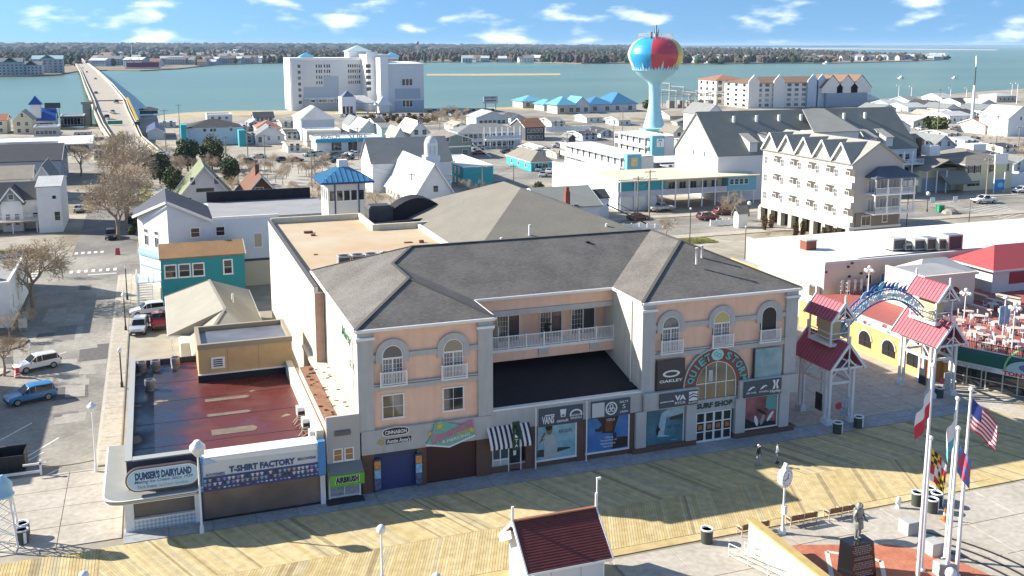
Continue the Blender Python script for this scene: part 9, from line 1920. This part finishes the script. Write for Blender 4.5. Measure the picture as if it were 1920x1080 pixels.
figure('body',[(0,0,.90*S,.17*S,.13*S),(.11*S,0,.80*S,.10*S),(.12*S,-.02*S,.48*S,.08*S),(.12*S,.02*S,.07*S,.07*S),(.12*S,-.12*S,.05*S,.05*S),(-.11*S,0,.80*S,.10*S),(-.12*S,-.01*S,.48*S,.08*S),(-.12*S,.02*S,.07*S,.07*S),(-.12*S,-.12*S,.05*S,.05*S),(0,0,1.12*S,.17*S,.13*S),(0,.01,1.36*S,.18*S,.13*S),(0,0,1.48*S,.07*S),(0,-.01*S,1.60*S,.085*S),(.2*S,0,1.42*S,.08*S),(.3*S,-.02*S,1.15*S,.065*S),(.2*S,-.22*S,1.0*S,.05*S),(-.2*S,0,1.42*S,.08*S),(-.3*S,.02*S,1.15*S,.065*S),(-.27*S,-.12*S,.92*S,.05*S)],[(0,1),(1,2),(2,3),(3,4),(0,5),(5,6),(6,7),(7,8),(0,9),(9,10),(10,11),(11,12),(10,13),(13,14),(14,15),(10,16),(16,17),(17,18)],STN,st_,0,2)
part('helmet',MB().lathe([(.19*S,1.62*S),(.13*S,1.65*S),(.12*S,1.72*S),(.06*S,1.78*S),(.001,1.80*S)],14).box(-.06*S,.06*S,-.15*S,-.12*S,1.64*S,1.76*S),STN,st_,world=False);part('coat_skirt',MB().lathe([(.25*S,.58*S),(.215*S,.85*S),(.19*S,1.05*S)],14),STN,st_,world=False);part('air_tank',MB().lathe([(.08*S,1.0*S),(.09*S,1.05*S),(.09*S,1.38*S),(.05*S,1.44*S)],10,0,(0,.2*S)),STN,st_,world=False)
hm=MB()
for hx_,hy_,hz_ in((.2*S,-.22*S,1.0*S),(-.27*S,-.12*S,.92*S)):
 hm.bbox(hx_-.045*S,hx_+.045*S,hy_-.1*S,hy_+.02*S,hz_-.07*S,hz_+.03*S,.015*S)
 for k in range(4):hm.tube((hx_-.035*S+.023*S*k,hy_-.09*S,hz_-.02*S),(hx_-.035*S+.023*S*k,hy_-.13*S,hz_-.08*S),.014*S,5)
 hm.tube((hx_+.045*S,hy_-.04*S,hz_),(hx_+.06*S,hy_-.09*S,hz_-.03*S),.015*S,5)
part('hands',hm,STN,st_,world=False)
GB=mat('pale_granite',(.40,.40,.38),.7,var=.12,vs=5)
for px,py,lb in((1711,1004,'grey granite cube at the back of the memorial court'),(1757,1044,'grey granite cube in the middle, behind the flagpoles'),(1778,1086,'grey granite cube cut by the bottom edge by the flagpoles')):
 g=G(px,py);solo('granite_block',MB().bbox(g.x-.5,g.x+.5,g.y-.1,g.y+.9,.06,.98,.03),GB,lb,'stone block',loc=(g.x,g.y+.4,.06))
 # flags
POLE=mat('pole_white',(.74,.74,.73),.35)
def flagpole(px,base,top,lb,ball=True):
 g=G(px,base);h=Z_at(top,g.x,g.y);t=thing('flagpole',lb,'flagpole',(g.x,g.y,.06));part('shaft',MB().lathe([(.14,0),(.13,2),(.075,h)],14),POLE,t,world=False);part('finial',MB().ball((0,0,h+.12),.16,12),POLE,t,world=False);part('base_collar',MB().lathe([(.28,0),(.26,.12),(.16,.16)],14),POLE,t,world=False);return g.x,g.y,h
def flag(x,y,ztop,hoist,fly,colour,lb,mats,droop=.8,dirx=.8,diry=-.35,nu=14,nv=13,ph=0):
 t=thing('flag',lb,'flag',(x,y,ztop));cells={}
 def P_(u,v):
  fold=.16*sin(u*9+v*2.5+ph)*u**.5;fx=fly*u*(1-.45*droop)
  return(dirx*fx+.10*sin(u*7+ph)*diry-fold*diry*1.0,diry*fx+fold*dirx,-hoist*v-droop*fly*u*.72-.05*sin(u*11+ph)*v)
 for i in range(nu):
  for j in range(nv):
   c=colour((i+.5)/nu,(j+.5)/nv);mb=cells.setdefault(c,MB());mb.add([P_(i/nu,j/nv),P_((i+1)/nu,j/nv),P_((i+1)/nu,(j+1)/nv),P_(i/nu,(j+1)/nv)],[(0,1,2,3)],0,True)
 for c,mb in cells.items():
  v=mb.v;n=len(mb.f);part('cloth_'+c,mb,mats[c],t,world=False)
def cloth(n,c):
 return mat('cloth_'+n,c,.85)
CL={n:cloth(n,c)for n,c in dict(red=(.50,.03,.05),white=(.66,.66,.66),blue=(.03,.05,.22),teal=(.10,.40,.48),yellow=(.65,.45,.03),black=(.02,.02,.02),sky=(.10,.20,.45),rose=(.50,.08,.14)).items()}
x,y,h=flagpole(1720,1092,690,'leftmost white flagpole, tallest, with a limp red and white flag');flag(x-.1,y-.1,h-1.1,2.0,2.6,lambda u,v:'white' if v<.45 else 'red','white over red flag drooping on the leftmost pole',CL,.8,-.8,-.25,ph=1)
x,y,h=flagpole(1727,1070,826,'shorter white flagpole behind the leftmost one, with a yellow, black and red flag');flag(x+.1,y-.1,h-.5,2.1,1.7,lambda u,v:(('yellow','black')[(int(u*6)+int(v*8))%2]if(u<.5)==(v<.5)else('red','white')[(int(u*4)+int(v*4))%2]),'yellow, black, red and white quartered flag drooping, left',CL,.85,.8,-.4,ph=2)
x,y,h=flagpole(1772,1052,752,'second tall white flagpole with a white and teal flag');flag(x-.1,y-.1,h-.4,2.2,2.4,lambda u,v:'teal' if v+u*.2>.72 else 'white','white flag with teal lower edge, limp on its pole',CL,.8,-.75,-.35,ph=3)
x,y,h=flagpole(1775,1084,808,'short flagpole with ball finial carrying a blue and red flag');flag(x+.05,y-.12,h-.9,1.9,1.6,lambda u,v:'sky' if abs(u-.5)+abs(v-.5)>.55 or(abs(u-.62)<.14 and abs(v-.55)<.12)else 'rose','blue flag with red centre and round emblem, limp',CL,.85,.7,-.4,ph=4)
x,y,h=flagpole(1793,1082,735,'rightmost white flagpole with the striped flag');flag(x+.05,y-.12,h-.35,1.9,2.7,lambda u,v:'blue' if u<.4 and v<.54 else('red' if int(v*13)%2==0 else 'white'),'stars and stripes flag drooping from the rightmost pole',CL,.8,.75,-.5,16,13,ph=.5)
# bins
BING=mat('bin_green',(.05,.06,.05),.6,var=.15,vs=4)
bm=[MB().lathe([(.40,.02),(.42,.95)],18).mesh('body',BING),MB().lathe([(.43,.95),(.47,.97),(.47,1.06),(.36,1.06),(.35,.9),(.34,.6)],18).mesh('rim',WHITE),MB().lathe([(.34,.62),(.34,.7)],14).mesh('liner',DARK),MB().box(-.1,.1,-.44,-.415,.1,.9).mesh('stripe',WHITE)]
def bin_(px,py,lb,rot=0,z=.05):
 g=G(px,py,z);t=thing('waste_bin',lb,'bin',(g.x,g.y,z),rot)
 for n_,m_ in zip(('body','rim','liner','stripe'),bm):inst(n_,m_,t)
for px,py,lb,r_ in((1325,1017,'dark green bin standing alone on the pale plaza left of the cream wall',2),(1719,947,'left bin of the cluster of four by the flagpoles',2.5),(1742,938,'rear bin of the cluster of four by the flagpoles',1),(1756,948,'right rear bin of the cluster of four by the flagpoles',.5),(1747,960,'front bin of the cluster of four by the flagpoles',.6),(1570,812,'bin with white stripe at the foot of the left gate tower',.5),(1609,801,'bin with white stripe right of the left gate tower',.4),(1760,745,'dark bin by the right gate tower',2),(1783,733,'dark bin nearest the orange pizza-shop pillar',2),(43,1018,'front bin of the pair by the lattice lamp tower',.5),(44,1006,'rear bin of the pair by the lattice lamp tower',2)):bin_(px,py,lb,r_)
# benches
WOODB=mat('bench_slats',(.18,.085,.04),.7,var=.2,vs=4);IRON=mat('bench_iron',(.50,.47,.40),.6)
def bench(px0,px1,py0,lb):
 a,b=G(px0,py0,.06),G(px1,py0-(px1-px0)*.19,.06);L3=2.3;t=thing('bench',lb,'bench',((a.x+b.x)/2,56.0,.06))
 for k in range(4):part('back_slat',MB().bar((-L3/2,-.32-.02*k,.52+.11*k),(L3/2,-.32-.02*k,.52+.11*k),.03,.09),WOODB,t,world=False)
 for k in range(4):part('seat_slat',MB().box(-L3/2,L3/2,-.25+.13*k,-.14+.13*k,.43,.46),WOODB,t,world=False)
 for x_ in(-L3/2+.05,0,L3/2-.05):part('leg',MB().bar((x_,-.3,.0),(x_,-.39,.92),.06,.05).bar((x_,.25,0),(x_,.22,.43),.06,.05).bar((x_,-.3,.41),(x_,.28,.41),.06,.05).bar((x_,.28,.65),(x_,-.36,.65),.05,.05).bar((x_,.26,.4),(x_,.28,.65),.05,.05),IRON,t,world=False)
bench(1475,1523,984,'timber slat bench right of the street clock');bench(1542,1597,971,'timber slat bench farthest right along the boardwalk edge');bench(1383,1432,1000,'timber slat bench half hidden behind the cream wall')
# clock
g=G(1467,1000,.06);t=thing('street_clock','white street clock on a post at the boardwalk edge','clock',(g.x,g.y,.06),.35);part('post',MB().lathe([(.26,0),(.24,.35),(.12,.5),(.08,1.2),(.07,3.6)],12),WHITE,t,world=False);part('control_box',MB().box(-.15,.15,-.2,.1,1.5,2.1),WHITE,t,world=False)
def face_(y):return MB().prismy(ell(0,4.2,.55,.62,24),y-.0,y+.02)
part('case',MB().prismy(ell(0,4.2,.62,.70,24),-.2,.2),WHITE,t,world=False);part('crest',MB().prismy([(-.25,4.85),(.25,4.85),(.12,5.1),(0,5.25),(-.12,5.1)],-.12,.12),WHITE,t,world=False)
for y_ in(-.222,.203):
 o=part('dial',face_(y_),mat('dial_white',(.72,.72,.70),.5),t,world=False);q=MB();yy=y_-.012 if y_<0 else y_+.022
 for k in range(12):a=k*pi/6;q.bar((.44*cos(a),yy,4.2+.5*sin(a)),(.5*cos(a),yy,4.2+.57*sin(a)),.02,.04)
 q.bar((0,yy,4.2),(.1,yy,4.5),.02,.05);q.bar((0,yy,4.2),(-.36,yy,4.08),.02,.04);q.ball((0,yy,4.2),.05,6);part('hands',q,DKP,o,world=False)
 # hydrant, cone, barrel, utility boxes, dumpster
g=G(1684,952,.06);t=thing('hydrant','small white hydrant on the plaza behind the memorial court','hydrant',(g.x,g.y,.06));part('barrel',MB().lathe([(.22,0),(.2,.08),(.15,.1),(.15,.6),(.19,.62),(.17,.75),(.06,.88)],12),WHITE,t,world=False);part('nozzle',MB().tube((-.26,0,.45),(.26,0,.45),.07,8),WHITE,t,world=False)
g=G(1771,976,.06);t=thing('traffic_cone','orange traffic cone with white band behind the flagpoles','cone',(g.x,g.y,.06));OR=mat('cone_orange',(.62,.16,.02),.5);part('base',MB().box(-.25,.25,-.25,.25,0,.05),OR,t,world=False);part('cone',MB().lathe([(.19,.05),(.04,.95)],14),OR,t,world=False);part('band',MB().lathe([(.135,.42),(.10,.62)],14),WHITE,t,world=False)
g=G(33,708);t=thing('traffic_barrel','red and white traffic barrel in front of the white SUV','barrel',(g.x,g.y,.0));part('barrel',MB().lathe([(.32,0),(.3,.35),(.27,.36),(.26,.7),(.23,.71),(.2,1.05)],14),mat('barrel_red',(.55,.06,.06),.5),t,world=False);part('band',MB().lathe([(.31,.18),(.305,.3)],14),WHITE,t,world=False);part('band',MB().lathe([(.268,.45),(.262,.6)],14),WHITE,t,world=False)
for px,py,w_,h_,lb in((48,606,.5,1.3,'white meter box on a post, rear of the group'),(44,622,.9,1.5,'white utility cabinet on the planted kerb island'),(17,690,.9,1.2,'pale green-grey cabinet at the left edge by the barrel')):g=G(px,py);t=thing('utility_box',lb,'utility box',(g.x,g.y,.14));part('cabinet',MB().bbox(-w_/2,w_/2,-.3,.3,.4,h_,.04),mat('cabinet_pale',(.50,.52,.50),.6),t,world=False);part('legs',MB().box(-w_/2+.05,-w_/2+.13,-.1,.1,0,.4).box(w_/2-.13,w_/2-.05,-.1,.1,0,.4),FAN,t,world=False)
g=G(132,472);
for px,py,lb,c in((221,478,'red and white sandwich-board at the far corner kerb',(.5,.05,.05)),):g=G(px,py);solo('kerb_sign',MB().slab([(g.x-.4,g.y,0),(g.x+.4,g.y,0),(g.x+.3,g.y+.25,1.1),(g.x-.3,g.y+.25,1.1)],.05),mat('sign_red',c,.5),lb,'sign',loc=(g.x,g.y,0))
DM=mat('dumpster_black',(.02,.02,.022),.55,var=.4,vs=2);g=G(25,890);t=thing('dumpster','open black dumpster behind a white gate at the left edge','dumpster',(g.x-.6,g.y+1.0,0));m=MB();m.box(-1.5,1.5,-.9,-.82,.15,1.5);m.box(-1.5,1.5,.82,.9,.15,1.75);m.box(-1.5,-1.42,-.82,.82,.15,1.6);m.box(1.42,1.5,-.82,.82,.15,1.6);m.box(-1.42,1.42,-.82,.82,.15,.25);part('bin_body',m,DM,t,world=False)
m=MB();
for i in range(6):m.box(-1.4+.5*i,-1.3+.5*i,-.97,-.9,.2,1.4)
part('rib',m,DM,t,world=False);part('lid',MB().slab([(-1.45,.4,1.9),(-.05,.4,1.9),(-.05,.95,1.75),(-1.45,.95,1.75)],.06),mat('lid_grey',(.08,.08,.085),.5),t,world=False)
t=thing('yard_gate','low white bar gate and post in front of the dumpster','gate',(-11,83.7,0));part('rail',MB().box(-16,-9.9,83.6,83.7,.25,.45),WHITE,t);part('post',MB().box(-10.0,-9.85,83.5,83.65,0,1.3),WHITE,t);part('crossbar',MB().box(-11.2,-9.5,83.5,83.6,.95,1.1),WHITE,t)
rp=MB();pts=wire(Vector((-9.8,83.6,.7)),Vector((-6.0,83.6,.7)),.12,8);rp.path(pts,.05,6);solo('rope_barrier',rp,mat('rope_tan',(.30,.22,.12),.8),'sagging brown rope barrier across the end of the side street','rope',loc=(-8,83.6,0))
# lamps
def lamp(x,y,z0,h,lb,post=None,head='globe',hs=.24):
 t=thing('street_lamp',lb,'street lamp',(x,y,z0));pm=post or WHITE;part('post',MB().lathe([(.16,0),(.14,.5),(.08,.7),(.06,h-.35)],10),pm,t,world=False)
 if head=='globe':part('globe',MB().ball((0,0,h-.1),hs,14,0,1.1),GLOBE,t,world=False);part('cap',MB().lathe([(hs*.5,h-.38),(hs*.35,h-.3)],10),pm,t,world=False)
 elif head=='acorn':part('globe',MB().lathe([(.08,h-.95),(hs*.5,h-.7),(hs,h-.3),(hs*.95,h-.05),(hs*.45,h+.22),(hs*.4,h+.3),(.02,h+.3)],14),GLOBE,t,world=False)
 elif head=='lantern':part('globe',MB().lathe([(.08,h-.5),(hs,h-.05),(hs*.85,h),(.05,h+.28)],8),GLOBE,t,world=False);part('finial',MB().ball((0,0,h+.3),.06,6),pm,t,world=False)
 return t
def lamp_px(px,base,top,lb,post=None,head='globe',hs=.24,z=0.05):g=G(px,base,z);lamp(g.x,g.y,z,Z_at(top,g.x,g.y)-z,lb,post,head,hs)
lamp_px(229,727,655,'black street lamp with pale globe, near one on the side-street pavement',DKP);lamp_px(236,620,552,'black street lamp with white lantern beside the white outside stair',DKP,'lantern',.3);lamp_px(239,563,500,'black lamp post without a visible globe at the crosswalk corner',DKP,'globe',.12)
lamp_px(181,884,760,'white street lamp with lantern head standing at the end of the side street',WHITE,'lantern',.42);lamp_px(379,1000,834,'white lamp with a big pear-shaped globe in front of the ice-cream sign',WHITE,'acorn',.55);lamp_px(717,1092,990,'white globe lamp in the foreground left of the kiosk',WHITE,'globe',.3)
g=G(157,1079,4.2);lamp(g.x,g.y,.05,4.2,'lamp globe just showing at the bottom edge, left',WHITE,'globe',.3);g=G(818,1083,4.2);lamp(g.x,g.y,.05,4.2,'lamp globe just showing at the bottom edge, centre',WHITE,'globe',.3);g=G(1783,1074,3.0);lamp(g.x,g.y,.05,3.0,'white globe lamp at the foot of the flagpoles',WHITE,'globe',.34)
lamp_px(1698,447,347,'tall black lamp mast with three pale floodlight boxes right of the condominium',DKP,'globe',.1);g=G(1698,447);t=thing('floodlight','three pale floodlight boxes clustered on the black lamp mast','floodlight',(g.x,g.y,Z_at(347,g.x,g.y)))
for dx in(-1.2,0,1.2):part('lamp_box',MB().bbox(dx-.5,dx+.5,-.3,.3,-.1,.9,.05),mat('flood_pale',(.6,.58,.5),.5),t,world=False)
lamp_px(1293,460,390,'tall black lamp post beside the slim bare tree at the car park',DKP,'globe',.18);lamp_px(1396,495,424,'brown lamp post at the corner of the ochre block',mat('brown_post',(.10,.07,.05),.6),'globe',.15);lamp_px(1815,440,372,'grey lamp post with a dark base in the right-hand car park',mat('grey_post',(.2,.19,.18),.6),'globe',.12);lamp_px(1738,397,362,'black lamp with white globe at the avenue kerb, right',DKP,'globe',.4);lamp_px(1404,405,380,'black lamp with white globe in front of the motel car port',DKP,'globe',.4)
for px,py,tp,lb in((1747,395,370,'white square street sign on a thin post'),(1790,388,368,'second white square street sign nearer the pickup')):g=G(px,py);h=Z_at(tp,g.x,g.y);t=thing('street_sign',lb+' on the avenue kerb','sign',(g.x,g.y,0));part('post',MB().tube((0,0,0),(0,0,h),.05,6),FAN,t,world=False);part('panel',MB().box(-.6,.6,-.06,-.05+.02,h-1.2,h),WHITE,t,world=False)
g=G(1762,398);t=thing('bin_box','green wheeled bin at the avenue kerb','bin',(g.x,g.y,0));part('bin_body',MB().bbox(-.7,.7,-.5,.5,.1,1.4,.06),mat('bright_green',(.03,.28,.14),.6),t,world=False);part('lid',MB().box(-.75,.75,-.55,.55,1.4,1.5),mat('bright_green',(0,0,0)),t,world=False)
g=G(1781,400);solo('rubble_heap',MB().lathe([(1.8,0),(1.5,.5),(.8,.9),(.1,1.0)],9,0,(g.x,g.y),False),mat('rubble_grey',(.25,.23,.2),.9,var=.5,vs=2),'low grey heap beside the green bin','heap',loc=(g.x,g.y,0))
g=G(1872,362);t=thing('signboard','white service sign over a bright blue panel on two posts at the right','sign',(g.x,g.y,0));part('post',MB().box(-1.6,-1.45,-.1,.1,0,9).box(1.45,1.6,-.1,.1,0,9),WHITE,t,world=False);part('panel',MB().box(-1.5,1.5,-.12,.12,.6,3.2),mat('sign_blue',(.02,.20,.50),.5),t,world=False);part('panel',MB().box(-1.7,1.7,-.14,.14,5,6.8),mat('sign_pale',(.6,.6,.35),.5),t,world=False);part('panel',MB().box(-1.9,1.9,-.16,.16,6.81,9.2),WHITE,t,world=False);part('wave_mark',MB().prismy(ell(.3,1.9,.9,.6,14),-.14,-.121),mat('sign_cyan',(.2,.5,.7),.5),t,world=False)
# lattice lamp tower, far left
g=G(14,1022,.05);t=thing('lattice_tower','white lattice lamp tower with ice-blue lantern top at the left edge','tower',(g.x,g.y,.05));m=MB();hT=3.6;b0,b1=.75,.45
for sx,sy in((-1,-1),(1,-1),(1,1),(-1,1)):m.tube((sx*b0,sy*b0,0),(sx*b1,sy*b1,hT),.07,6)
for k in range(4):
 z0_,z1_=hT*k/4,hT*(k+1)/4;f=lambda z:b0+(b1-b0)*z/hT
 for(ax,ay),(bx_,by_)in(((-1,-1),(1,-1)),((1,-1),(1,1)),((1,1),(-1,1)),((-1,1),(-1,-1))):m.tube((ax*f(z0_),ay*f(z0_),z0_),(bx_*f(z1_),by_*f(z1_),z1_),.035,5);m.tube((bx_*f(z0_),by_*f(z0_),z0_),(ax*f(z1_),ay*f(z1_),z1_),.035,5)
part('lattice',m,WHITE,t,world=False);part('lantern',MB().lathe([(.7,hT),(.75,hT+.15),(.6,hT+.2),(.65,hT+.9),(.4,hT+1.2),(.1,hT+1.5)],8),mat('ice_blue',(.35,.55,.66),.4),t,world=False)
# low white house at the left kerb and the buildings whose shade crosses the street
HPX=house('house','white low house with dark slit windows at the left edge by the kerb island','house',-32,-17.4,131,149,5.4,('flat',.4),WM['white'],RM['flatgrey'],[('+X',.15,2.0,.5,1.6,1,1),('+X',.4,2.0,.5,1.6,1,1),('+X',.65,2.0,.5,1.6,1,1),('+X',.88,2.0,.5,1.6,1,1)])
house('house','grey two-storey house outside the left edge, its shade lying on the parking bays','house',-46,-27,92,115,10.5,('hip',1.8),WM['palegrey'],RM['grey'],rows('+X',4,[1,4.2],1,1.4))
house('house','tall house outside the left edge opposite the planted island','house',-44,-25.5,151,160,9.5,('gable','x',4.8),WM['beige'],RM['dark'],rows('+X',3,[1,4.2,7.4],1,1.4))
house('house','gabled house outside the left edge behind the white low house','house',-48,-32.5,136,148,9.2,('gable','x',5.5),WM['palegrey'],RM['grey'],rows('+X',2,[6],1,1.4))
g=G(3,560);bare_tree('bare tree rising at the left edge behind the low white house',(g.x,g.y,0),1.3,4)
# ================================================================== AIR
def haze():
 m=bpy.data.materials.new('haze_air');m.use_nodes=True;nt=m.node_tree;nt.nodes.clear()
 o=nt.nodes.new('ShaderNodeOutputMaterial');v=nt.nodes.new('ShaderNodeVolumePrincipled')
 v.inputs['Color'].default_value=(.50,.72,.98,1);v.inputs['Density'].default_value=0.000045;v.inputs['Anisotropy'].default_value=0.0
 nt.links.new(v.outputs[0],o.inputs['Volume'])
 solo('haze',MB().box(-39500,59500,-2950,39500,-5.2,72),m,kind='stuff')
haze()
